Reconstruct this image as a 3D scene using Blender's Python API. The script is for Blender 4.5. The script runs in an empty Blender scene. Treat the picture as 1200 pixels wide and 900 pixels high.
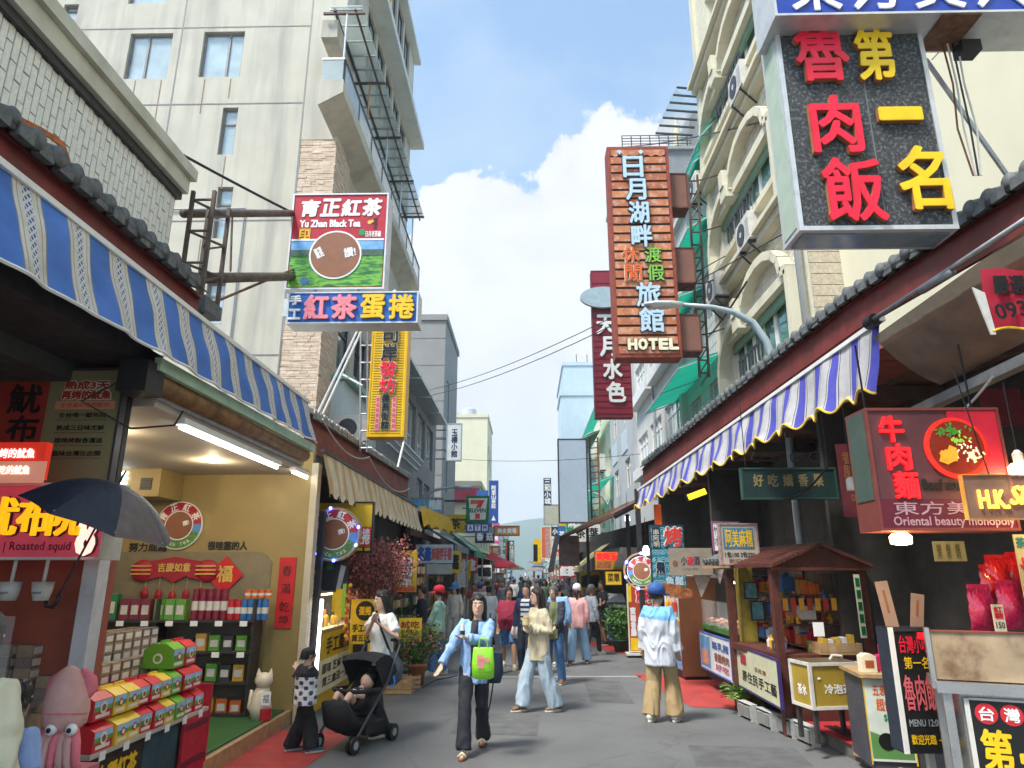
import bpy, bmesh, math, random
from mathutils import Vector, Matrix, noise
import numpy as np
R = math.radians
rnd = random.Random(7)
sc = bpy.context.scene
col = sc.collection

# ------------------------------------------------------------------ camera
FPX, PITCH, YAW, CAMH = 800.0, math.atan(221/800), math.atan(18/830), 1.78
cam = bpy.data.cameras.new('camera')
cam.sensor_fit = 'HORIZONTAL'; cam.sensor_width = 36.0
cam.lens = 36.0*FPX/1200.0
cam.clip_start = 0.05; cam.clip_end = 20000
camo = bpy.data.objects.new('camera', cam); col.objects.link(camo)
camo.location = (0, 0, CAMH)
camo.rotation_euler = (math.pi/2 + PITCH, 0, YAW)
sc.camera = camo

# ------------------------------------------------------------------ light
SUN_AZ, SUN_EL = R(228), R(60)          # compass style azimuth from +Y clockwise
sun_dir = Vector((math.sin(SUN_AZ)*math.cos(SUN_EL), math.cos(SUN_AZ)*math.cos(SUN_EL), math.sin(SUN_EL)))
sl = bpy.data.lights.new('sun', 'SUN'); sl.energy = 2.6; sl.angle = R(12); sl.color = (1.0, 0.95, 0.87)
so = bpy.data.objects.new('sun', sl); col.objects.link(so)
so.rotation_euler = (-sun_dir).to_track_quat('-Z', 'Y').to_euler()
so.location = (0, -10, 40)

world = bpy.data.worlds.new('World'); sc.world = world; world.use_nodes = True
def build_world():
    nt = world.node_tree; N = nt.nodes; L = nt.links
    N.clear()
    out = N.new('ShaderNodeOutputWorld'); bg = N.new('ShaderNodeBackground')
    bg.inputs['Strength'].default_value = 0.15
    sky = N.new('ShaderNodeTexSky'); sky.sky_type = 'NISHITA'; sky.sun_disc = False
    sky.sun_elevation = SUN_EL; sky.sun_rotation = SUN_AZ
    sky.air_density = 1.0; sky.dust_density = 1.0; sky.ozone_density = 1.5
    tc = N.new('ShaderNodeTexCoord')
    def math_(op, a, b=None, clamp=False):
        n = N.new('ShaderNodeMath'); n.operation = op; n.use_clamp = clamp
        for i, v in enumerate((a, b)):
            if v is None: continue
            if isinstance(v, (int, float)): n.inputs[i].default_value = v
            else: L.new(v, n.inputs[i])
        return n.outputs[0]
    def noise_(scale, det, rough, vec, dist=0.0):
        n = N.new('ShaderNodeTexNoise'); n.inputs['Scale'].default_value = scale
        n.inputs['Detail'].default_value = det; n.inputs['Roughness'].default_value = rough
        n.inputs['Distortion'].default_value = dist
        L.new(vec, n.inputs['Vector']); return n.outputs['Fac']
    def blob(d, r0, r1):
        v = N.new('ShaderNodeVectorMath'); v.operation = 'DOT_PRODUCT'
        L.new(tc.outputs['Generated'], v.inputs[0]); v.inputs[1].default_value = Vector(d).normalized()
        m = N.new('ShaderNodeMapRange'); m.interpolation_type = 'SMOOTHSTEP'
        L.new(v.outputs['Value'], m.inputs['Value'])
        m.inputs['From Min'].default_value = math.cos(R(r1)); m.inputs['From Max'].default_value = math.cos(R(r0))
        return m.outputs['Result']
    g = tc.outputs['Generated']
    # cumulus bank over the end of the street
    b = None
    for (px, py, r0, r1) in CLOUDS:
        v = blob(ray(px, py), r0, r1)
        b = v if b is None else math_('MAXIMUM', b, v)
    sz = N.new('ShaderNodeSeparateXYZ'); L.new(g, sz.inputs[0])
    low = N.new('ShaderNodeMapRange'); low.interpolation_type = 'SMOOTHSTEP'; L.new(sz.outputs['Z'], low.inputs['Value'])
    low.inputs['From Min'].default_value = 0.30; low.inputs['From Max'].default_value = 0.04; low.inputs['To Max'].default_value = 0.62
    b = math_('MAXIMUM', b, low.outputs['Result'])
    n1 = noise_(6.5, 10, 0.6, g, 0.25)
    n2 = noise_(21.0, 6, 0.6, g)
    edge = math_('ADD', math_('MULTIPLY', math_('SUBTRACT', n1, 0.5), 2.3), math_('MULTIPLY', math_('SUBTRACT', n2, 0.5), 0.8))
    dens = math_('ADD', b, edge)
    m = N.new('ShaderNodeMapRange'); m.interpolation_type = 'SMOOTHSTEP'
    L.new(dens, m.inputs['Value']); m.inputs['From Min'].default_value = 0.44; m.inputs['From Max'].default_value = 0.62
    # thin veil, everywhere
    n3 = noise_(2.6, 8, 0.62, g, 0.25)
    veil = N.new('ShaderNodeMapRange'); L.new(n3, veil.inputs['Value'])
    veil.inputs['From Min'].default_value = 0.48; veil.inputs['From Max'].default_value = 0.85
    veil.inputs['To Min'].default_value = 0.05; veil.inputs['To Max'].default_value = 0.6
    mask = math_('MAXIMUM', m.outputs['Result'], veil.outputs['Result'], True)
    shade = N.new('ShaderNodeMapRange'); L.new(n1, shade.inputs['Value'])
    shade.inputs['From Min'].default_value = 0.3; shade.inputs['From Max'].default_value = 0.7
    shade.inputs['To Min'].default_value = 2.5; shade.inputs['To Max'].default_value = 3.1
    cc = N.new('ShaderNodeVectorMath'); cc.operation = 'SCALE'; cc.inputs[0].default_value = (0.965, 0.985, 1.0)
    L.new(shade.outputs['Result'], cc.inputs['Scale'])
    gain = N.new('ShaderNodeVectorMath'); gain.operation = 'MULTIPLY'; gain.inputs[1].default_value = SKYGAIN
    L.new(sky.outputs['Color'], gain.inputs[0])
    mx = N.new('ShaderNodeMix'); mx.data_type = 'RGBA'
    L.new(mask, mx.inputs['Factor']); L.new(gain.outputs['Vector'], mx.inputs['A']); L.new(cc.outputs['Vector'], mx.inputs['B'])
    L.new(mx.outputs['Result'], bg.inputs['Color']); L.new(bg.outputs['Background'], out.inputs['Surface'])
SKYGAIN = (.86, .95, .88)
CLOUDS = [(640, 350, 4, 15), (715, 250, 1, 11), (575, 290, 1, 9), (540, 340, 1, 9), (610, 500, 8, 20), (820, 320, 6, 17), (510, 470, 0, 12)]
sc.view_settings.view_transform = 'Standard'; sc.view_settings.look = 'None'
sc.view_settings.exposure = 1.35; sc.view_settings.gamma = 1.0; sc.view_settings.use_curve_mapping = False
sc.cycles.max_bounces = 6; sc.cycles.diffuse_bounces = 3; sc.cycles.glossy_bounces = 3
sc.cycles.transmission_bounces = 5; sc.cycles.transparent_max_bounces = 8
sc.cycles.use_denoising = True; sc.cycles.use_adaptive_sampling = True; sc.cycles.adaptive_threshold = 0.025
sc.cycles.sample_clamp_indirect = 6.0

# ------------------------------------------------------------------ surveying: a pixel of the 1200x900 photograph to a point of the place
def ray(px, py):
    a, c = (px-600)/FPX, -(py-450)/FPX
    y = math.cos(PITCH) - c*math.sin(PITCH); z = math.sin(PITCH) + c*math.cos(PITCH)
    return (a*math.cos(YAW)-y*math.sin(YAW), a*math.sin(YAW)+y*math.cos(YAW), z)
def aY(px, py, Y): r = ray(px, py); k = Y/r[1]; return Vector((r[0]*k, Y, CAMH+r[2]*k))
def aX(px, py, X): r = ray(px, py); k = X/r[0]; return Vector((X, r[1]*k, CAMH+r[2]*k))
def aZ(px, py, Z=0.0): r = ray(px, py); k = (Z-CAMH)/r[2]; return Vector((r[0]*k, r[1]*k, Z))
build_world()

# ------------------------------------------------------------------ materials
MATS = {}
def mat(name, c, rough=0.6, var=0.12, scale=6.0, bump=0.0, bscale=40.0, metal=0.0, emis=0.0, streak=0.0, spec=0.5, coat=0.0, trans=0.0, alpha=1.0, dirt=0.0, dirtcol=(0.12, 0.1, 0.08)):
    if name in MATS: return MATS[name]
    m = bpy.data.materials.new(name); MATS[name] = m; m.use_nodes = True
    nt = m.node_tree; N = nt.nodes; L = nt.links
    p = N['Principled BSDF']
    p.inputs['Roughness'].default_value = rough; p.inputs['Metallic'].default_value = metal
    p.inputs['Specular IOR Level'].default_value = spec
    p.inputs['Coat Weight'].default_value = coat
    p.inputs['Transmission Weight'].default_value = trans
    p.inputs['Alpha'].default_value = alpha
    geo = N.new('ShaderNodeNewGeometry')
    def nz(scale, det=4, vec=None):
        n = N.new('ShaderNodeTexNoise'); n.inputs['Scale'].default_value = scale; n.inputs['Detail'].default_value = det
        n.inputs['Roughness'].default_value = 0.6
        L.new(vec or geo.outputs['Position'], n.inputs['Vector']); return n.outputs['Fac']
    def mixc(fac, a, b):
        x = N.new('ShaderNodeMix'); x.data_type = 'RGBA'
        L.new(fac, x.inputs['Factor'])
        for s, v in (('A', a), ('B', b)):
            if isinstance(v, tuple): x.inputs[s].default_value = (*v[:3], 1)
            else: L.new(v, x.inputs[s])
        return x.outputs['Result']
    def rng(v, a, b, lo, hi):
        r = N.new('ShaderNodeMapRange'); L.new(v, r.inputs['Value'])
        r.inputs['From Min'].default_value = a; r.inputs['From Max'].default_value = b
        r.inputs['To Min'].default_value = lo; r.inputs['To Max'].default_value = hi
        return r.outputs['Result']
    base = tuple(c)
    if var > 0:
        lo = tuple(max(0, v*(1-var)) for v in c); hi = tuple(min(1, v*(1+var)) for v in c)
        base = mixc(rng(nz(scale), 0.3, 0.7, 0, 1), lo, hi)
    if streak > 0:
        mp = N.new('ShaderNodeMapping'); L.new(geo.outputs['Position'], mp.inputs['Vector'])
        mp.inputs['Scale'].default_value = (1.6, 1.6, 0.13)
        base = mixc(rng(nz(1.3, 7, mp.outputs['Vector']), 0.46, 0.72, 0, streak), base, dirtcol)
    if dirt > 0:
        base = mixc(rng(nz(scale*1.7, 8), 0.5, 0.75, 0, dirt), base, dirtcol)
    if isinstance(base, tuple): p.inputs['Base Color'].default_value = (*base[:3], 1)
    else: L.new(base, p.inputs['Base Color'])
    if emis > 0:
        p.inputs['Emission Strength'].default_value = emis*.6
        p.inputs['Emission Color'].default_value = (*c[:3], 1)
    if rough > 0.15 and var > 0:
        L.new(rng(nz(scale*2.3, 3), 0.3, 0.7, rough*0.85, min(1, rough*1.15)), p.inputs['Roughness'])
    if bump > 0:
        b = N.new('ShaderNodeBump'); b.inputs['Strength'].default_value = bump; b.inputs['Distance'].default_value = 0.02
        L.new(nz(bscale, 6), b.inputs['Height']); L.new(b.outputs['Normal'], p.inputs['Normal'])
    return m
def rgb(h):                                 # '#rrggbb' display colour to linear
    h = h.lstrip('#'); v = [int(h[i:i+2], 16)/255 for i in (0, 2, 4)]
    return tuple(x/12.92 if x <= 0.04045 else ((x+0.055)/1.055)**2.4 for x in v)
def pm(name, hexcol, **k):                  # paint / print material by display colour
    return mat(name, rgb(hexcol), **k)

# ------------------------------------------------------------------ mesh building
_text_cache = {}
_tmp = bpy.data.scenes.new('workbench'); _tmpvl = _tmp.view_layers[0]
def eval_mesh(o):                               # evaluate an object (text, modifiers) in a scratch scene
    _tmp.collection.objects.link(o); _tmpvl.update(); dg = _tmpvl.depsgraph
    me = bpy.data.meshes.new_from_object(o.evaluated_get(dg), depsgraph=dg)
    _tmp.collection.objects.unlink(o); return me
def text_geo(s, ext):
    key = (s, round(ext, 4))
    if key not in _text_cache:
        cu = bpy.data.curves.new('t', 'FONT'); cu.body = s; cu.size = 1.0; cu.resolution_u = 2; cu.extrude = ext
        o = bpy.data.objects.new('t', cu); me = eval_mesh(o)
        v = [tuple(x.co) for x in me.vertices]; f = [tuple(p.vertices) for p in me.polygons]
        bpy.data.objects.remove(o); bpy.data.curves.remove(cu); bpy.data.meshes.remove(me)
        if v:
            xs = [a[0] for a in v]; ys = [a[1] for a in v]
            bb = (min(xs), max(xs), min(ys), max(ys))
        else: bb = (0, 1, 0, 1)
        _text_cache[key] = (v, f, bb)
    return _text_cache[key]

class MB:
    def __init__(s): s.v = []; s.f = []; s.m = []; s.mats = []; s.M = None
    def mi(s, m):
        if m not in s.mats: s.mats.append(m)
        return s.mats.index(m)
    def add(s, vs, fs, m):
        i = s.mi(m); o = len(s.v)
        if s.M is not None: vs = [s.M @ Vector(x) for x in vs]
        s.v.extend([tuple(x) for x in vs]); s.f.extend([tuple(o+k for k in f) for f in fs]); s.m.extend([i]*len(fs))
        return s
    def box(s, x0, x1, y0, y1, z0, z1, m, rot=None, bev=0.0):
        c = [(x, y, z) for z in (z0, z1) for y in (y0, y1) for x in (x0, x1)]
        f = [(0, 2, 3, 1), (4, 5, 7, 6), (0, 1, 5, 4), (2, 6, 7, 3), (0, 4, 6, 2), (1, 3, 7, 5)]
        if rot is not None:
            ce = Vector(((x0+x1)/2, (y0+y1)/2, (z0+z1)/2)); c = [ce + rot @ (Vector(p)-ce) for p in c]
        return s.add(c, f, m)
    def bar(s, a, b, w, h, m, up=(0, 0, 1)):                      # rectangular bar a->b
        a = Vector(a); b = Vector(b); d = (b-a).normalized(); u = Vector(up)
        if abs(d.dot(u)) > 0.98: u = Vector((0, 1, 0))
        r = d.cross(u).normalized()*w/2; t = r.cross(d).normalized()*h/2
        c = [a-r-t, a+r-t, a+r+t, a-r+t, b-r-t, b+r-t, b+r+t, b-r+t]
        return s.add(c, [(0, 1, 2, 3), (4, 7, 6, 5), (0, 4, 5, 1), (1, 5, 6, 2), (2, 6, 7, 3), (3, 7, 4, 0)], m)
    def tube(s, pts, r, m, n=8, cap=True):
        pts = [Vector(p) for p in pts]; k = len(pts)
        rs = r if isinstance(r, (list, tuple)) else [r]*k
        rs = [x if isinstance(x, (list, tuple)) else (x, x) for x in rs]
        t0 = (pts[1]-pts[0]).normalized()
        u = t0.cross(Vector((0, 0, 1)))
        if u.length < 0.15: u = t0.cross(Vector((0, 1, 0))) if abs(t0.y) < .9 else Vector((1, 0, 0))
        u.normalize(); vs = []; fs = []
        for i, p in enumerate(pts):
            if i == 0: t = t0
            elif i == k-1: t = (pts[i]-pts[i-1]).normalized()
            else: t = ((pts[i+1]-p).normalized()+(p-pts[i-1]).normalized()).normalized()
            u = (u - t*u.dot(t)).normalized(); w = t.cross(u)
            for j in range(n):
                a = 2*math.pi*j/n
                vs.append(p + u*math.cos(a)*rs[i][0] + w*math.sin(a)*rs[i][1])
        for i in range(k-1):
            for j in range(n): fs.append((i*n+j, i*n+(j+1) % n, (i+1)*n+(j+1) % n, (i+1)*n+j))
        if cap: fs.append(tuple(range(n-1, -1, -1))); fs.append(tuple((k-1)*n+j for j in range(n)))
        return s.add(vs, fs, m)
    def rings(s, rs, m, n=14, cap=True):          # list of (centre, rx, ry): horizontal ellipses
        vs = []; fs = []
        for (c, rx, ry) in rs:
            for j in range(n):
                a = 2*math.pi*j/n; vs.append((c[0]+rx*math.cos(a), c[1]+ry*math.sin(a), c[2]))
        k = len(rs)
        for i in range(k-1):
            for j in range(n): fs.append((i*n+j, i*n+(j+1) % n, (i+1)*n+(j+1) % n, (i+1)*n+j))
        if cap: fs.append(tuple(range(n-1, -1, -1))); fs.append(tuple((k-1)*n+j for j in range(n)))
        return s.add(vs, fs, m)
    def lathe(s, prof, c, m, n=20):               # [(r,z)]
        return s.rings([((c[0], c[1], c[2]+z), max(r, 1e-4), max(r, 1e-4)) for r, z in prof], m, n)
    def ball(s, c, r, m, n=12, k=8):
        r = r if isinstance(r, (tuple, list)) else (r, r, r)
        return s.rings([((c[0], c[1], c[2]-r[2]*math.cos(math.pi*i/k)), max(r[0]*math.sin(math.pi*i/k), 1e-4), max(r[1]*math.sin(math.pi*i/k), 1e-4)) for i in range(k+1)], m, n)
    def disc(s, c, r, d, m, n=32, axis='y', r2=None):   # short cylinder, axis y (faces -y) or x / z
        r2 = r2 or r; vs = []
        for e in (-d/2, d/2):
            for j in range(n):
                a = 2*math.pi*j/n; p, q = r*math.cos(a), r2*math.sin(a)
                vs.append((c[0]+p, c[1]+e, c[2]+q) if axis == 'y' else (c[0]+e, c[1]+p, c[2]+q) if axis == 'x' else (c[0]+p, c[1]+q, c[2]+e))
        fs = [tuple(range(n)), tuple(range(2*n-1, n-1, -1))] + [(j, n+j, n+(j+1) % n, (j+1) % n) for j in range(n)]
        return s.add(vs, fs, m)
    def sector(s, c, r0, r1, a0, a1, d, m, n=24):      # flat ring sector facing -y, thickness d
        vs = []; fs = []
        for i in range(n+1):
            a = a0+(a1-a0)*i/n
            for r in (r0, r1):
                for e in (-d/2, d/2): vs.append((c[0]+r*math.cos(a), c[1]+e, c[2]+r*math.sin(a)))
        for i in range(n):
            o = 4*i; q = o+4
            fs += [(o, o+2, q+2, q), (o+1, q+1, q+3, o+3), (o+2, o+3, q+3, q+2), (o, q, q+1, o+1)]
        fs += [(0, 1, 3, 2), (4*n, 4*n+2, 4*n+3, 4*n+1)]
        return s.add(vs, fs, m)
    def prism(s, poly, y0, y1, m, axis='y'):      # polygon in (x,z) extruded along y; axis 'x': poly in (y,z); axis 'z': poly in (x,y)
        n = len(poly)
        f = {'y': lambda p, e: (p[0], e, p[1]), 'x': lambda p, e: (e, p[0], p[1]), 'z': lambda p, e: (p[0], p[1], e)}[axis]
        vs = [f(p, y0) for p in poly]+[f(p, y1) for p in poly]
        fs = [tuple(range(n)), tuple(range(2*n-1, n-1, -1))]+[(j, n+j, n+(j+1) % n, (j+1) % n) for j in range(n)]
        return s.add(vs, fs, m)
    def quad(s, pts, m): return s.add(pts, [tuple(range(len(pts)))], m)
    def grid(s, fn, nu, nv, m, mfn=None):
        o = len(s.v)
        vs = [fn(i/nu, j/nv) for j in range(nv+1) for i in range(nu+1)]
        if s.M is not None: vs = [s.M @ Vector(x) for x in vs]
        s.v.extend([tuple(x) for x in vs])
        for j in range(nv):
            for i in range(nu):
                a = o+j*(nu+1)+i
                s.f.append((a, a+1, a+nu+2, a+nu+1)); s.m.append(s.mi(mfn(i, j) if mfn else m))
        return s
    def text(s, t, x, z, w, h, m, y=0.0, bold=0.0, ext=0.0, keep=False, rot=0.0, slant=0.0, right=(1, 0, 0), up=(0, 0, 1), org=(0, 0, 0)):
        # fit text t into a w x h box centred at (x, z) on the plane y (facing -y)
        v, f, bb = text_geo(t, 0.0)
        if not f: return s
        sx = w/(bb[1]-bb[0]+1e-6); sz = h/(bb[3]-bb[2]+1e-6)
        if keep: sx = sz = min(sx, sz)
        if ext > 0: v, f, bb = text_geo(t, 0.5)
        cx, cy = (bb[0]+bb[1])/2, (bb[2]+bb[3])/2
        cr, sr = math.cos(rot), math.sin(rot)
        offs = [(0, 0)]
        if bold > 0:
            d = bold; offs = [(0, 0), (d, 0), (-d, 0), (0, d), (0, -d), (.7*d, .7*d), (-.7*d, .7*d), (.7*d, -.7*d), (-.7*d, -.7*d)]
            if bold < 0.004: offs = offs[5:]
        for k, (ox, oz) in enumerate(offs):
            vs = []
            for a in v:
                p = (a[0]-cx)*sx+ox; q = (a[1]-cy)*sz+oz; p += slant*q
                p, q = p*cr-q*sr, p*sr+q*cr
                yy = y - k*0.00025 - (ext*(0.5+a[2]) if ext > 0 else 0)
                vs.append((x+p, yy, z+q))
            s.add(vs, f, m)
        return s
    def build(s, name, parent=None, smooth=False, loc=None, rotz=None):
        me = bpy.data.meshes.new(name); me.from_pydata(s.v, [], s.f)
        for m in s.mats: me.materials.append(m)
        if s.m: me.polygons.foreach_set('material_index', s.m)
        if smooth: me.polygons.foreach_set('use_smooth', [True]*len(s.f))
        me.update()
        return link(name, me, parent, loc, rotz)
def link(name, me, parent=None, loc=None, rotz=None):
    o = bpy.data.objects.new(name, me); col.objects.link(o); o.parent = parent
    if loc is not None: o.location = loc
    if rotz is not None: o.rotation_euler = (0, 0, rotz)
    return o
def tag(o, label=None, cat=None, group=None, kind=None):
    for k, v in (('label', label), ('category', cat), ('group', group), ('kind', kind)):
        if v: o[k] = v
    return o
def thing(name, label, cat, loc=(0, 0, 0), rotz=0.0, group=None):
    o = bpy.data.objects.new(name, None); col.objects.link(o); o.location = loc; o.rotation_euler = (0, 0, rotz)
    o.empty_display_size = 0.1
    return tag(o, label, cat, group)
def copy_tree(o, parent=None):
    c = o.copy(); col.objects.link(c); c.parent = parent
    for ch in o.children: copy_tree(ch, c)
    return c
def P(name, parent, fn, smooth=False):          # part: fn fills an MB
    m = MB(); fn(m); return m.build(name, parent, smooth)
def bevel_mesh(me, w=0.01, seg=2):
    bm = bmesh.new(); bm.from_mesh(me)
    bmesh.ops.bevel(bm, geom=list(bm.edges), offset=w, segments=seg, affect='EDGES', profile=0.6)
    bm.to_mesh(me); bm.free(); return me

# walls with real openings. wall lies in local (u,z), thickness towards +y
def wall_open(mb, u0, u1, z0, z1, ops, m, y=0.0, t=0.25, reveal=None):
    us = sorted({u0, u1, *[min(max(v, u0), u1) for o in ops for v in o[:2]]}); zs = sorted({z0, z1, *[min(max(v, z0), z1) for o in ops for v in o[2:4]]})
    for a, b in zip(us, us[1:]):
        for c, d in zip(zs, zs[1:]):
            cu, cz = (a+b)/2, (c+d)/2
            if any(o[0] < cu < o[1] and o[2] < cz < o[3] for o in ops): continue
            mb.quad([(a, y, c), (b, y, c), (b, y, d), (a, y, d)], m)
    for (a, b, c, d) in [o[:4] for o in ops]:
        r = reveal or m
        mb.quad([(a, y, c), (a, y, d), (a, y+t, d), (a, y+t, c)], r); mb.quad([(b, y, d), (b, y, c), (b, y+t, c), (b, y+t, d)], r)
        mb.quad([(a, y, d), (b, y, d), (b, y+t, d), (a, y+t, d)], r); mb.quad([(b, y, c), (a, y, c), (a, y+t, c), (b, y+t, c)], r)
def window(parent, a, b, c, d, y, fm, gm, mull=(0.5,), trans=(), curtain=None, fw=0.05, name='window', sill=None):
    w = P(name, parent, lambda m: (m.box(a, b, y-.03, y+.03, c, c+fw, fm), m.box(a, b, y-.03, y+.03, d-fw, d, fm),
        m.box(a, a+fw, y-.029, y+.029, c+fw, d-fw, fm), m.box(b-fw, b, y-.029, y+.029, c+fw, d-fw, fm),
        [m.box(a+(b-a)*q-fw/2, a+(b-a)*q+fw/2, y-.028, y+.028, c+fw, d-fw, fm) for q in mull],
        [m.box(a+fw, b-fw, y-.026, y+.026, c+(d-c)*q-fw/2, c+(d-c)*q+fw/2, fm) for q in trans]))
    es = [a+fw*.5]+[a+(b-a)*q for q in mull]+[b-fw*.5]
    for p, q in zip(es, es[1:]):
        P('pane', w, lambda m: m.box(p, q, y+.003, y+.011, c+fw*.5, d-fw*.5, gm))
    if curtain: P('curtain', w, lambda m: m.grid(lambda s, t: (a+(b-a)*s, y+.10+.018*math.sin(s*(b-a)*42), c+(d-c)*t), int(max(12, (b-a)*40)), 1, curtain), True)
    if sill: P('sill', w, lambda m: m.box(a-.06, b+.06, -.07, .04, c-.08, c-.002, sill))
    return w

def mat_trans(name, c, f=.5, rough=.6):          # thin sheet that lets light through
    m = bpy.data.materials.new(name); m.use_nodes = True; nt = m.node_tree; N = nt.nodes; L = nt.links; p = N['Principled BSDF']; p.inputs['Base Color'].default_value = (*c, 1); p.inputs['Roughness'].default_value = rough
    t = N.new('ShaderNodeBsdfTranslucent'); t.inputs['Color'].default_value = (*c, 1); x = N.new('ShaderNodeMixShader'); x.inputs[0].default_value = f
    L.new(p.outputs[0], x.inputs[1]); L.new(t.outputs[0], x.inputs[2]); L.new(x.outputs[0], N['Material Output'].inputs['Surface']); return m
# ------------------------------------------------------------------ common materials
M = {}
M['asphalt'] = None
M['steel'] = mat('galvanised_steel', (.42, .43, .44), .42, .18, 9, metal=.75)
M['darkmetal'] = mat('dark_painted_metal', (.045, .045, .05), .5, .25, 12, metal=.2)
M['rust'] = mat('rusty_steel', (.16, .075, .04), .85, .45, 14, bump=.2)
M['brownsteel'] = mat('brown_steel_pipe', (.10, .075, .06), .65, .35, 7, bump=.1)
M['alu'] = mat('aluminium_frame', (.62, .64, .66), .4, .08, 5, metal=.4, dirt=.25)
M['white'] = mat('white_paint', (.78, .78, .76), .5, .06, 4, dirt=.15)
M['offwhite'] = mat('offwhite_plastic', (.62, .60, .55), .5, .08, 6, dirt=.3)
M['black'] = mat('black_plastic', (.012, .012, .013), .45, .3, 10)
M['blackcloth'] = mat('black_cloth', (.012, .013, .016), .85, .3, 20, bump=.15, bscale=300)
M['glass'] = mat('window_glass', (.10, .14, .16), .05, .3, 1.2, spec=.9, coat=.4)
M['glasslt'] = mat('pale_window_glass', (.42, .52, .56), .06, .2, 1.5, spec=.9, coat=.5)
M['clear'] = mat('clear_glass', (.9, .95, .95), .03, 0, 1, alpha=.14, spec=.8)
M['curtain'] = mat('pale_curtain', (.70, .74, .74), .8, .1, 6)
M['woodred'] = mat('red_brown_wood', (.17, .045, .028), .55, .3, 9, bump=.15, bscale=60, dirt=.2)
M['wood'] = mat('light_wood', (.42, .27, .13), .55, .25, 10, bump=.1, bscale=60)
M['yellowwood'] = mat('yellow_painted_post', (.42, .30, .035), .55, .2, 8, dirt=.4)
M['fascia'] = mat('red_brown_fascia_paint', (.17, .026, .024), .55, .25, 5, dirt=.25, streak=.2)
M['rtile'] = mat('grey_roof_tile', (.115, .125, .13), .75, .35, 16, bump=.25, bscale=50, dirt=.35, dirtcol=(.2, .19, .14))
M['concrete'] = mat('weathered_concrete', (.55, .515, .425), .8, .08, .8, streak=.62, dirtcol=(.25, .245, .225), bump=.06, bscale=30)
M['cream'] = mat('cream_render', (.70, .66, .50), .85, .06, 1.1, streak=.2, dirtcol=(.42, .38, .27), bump=.06, bscale=25)
M['skin'] = mat('skin', (.50, .29, .20), .5, .1, 25)
M['hair'] = mat('black_hair', (.012, .010, .009), .45, .4, 60, bump=.3, bscale=200)
M['green'] = mat('leaf_green', (.055, .16, .03), .5, .45, 30)
M['green2'] = mat('leaf_green_light', (.13, .26, .045), .5, .4, 30)
# ------------------------------------------------------------------ sign helper
class Sign:
    def __init__(s, name, label, rect, Y=None, X=None, d=0.14, face=None, frame=None, fw=0.03, cat='sign', side=None, noframe=False, group=None, panel=True, tilt=0.0):
        x0, y0, x1, y1 = rect; s.rect = rect; xm, ym = (x0+x1)/2, (y0+y1)/2
        if Y is not None:
            yf = Y-d/2; l, r = aY(x0, ym, yf), aY(x1, ym, yf); t, b = aY(xm, y0, yf), aY(xm, y1, yf)
            s.w = r.x-l.x; s.h = t.z-b.z; loc = ((l.x+r.x)/2, Y, b.z); rz = 0.0
        else:
            l, r = aX(x0, ym, X), aX(x1, ym, X); t, b = aX(xm, y0, X), aX(xm, y1, X)
            s.w = abs(r.y-l.y); s.h = t.z-b.z; loc = (X, (l.y+r.y)/2, b.z); rz = R(90) if X < 0 else R(-90)
        s.d = d; s.o = thing(name, label, cat, loc, rz+tilt, group)
        s.y = -d/2
        w, h = s.w, s.h
        if panel:
            P('panel', s.o, lambda m: m.box(-w/2+.002, w/2-.002, -d/2, d/2, .002, h-.002, face, ))
        if frame is not None and not noframe:
            P('frame', s.o, lambda m: (m.box(-w/2, w/2, -d/2-.012, d/2+.012, 0, fw, frame), m.box(-w/2, w/2, -d/2-.012, d/2+.012, h-fw, h, frame),
                m.box(-w/2, -w/2+fw, -d/2-.011, d/2+.011, fw, h-fw, frame), m.box(w/2-fw, w/2, -d/2-.011, d/2+.011, fw, h-fw, frame)))
    def u(s, px): return ((px-s.rect[0])/(s.rect[2]-s.rect[0])-.5)*s.w
    def v(s, py): return (1-(py-s.rect[1])/(s.rect[3]-s.rect[1]))*s.h
    def text(s, t, x0, y0, x1, y1, m, bold=0.0, ext=0.0, name='lettering', outline=None, lift=0.003, ow=0.02, rot=0.0, keep=False, slant=0.0):
        a, b, c, d = s.u(x0), s.u(x1), s.v(y1), s.v(y0)
        mb = MB()
        if outline is not None: mb.text(t, (a+b)/2, (c+d)/2, b-a, d-c, outline, s.y-lift, bold+ow, ext*.6, rot=rot, keep=keep, slant=slant); lift += ext*.6+.004
        mb.text(t, (a+b)/2, (c+d)/2, b-a, d-c, m, s.y-lift, bold, ext, rot=rot, keep=keep, slant=slant)
        return mb.build(name, s.o)
    def chars(s, t, x0, y0, x1, y1, m, vert=True, gap=0.08, **k):     # one part per character
        n = len(t)
        for i, ch in enumerate(t):
            if vert:
                hh = (y1-y0)/n; s.text(ch, x0, y0+hh*(i+gap/2), x1, y0+hh*(i+1-gap/2), m, name='character', **k)
            else:
                ww = (x1-x0)/n; s.text(ch, x0+ww*(i+gap/2), y0, x0+ww*(i+1-gap/2), y1, m, name='character', **k)
    def rectm(s, x0, y0, x1, y1, m, name='panel', lift=0.002, th=0.004):
        return P(name, s.o, lambda q: q.box(s.u(x0), s.u(x1), s.y-lift-th, s.y-lift, s.v(y1), s.v(y0), m))
    def disc(s, cx, cy, r, m, name='disc', lift=0.003, n=36, th=.003):
        k = s.w/(s.rect[2]-s.rect[0]); return P(name, s.o, lambda q: q.disc((s.u(cx), s.y-lift-th/2, s.v(cy)), r*k, th, m, n))

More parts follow.
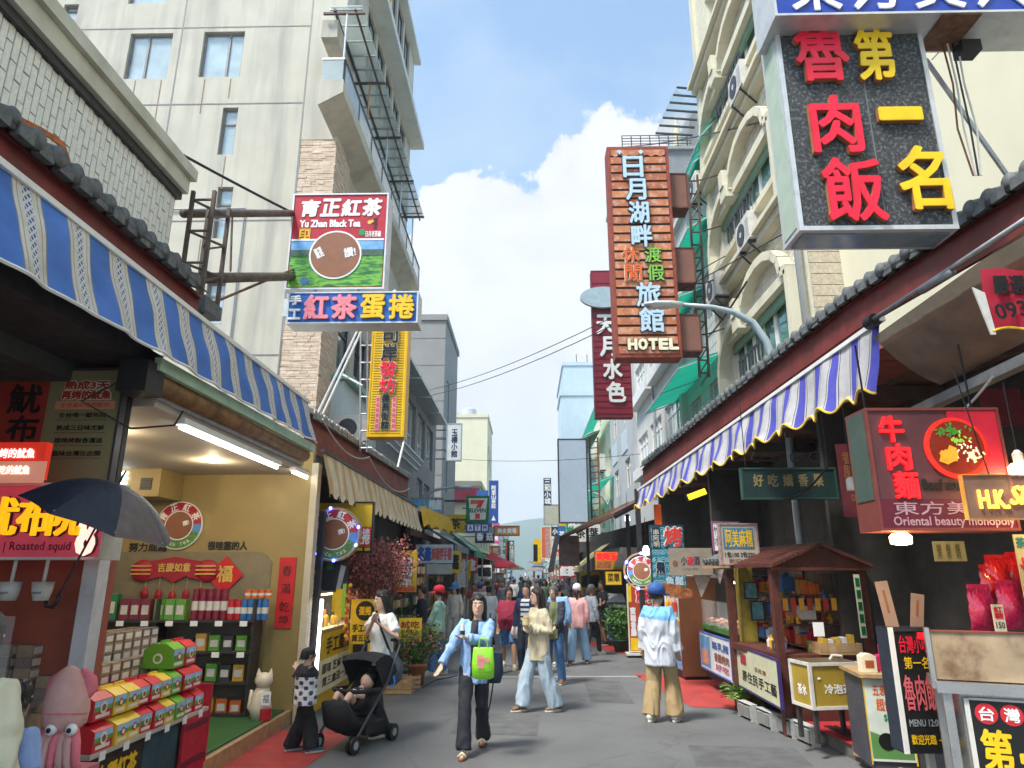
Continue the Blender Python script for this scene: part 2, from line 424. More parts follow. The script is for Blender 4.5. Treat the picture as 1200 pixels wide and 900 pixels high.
RED = pm('sign_red', '#b3122a', rough=.4); BRED = pm('sign_bright_red', '#e8203a', rough=.4)
YEL = pm('sign_yellow', '#f2c414', rough=.4); BLU = pm('sign_blue', '#1f62b8', rough=.4)
WHT = pm('sign_white', '#f0f0ee', rough=.4, var=.03); BLK = pm('sign_black', '#141414', rough=.45)
GRN = pm('sign_green', '#1e8a4c', rough=.4); ORG = pm('sign_orange', '#d9642c', rough=.45)
CRM = pm('sign_cream', '#e8dfc0', rough=.5); PNK = pm('sign_pink', '#f08a96', rough=.45)
BRN = pm('sign_brown', '#8a5638', rough=.5); GRY = pm('sign_grey', '#9aa3ab', rough=.5); LBL = pm('sign_pale_blue', '#b4cfe0', rough=.45)
NVY = pm('sign_navy', '#20304e', rough=.45); MAR = pm('sign_maroon', '#6d1626', rough=.5)

# ------------------------------------------------------------------ ground
def ground_mat():
    m = bpy.data.materials.new('asphalt'); m.use_nodes = True; nt = m.node_tree; N = nt.nodes; L = nt.links; p = N['Principled BSDF']
    g = N.new('ShaderNodeNewGeometry')
    def nz(sc_, det, r=.6):
        n = N.new('ShaderNodeTexNoise'); n.inputs['Scale'].default_value = sc_; n.inputs['Detail'].default_value = det; n.inputs['Roughness'].default_value = r
        L.new(g.outputs['Position'], n.inputs['Vector']); return n.outputs['Fac']
    def ramp(v, stops):
        c = N.new('ShaderNodeValToRGB'); L.new(v, c.inputs['Fac']); e = c.color_ramp.elements
        while len(e) < len(stops): e.new(.5)
        for k, (pp, cc) in zip(e, stops): k.position = pp; k.color = (*cc, 1)
        return c.outputs['Color']
    def mx(f, a, b, mode='MIX'):
        x = N.new('ShaderNodeMix'); x.data_type = 'RGBA'; x.blend_type = mode
        if isinstance(f, float): x.inputs['Factor'].default_value = f
        else: L.new(f, x.inputs['Factor'])
        L.new(a, x.inputs['A'])
        if isinstance(b, tuple): x.inputs['B'].default_value = (*b, 1)
        else: L.new(b, x.inputs['B'])
        return x.outputs['Result']
    base = ramp(nz(.55, 5), [(.3, (.098, .101, .104)), (.7, (.16, .163, .165))])
    grain = ramp(nz(90, 3), [(.3, (.35, .35, .35)), (.7, (1.6, 1.6, 1.6))])
    c = mx(.7, base, grain, 'MULTIPLY')
    stain = N.new('ShaderNodeMapRange'); L.new(nz(1.1, 7, .7), stain.inputs['Value']); stain.inputs['From Min'].default_value = .55; stain.inputs['From Max'].default_value = .75; stain.inputs['To Max'].default_value = .45
    c = mx(stain.outputs['Result'], c, (.06, .058, .055))
    v = N.new('ShaderNodeTexVoronoi'); v.inputs['Scale'].default_value = 7; L.new(g.outputs['Position'], v.inputs['Vector'])
    sp = N.new('ShaderNodeMapRange'); L.new(v.outputs['Distance'], sp.inputs['Value']); sp.inputs['From Min'].default_value = .05; sp.inputs['From Max'].default_value = .035; sp.inputs['To Max'].default_value = .5
    c = mx(sp.outputs['Result'], c, (.42, .42, .40))
    vd = N.new('ShaderNodeTexVoronoi'); vd.feature = 'DISTANCE_TO_EDGE'; vd.inputs['Scale'].default_value = .42; wv = N.new('ShaderNodeVectorMath'); wv.operation = 'ADD'; nn = N.new('ShaderNodeTexNoise'); nn.inputs['Scale'].default_value = 1.6; nn.inputs['Detail'].default_value = 6; L.new(g.outputs['Position'], nn.inputs['Vector']); L.new(g.outputs['Position'], wv.inputs[0]); L.new(nn.outputs['Color'], wv.inputs[1]); L.new(wv.outputs[0], vd.inputs['Vector'])
    ck = N.new('ShaderNodeMapRange'); L.new(vd.outputs['Distance'], ck.inputs['Value']); ck.inputs['From Min'].default_value = .009; ck.inputs['From Max'].default_value = .003; ck.inputs['To Max'].default_value = .28
    c = mx(ck.outputs['Result'], c, (.04, .04, .04))
    L.new(c, p.inputs['Base Color']); p.inputs['Roughness'].default_value = .72; p.inputs['Specular IOR Level'].default_value = .35
    b = N.new('ShaderNodeBump'); b.inputs['Strength'].default_value = .35; b.inputs['Distance'].default_value = .01; L.new(nz(120, 4), b.inputs['Height']); L.new(b.outputs['Normal'], p.inputs['Normal'])
    return m
ASPH = ground_mat()
def flat(name, pts, z, m):
    mb = MB(); mb.quad([(x, y, z) for x, y in pts], m); return tag(mb.build(name), kind='structure')
g = MB(); g.grid(lambda a, b: (-3000+6000*a, -400+6400*b, 0), 8, 8, ASPH); tag(g.build('road'), kind='structure')
REDP = mat('red_ground_paint', (.36, .035, .03), .7, .25, 3, bump=.15, bscale=80, dirt=.35, dirtcol=(.14, .10, .09))
flat('painted_pavement', [(-3.0, 6.0), (-2.2, 6.0), (-2.03, 8.3), (-2.12, 8.75), (-2.9, 8.75)], .004, REDP)
flat('painted_pavement', [(1.92, 13.4), (2.05, 12.0), (2.25, 10.25), (2.8, 10.15), (3.3, 10.3), (3.6, 13.0), (2.6, 13.4)], .004, REDP)
flat('painted_pavement', [(1.55, 19.5), (1.7, 17.6), (2.3, 16.3), (3.5, 16.4), (3.6, 19.5)], .004, REDP)
PATCH = mat('asphalt_repair', (.098, .10, .102), .8, .3, 3, bump=.4, bscale=120, dirt=.6, dirtcol=(.135, .137, .138))
flat('road_patch', [(-.9, 8.6), (.1, 8.5), (.15, 9.7), (-.85, 9.8)], .003, PATCH); flat('road_patch', [(.9, 10.6), (1.5, 10.5), (1.55, 12.6), (.95, 12.7)], .003, PATCH); flat('road_patch', [(1.6, 7.3), (2.7, 7.2), (2.8, 8.0), (1.7, 8.1)], .003, PATCH)
DRAIN = mat('drain_cover_concrete', (.26, .26, .25), .8, .2, 6, bump=.2)
flat('drain_strip', [(-2.7, 12.85), (2.0, 13.02), (2.0, 13.17), (-2.7, 13.0)], .004, DRAIN)

# ------------------------------------------------------------------ barrel tile roof: eave along y
def tile_roof(name, label, ya, yb, xe, xw, ze, rise, sp=.19, r=.062, fz=.28, m=None, fm=None, fasc_in=.06):
    m = m or M['rtile']; fm = fm or M['fascia']
    o = thing(name, label, 'roof', (xe, ya, ze(ya)))
    sg = 1 if xw > xe else -1; L0 = abs(xw-xe)
    n = int((yb-ya)/sp)
    def dz(y): return ze(y)-ze(ya)
    me = MB(); me.tube([(0, 0, 0), (sg*L0*.5, 0, rise*.5), (sg*L0, 0, rise)], r, m, 10); me.disc((-sg*.012, 0, -.002), r*1.08, .03, m, 12, 'x')
    tm = me.build('roof_tile', o, True); tm.location = (0, sp/2, .02)
    pn = MB(); pn.box(-.03, .03, -sp/2+r*.5, sp/2-r*.5, -.075, .012, m); pt = pn.build('drip_tile', o); pt.location = (0, sp, 0.005)
    for i in range(n):
        y = (i+.5)*sp; z = dz(ya+y)+.02
        if i: c = tm.copy(); col.objects.link(c); c.location = (rnd.uniform(-.012, .012), y+rnd.uniform(-.008, .008), z+rnd.uniform(-.006, .006)); c.rotation_euler.z = rnd.uniform(-.03, .03)
        if 0 < i < n-1: c = pt.copy(); col.objects.link(c); c.location = (rnd.uniform(-.01, .01), y+sp/2, z-.015)
    k = 12
    P('deck', o, lambda q: (q.grid(lambda a, b: (sg*(L0*b-.03*(1-b)), (yb-ya)*a, dz(ya+(yb-ya)*a)+rise*b-.02), k, 1, m), q.grid(lambda a, b: (sg*L0*b, (yb-ya)*a, dz(ya+(yb-ya)*a)+rise*b-.10), k, 1, fm)))
    P('fascia', o, lambda q: (q.grid(lambda a, b: (sg*fasc_in, (yb-ya)*a, dz(ya+(yb-ya)*a)-.03-fz*b), k, 1, fm), q.grid(lambda a, b: (sg*(fasc_in+.04), (yb-ya)*a, dz(ya+(yb-ya)*a)-.03-fz*b), k, 1, fm),
        q.grid(lambda a, b: (sg*(fasc_in+.04*b), (yb-ya)*a, dz(ya+(yb-ya)*a)-.03-fz), k, 1, fm), q.quad([(sg*fasc_in, yb-ya, dz(yb)-.03), (sg*(fasc_in+.04), yb-ya, dz(yb)-.03), (sg*(fasc_in+.04), yb-ya, dz(yb)-.03-fz), (sg*fasc_in, yb-ya, dz(yb)-.03-fz)], fm)))
    return o
def awning(name, label, ya, yb, xt, xb, zt, zb, cols, period, group=None, scallop=0.0, sper=.3, wave=.02, rail=None, hem=None, nv=10, wper=None):
    # cols: list of (fraction, material) through one period
    o = thing(name, label, 'awning', ((xt+xb)/2, ya, 0), 0, group); ox = (xt+xb)/2
    us = []; y = ya; k = 0
    sub = 4
    while y < yb-1e-4:
        for fr, m in cols:
            w = fr*period
            for q in range(sub):
                a = y+w*q/sub; b = min(y+w*(q+1)/sub, yb)
                if a < yb: us.append((a, b, m))
            y += w
    ys = [us[0][0]]+[u[1] for u in us]
    wp = wper or period
    def pt(i, j):
        Y = ys[i]; t = j/nv
        nz_ = .03*t*noise.noise(Vector((Y*1.9, t*1.3, xt)))+.012*noise.noise(Vector((Y*7, t*3, xt*2)))
        x = xt+(xb-xt)*t - ox + nz_ + wave*t*math.sin(Y*2*math.pi/wp)*(1 if xt < 0 else -1)+.012*math.sin(Y*5.3+t*4)*math.sin(math.pi*min(1, t+.1))
        z = zt(Y)+(zb(Y)-zt(Y))*t
        if t == 1 and scallop: z += scallop*abs(math.sin(Y*math.pi/sper))**2
        return (x, Y-ya, z)
    mb = MB(); n = len(us)
    mb.grid(lambda a, b: pt(round(a*n), round(b*nv)), n, nv, us[0][2], lambda i, j: us[i][2])
    mb.build('canopy', o, True)
    if hem is not None:
        h = MB(); h.tube([pt(i, nv) for i in range(n+1)], .012, hem, 5); h.build('hem', o)
    if rail is not None:
        P('top_rail', o, lambda q: q.bar((xt-ox, -.05, zt(ya)+.01), (xt-ox, yb-ya+.05, zt(yb)+.01), .05, .04, rail))
    return o

# ------------------------------------------------------------------ left: near tiled building
TILEW = mat('white_wall_tile', (.80, .81, .75), .3, .10, 30, dirt=.15, dirtcol=(.5, .5, .44)); GROUT = mat('dark_grout', (.045, .05, .05), .9, .2)
o = thing('tiled_building', 'white tiled upper wall of the near left shop building with a pale cornice', 'building', (-3.5, -1.5, 0))
P('wall', o, lambda m: (m.box(-3, -.012, 0, 7.5, 3.2, 5.62, GROUT),))
def tiles(m):
    y = .0; c = 0
    while y < 7.44:
        z = 4.35-(0.115 if c % 2 else 0)
        while z < 5.4:
            d = rnd.uniform(0, .006)
            m.box(-.012, .004+d, y, y+.053, max(z, 4.3), min(z+.219, 5.4), TILEW); z += .23
        y += .0625; c += 1
t = P('wall_tile', o, tiles); t['kind'] = 'stuff'
CORN = mat('cornice_paint', (.55, .55, .46), .7, .12, 3, streak=.35, dirtcol=(.25, .25, .18))
P('cornice', o, lambda m: (m.box(-.3, .10, 0, 7.56, 5.46, 5.62, CORN), m.box(-.3, .15, 0, 7.6, 5.623, 5.74, CORN)))
P('gutter', o, lambda m: (m.box(-.02, .05, 0, 7.54, 5.385, 5.457, M['darkmetal'])))
P('end_wall', o, lambda m: m.box(-3, -.02, 7.502, 7.55, 3.2, 5.62, M['concrete']))
RST = mat('rusted_flashing', (.42, .13, .035), .85, .5, 12, bump=.3)
def rustline(m):
    pts = [(3.72, 4.72), (4.2, 4.86), (4.42, 4.9), (4.62, 4.70), (4.80, 4.52), (4.9, 4.42)]
    for (a, b), (c, d) in zip(pts, pts[1:]): m.prism([(a+1.5, b-.022), (c+1.5, d-.022), (c+1.5, d+.022), (a+1.5, b+.022)], .006, .016, RST, 'x')
    pts = [(5.15, 4.5), (5.32, 4.58), (5.42, 4.57), (5.5, 4.45)]
    for (a, b), (c, d) in zip(pts, pts[1:]): m.prism([(a+1.5, b-.02), (c+1.5, d-.02), (c+1.5, d+.02), (a+1.5, b+.02)], .006, .016, RST, 'x')
    m.disc((.01, 6.42, 4.62), .03, .016, RST, 12, 'x')
t = P('rusted_flashing', o, rustline); t['kind'] = 'stuff'
# end bracket of the tiled building (dark lattice) and the two beams that carry the tea signs
o = thing('sign_gantry', 'two rusty horizontal pipe beams from the tiled building to the tea signs', 'bracket', (-3.4, 6.15, 4.6))
def gantry(m):
    b = M['brownsteel']
    for (x, y) in ((0, 0), (.22, .0), (0, .35), (.22, .35)): m.bar((x, y, -.3), (x, y, .95), .035, .035, b)
    for z in (-.2, .15, .5, .85):
        m.bar((0, 0, z), (.22, .35, z), .02, .02, b); m.bar((.22, 0, z), (0, .35, z), .02, .02, b); m.bar((0, 0, z), (.22, 0, z), .02, .02, b); m.bar((.22, 0, z-.2), (.22, .35, z), .02, .02, b)
    m.box(-.05, .3, -.06, .30, -.36, -.22, M['rtile'])
P('lattice_post', o, gantry)
for (pa, pb, r) in (((215, 250), (345, 250), .05), ((235, 326), (345, 324), .06)):
    a = aY(*pa, 6.35); b = aY(*pb, 8.75)
    P('pipe_beam', o, lambda m: m.tube([a-Vector(o.location), b-Vector(o.location)], r, M['brownsteel'], 10), True)
a, b = aY(272, 255, 7.3), aY(270, 318, 7.3)
P('strut', o, lambda m: m.tube([a-Vector(o.location), b-Vector(o.location)], .014, M['brownsteel'], 6))
a, b = aY(232, 362, 6.4), aY(345, 315, 8.7)
P('strut', o, lambda m: m.tube([a-Vector(o.location), b-Vector(o.location)], .016, M['rust'], 6))
tile_roof('tile_roof', 'grey barrel tile pent roof with red fascia above the blue striped awning', -1.5, 5.85, -2.98, -3.5, lambda y: 4.31, .2, sp=.19, fz=.34)
# ------------------------------------------------------------------ left: blue striped awning
ABLU = pm('awning_blue_cloth', '#4470ba', rough=.75, var=.25, scale=2.2, bump=.2, bscale=9, dirt=.3, dirtcol=(.10, .14, .22)); AWHT = mat('awning_white_cloth', (.60, .58, .52), .8, .14, 5, dirt=.45, dirtcol=(.30, .27, .19))
def lattice_mat():
    m = bpy.data.materials.new('awning_lattice_print'); m.use_nodes = True; nt = m.node_tree; N = nt.nodes; L = nt.links; p = N['Principled BSDF']; p.inputs['Roughness'].default_value = .8
    g = N.new('ShaderNodeNewGeometry'); mp = N.new('ShaderNodeMapping'); mp.inputs['Rotation'].default_value = (R(45), 0, 0); mp.inputs['Scale'].default_value = (0, 1, 1)
    L.new(g.outputs['Position'], mp.inputs['Vector'])
    b = N.new('ShaderNodeTexBrick'); b.offset = 0; b.inputs['Scale'].default_value = 1; b.inputs['Brick Width'].default_value = .036; b.inputs['Row Height'].default_value = .036; b.inputs['Mortar Size'].default_value = .008
    sx = N.new('ShaderNodeSeparateXYZ'); cx = N.new('ShaderNodeCombineXYZ'); L.new(mp.outputs['Vector'], sx.inputs[0]); L.new(sx.outputs['Y'], cx.inputs['X']); L.new(sx.outputs['Z'], cx.inputs['Y']); L.new(cx.outputs[0], b.inputs['Vector'])
    b.inputs['Color1'].default_value = (*rgb('#2f4a8e'), 1); b.inputs['Color2'].default_value = (*rgb('#3a569a'), 1); b.inputs['Mortar'].default_value = (.6, .6, .56, 1)
    L.new(b.outputs['Color'], p.inputs['Base Color']); return m
ALAT = lattice_mat(); ALIN = pm('awning_seam_line', '#8d8878', rough=.8)
awning('awning', 'blue and white striped awning with diamond bands over the tea shop', -.6, 8.62, -2.87, -2.70, lambda y: 3.93, lambda y: 3.29+.012*y,
       [(.48, ABLU), (.02, ALIN), (.06, AWHT), (.015, ALIN), (.09, AWHT), (.15, ALAT), (.09, AWHT), (.015, ALIN), (.06, AWHT), (.02, ALIN)], .46, wave=.012, rail=M['white'], hem=M['white'])
def point_lamp(name, loc, energy, colr, parent, size=.05):
    l = bpy.data.lights.new(name, 'POINT'); l.energy = energy*.8; l.color = colr; l.shadow_soft_size = size
    o = bpy.data.objects.new(name, l); col.objects.link(o); o.parent = parent; o.location = loc; return o
def area_lamp(name, loc, energy, colr, parent, sx, sy, rot=(0, 0, 0)):
    l = bpy.data.lights.new(name, 'AREA'); l.energy = energy*.42; l.color = colr; l.shape = 'RECTANGLE'; l.size = sx; l.size_y = sy
    o = bpy.data.objects.new(name, l); col.objects.link(o); o.parent = parent; o.location = loc; o.rotation_euler = rot; return o
TUBEM = mat('lit_tube', (1, .97, .9), .4, 0, emis=9); WARM = mat('lit_warm', (1, .72, .32), .4, 0, emis=7)
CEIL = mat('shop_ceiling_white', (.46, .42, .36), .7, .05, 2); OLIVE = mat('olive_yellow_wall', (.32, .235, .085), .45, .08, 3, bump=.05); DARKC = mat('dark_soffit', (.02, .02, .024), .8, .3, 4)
SHOPF = mat('shop_floor', (.16, .13, .10), .6, .2, 3); TURF = mat('green_mat', (.035, .12, .025), .95, .4, 120, bump=.5, bscale=400)
REDW = mat('brick_red_panel', (.30, .065, .035), .5, .15, 4)
# shop shell
o = thing('tea_shop', 'yellow walled open tea shop with white ceiling under the blue striped awning', 'shop', (-2.95, 5.2, 0))
P('platform', o, lambda m: m.box(-4.2, .0, 0, 3.9, .004, .15, SHOPF))
P('wood_step', o, lambda m: m.box(.002, .05, .3, 3.9, .004, .155, M['wood']))
P('side_wall', o, lambda m: m.box(-4.2, .07, 3.9, 4.0, 0.004, 3.45, OLIVE))
P('pilaster', o, lambda m: m.box(.072, .16, 3.86, 4.02, 0.004, 3.2, mat('pilaster_cream', (.55, .48, .34), .5, .1)))
P('back_wall', o, lambda m: m.box(-4.3, -4.202, -.2, 4.0, 0.004, 3.45, OLIVE))
P('ceiling', o, lambda m: (m.box(-4.2, .0, 0, 3.898, 3.05, 3.12, CEIL),))
P('bulkhead', o, lambda m: m.box(-2.9, -1.66, 3.3, 3.896, 2.70, 3.048, OLIVE))
P('air_vent', o, lambda m: (m.box(-1.9, -1.76, 3.29, 3.298, 2.78, 2.93, M['black']), [m.box(-1.9, -1.76, 3.283, 3.289, 2.79+k*.04, 2.80+k*.04, M['darkmetal']) for k in range(4)]))
P('lit_sign', o, lambda m: m.text('正茶莊', -2.3, 2.93, .46, .16, mat('lit_cool_white', (.75, .88, 1), .4, 0, emis=4), 3.29, .004, .02))
P('lit_sign', o, lambda m: m.text('tea house', -2.33, 2.79, .3, .05, MATS['lit_cool_white'], 3.29, .002))
for (x, y) in ((-1.55, 1.6), (-.75, 2.7), (-2.4, 2.4), (-.9, .9)):
    d = P('downlight', o, lambda m: (m.disc((x, y, 3.045), .055, .012, M['white'], 20, 'z'), m.disc((x, y, 3.036), .042, .01, WARM, 20, 'z')))
    point_lamp('downlight_glow', (x, y, 2.96), 8, (1, .80, .5), d, .04)
P('niche_panel', o, lambda m: m.prism([(-2.55, 1.06), (-.42, 1.06), (-.38, 1.12), (-.36, 1.9), (-.44, 2.0), (-.54, 2.04), (-2.5, 2.04), (-2.55, 1.98)], 3.885, 3.899, mat('niche_grey', (.22, .18, .11), .6, .1)))
P('lettering', o, lambda m: m.text('努力成為', -2.02, 2.1, .5, .11, BLK, 3.89, .004))
P('lettering', o, lambda m: m.text('很哇塞的人', -.97, 2.12, .52, .11, BLK, 3.89, .004))
for k, (x, z, y) in enumerate(((-.13, 1.53, 0),)):
    c = P('red_couplet', o, lambda m: m.box(-.26, -.045, 3.88, 3.898, 1.10, 1.97, pm('couplet_red', '#c41a24', rough=.6)))
    P('lettering', c, lambda m: (m.text('春', -.152, 1.8, .13, .13, BLK, 3.877), m.text('滿', -.152, 1.58, .13, .13, BLK, 3.877), m.text('乾', -.152, 1.36, .13, .13, BLK, 3.877), m.text('坤', -.152, 1.2, .12, .12, BLK, 3.877)))
def round_logo(parent, cx, y, cz, r, d=.03):
    b = P('disc', parent, lambda m: m.disc((cx, y+d/2, cz), r, d, WHT, 48))
    P('red_half', b, lambda m: m.sector((cx, y-.003, cz), r*.62, r*.96, R(-4), R(184), .004, RED))
    P('green_half', b, lambda m: m.sector((cx, y-.003, cz), r*.62, r*.96, R(190), R(350), .004, mat('tea_field_green', (.10, .24, .05), .5, .5, 30)))
    for a0, a1 in ((176, 200), (-20, 4)): P('blue_band', b, lambda m: m.sector((cx, y-.004, cz), r*.62, r*.96, R(a0), R(a1), .004, pm('logo_blue', '#5c8fd0')))
    P('brown_centre', b, lambda m: m.disc((cx, y-.003, cz), r*.57, .004, BRN, 40))
    for k, ch in enumerate('育正紅茶'):
        a = R(152-k*41); P('character', b, lambda m: m.text(ch, cx+r*.79*math.cos(a), cz+r*.79*math.sin(a), r*.3, r*.3, WHT, y-.008, r*.012, rot=a-math.pi/2))
    P('lettering', b, lambda m: [m.text(ch, cx+r*.8*math.cos(R(222+k*10.5)), cz+r*.8*math.sin(R(222+k*10.5)), r*.1, r*.13, WHT, y-.009, rot=R(222+k*10.5)+math.pi/2) for k, ch in enumerate('Black Tea') if ch != ' '])['kind'] = 'stuff'
    P('lettering', b, lambda m: m.text('讚!', cx+r*.3, cz+r*.1, r*.26, r*.2, WHT, y-.009, r*.008, rot=.3))['kind'] = 'stuff'
    return b
w = thing('wall_logo', 'round red and green tea logo disc on the yellow shop wall', 'sign', aY(206, 644, 9.06)); round_logo(w, 0, 0, .31, .31)
# festive wall decorations
o = thing('lantern_garland', 'red and gold paper lantern garland hanging on the tea shop wall', 'decoration', aY(201, 700, 9.05))
DR = pm('festive_red', '#a3182a', rough=.5); GD = mat('festive_gold', (.75, .48, .10), .35, .2, metal=.4)
P('banner', o, lambda m: (m.ball((-.42, 0, .33), (.16, .05, .14), DR), m.ball((.42, 0, .33), (.16, .05, .14), DR), m.prism([(-.4, .2), (-.15, .26), (0, .18), (.15, .26), (.4, .2), (.38, .44), (0, .5), (-.38, .44)], -.02, .02, DR)))
P('gold_trim', o, lambda m: ([m.box(x-.13, x+.13, -.055, -.045, .28+k*.05, .295+k*.05, GD) for x in (-.42, .42) for k in range(3)], m.text('吉慶如意', 0, .37, .42, .11, GD, -.03, .003)))
for k in range(5):
    x = -.36+.18*k; dz = -.02*(2-abs(k-2))
    P('pendant', o, lambda m: (m.tube([(x, 0, .25), (x, 0, .1+dz)], .004, GD, 5), m.ball((x, 0, .05+dz), (.05, .03, .07), DR, 10, 6), m.tube([(x, 0, -.02+dz), (x, 0, -.12+dz)], [.018, .004], GD, 6)))
o = thing('fortune_diamond', 'red diamond paper with gold fortune character on the tea shop wall', 'decoration', aY(261, 697, 9.06))
P('paper', o, lambda m: m.prism([(0, 0), (.24, .24), (0, .48), (-.24, .24)], -.008, .008, pm('couplet_red', '#c41a24')))
P('character', o, lambda m: m.text('福', 0, .26, .2, .2, GD, -.012, .006))
# security camera
o = thing('security_camera', 'small white security camera under the tea shop ceiling', 'camera', aY(196, 545, 8.9))
P('bracket', o, lambda m: m.tube([(0, 0, .22), (0, 0, .1)], .02, M['white'], 8)); P('housing', o, lambda m: m.tube([(0, .05, .1), (0, -.1, .05)], .04, M['white'], 12), True); P('lens', o, lambda m: m.ball((0, -.11, .047), .028, M['black']))
# front light tube, roller housing
o = thing('tube_light', 'long white fluorescent tube light under the blue awning', 'lamp', (-2.97, 5.65, 2.97))
P('housing', o, lambda m: m.box(-.05, .05, 0, 2.4, .035, .09, M['white'])); P('tube', o, lambda m: m.tube([(0, .03, .012), (0, 2.37, .012)], .017, TUBEM, 10))
area_lamp('tube_glow', (0, 1.2, -.02), 26, (1, .93, .8), o, .06, 2.3)
o = thing('tube_light', 'short white fluorescent tube light at the far end of the blue awning', 'lamp', (-2.93, 8.45, 2.98))
P('housing', o, lambda m: m.box(-.04, .04, 0, .6, .035, .08, M['white'])); P('tube', o, lambda m: m.tube([(0, .02, .014), (0, .58, .014)], .016, TUBEM, 10))
o = thing('awning_roller', 'brown awning roller with green housing below the blue striped awning', 'awning roller', (-2.9, 5.0, 3.15))
P('roller', o, lambda m: m.tube([(0, 0, .06), (0, 3.75, .1)], .085, mat('roller_brown', (.20, .10, .035), .5, .5, 8), 12), True)
P('housing', o, lambda m: (m.bar((.1, -.1, .16), (.1, 3.8, .2), .05, .10, pm('housing_green', '#a9c9b0')), m.bar((-.04, -.1, -.02), (-.04, 3.8, .0), .06, .06, M['steel'])))
P('motor', o, lambda m: m.box(-.12, .1, -.22, .02, -.08, .16, M['black'])); P('cable', o, lambda m: m.tube([(-.1, -.2, 0), (-.3, -.3, -.18), (-.15, .1, -.3), (0, .45, -.2), (-.02, .6, -.04)], .008, M['black'], 6))
# ------------------------------------------------------------------ dark soffit over the squid shop
o = thing('squid_shop', 'dark ceilinged roasted squid shop at the near left', 'shop', (-2.95, .5, 0))
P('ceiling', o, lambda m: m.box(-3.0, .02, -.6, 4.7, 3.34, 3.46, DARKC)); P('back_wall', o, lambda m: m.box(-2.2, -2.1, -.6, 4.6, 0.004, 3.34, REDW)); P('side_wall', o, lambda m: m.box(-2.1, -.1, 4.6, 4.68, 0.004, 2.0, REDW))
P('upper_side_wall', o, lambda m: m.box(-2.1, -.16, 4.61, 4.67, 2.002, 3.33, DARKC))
P('post', o, lambda m: m.box(-.20, -.09, 4.45, 4.58, 0.004, 1.92, M['alu'])); P('counter', o, lambda m: (m.box(-2.1, -.42, 4.0, 4.5, 0.004, .9, M['steel']), m.box(-2.1, -.38, 3.9, 4.52, .902, .94, M['steel'])))
P('glass_guard', o, lambda m: m.box(-2.0, -.45, 4.2, 4.21, .95, 1.5, M['clear']))
# lit squid sign
s = Sign('squid_sign', 'glowing yellow lettered roasted squid sign on pink box at the left edge', (-60, 566, 126, 656), Y=4.75, d=.2, face=pm('squid_sign_pink', '#c2455a', rough=.4, emis=.18), frame=M['offwhite'], fw=.018)
YG = pm('lit_yellow', '#ffb414', emis=.6); LW = pm('lit_white_text', '#fff4ea', emis=.7)
for ch, a, b in (('魷', -28, 24), ('布', 26, 62), ('院', 62, 100)): s.text(ch, a, 584, b, 628, YG, .004, .03, name='character', outline=BLK, ow=.006)
s.text('醬 | Roasted squid', -6, 633, 88, 648, MAR, .001, 0); s.text('8', 98, 606, 116, 650, pm('lit_pink', '#ffb6a8', emis=1.2), .01, .02, name='squid_emblem', outline=BLK, ow=.008)
s = Sign('price_board', 'red and salmon lit boards above the squid sign', (-40, 518, 52, 562), Y=4.6, d=.06, face=pm('lit_board_red', '#e0321e', emis=.3), frame=None)
s.rectm(-40, 541, 56, 566, pm('lit_board_salmon', '#f7a488', emis=.2), 'lower_board'); s.text('3天 再烤的魷魚', -30, 526, 40, 537, LW, .003, lift=.008); s.text('全台最好吃的魷魚', -34, 546, 38, 556, LW, .002, lift=.012)
s = Sign('squid_poster', 'dim red and olive squid poster board under the left soffit', (-60, 432, 136, 604), Y=5.02, d=.05, face=mat('poster_olive', (.20, .20, .10), .55, .1, 2), frame=M['darkmetal'], fw=.02)
s.rectm(-60, 434, 47, 604, pm('poster_red', '#8d2a20', rough=.5), 'red_field'); s.rectm(49, 572, 133, 602, pm('poster_orange', '#c2742a', rough=.5), 'orange_band')
for ch, a, b, c, d in (('魷', 2, 452, 40, 486), ('布', 6, 490, 42, 520)): s.text(ch, a, b, c, d, BLK, .006, name='character', lift=.008)
s.text('熟成3天', 66, 448, 118, 458, pm('poster_text_red', '#a03222'), .004, lift=.006, outline=CRM, ow=.006); s.text('再烤的魷魚', 64, 460, 122, 470, MATS['poster_text_red'], .004, lift=.006, outline=CRM, ow=.006)
s.rectm(58, 472, 128, 482, pm('poster_ribbon', '#c98a6a'), 'ribbon'); s.text('全台最好吃的魷魚', 64, 474, 122, 480, MATS['poster_text_red'], 0, lift=.008)
for k, t in enumerate(('全台唯一魷布院', '熟成三日味尤鮮', '現烤烤製香濃溢', '滋味台灣在此間')): s.text(t, 64, 486+15*k, 120, 492+15*k, BLK, .001, lift=.006); s.text('The only roasted squid of Taiwan', 62, 494+15*k, 122, 496+15*k, BLK, 0, lift=.006)
# hanging scoops
for k, x in enumerate((10, 48)):
    p = aY(x, 700, 4.7); o = thing('hanging_scoop', ('white perforated cup hanging at the left edge of the squid stall', 'white perforated cup hanging beside the black umbrella handle')[k], 'cup', p)
    P('cup', o, lambda m: m.lathe([(.045, 0), (.06, .06), (.066, .12), (.06, .115), (.05, .05), (.03, .02)], (0, 0, -.02), M['offwhite'], 18), True); P('handle', o, lambda m: m.tube([(0, 0, .08), (0, .01, .28)], .012, M['offwhite'], 8)); P('lettering', o, lambda m: m.text('squid', 0, .03, .07, .02, BLK, -.062))
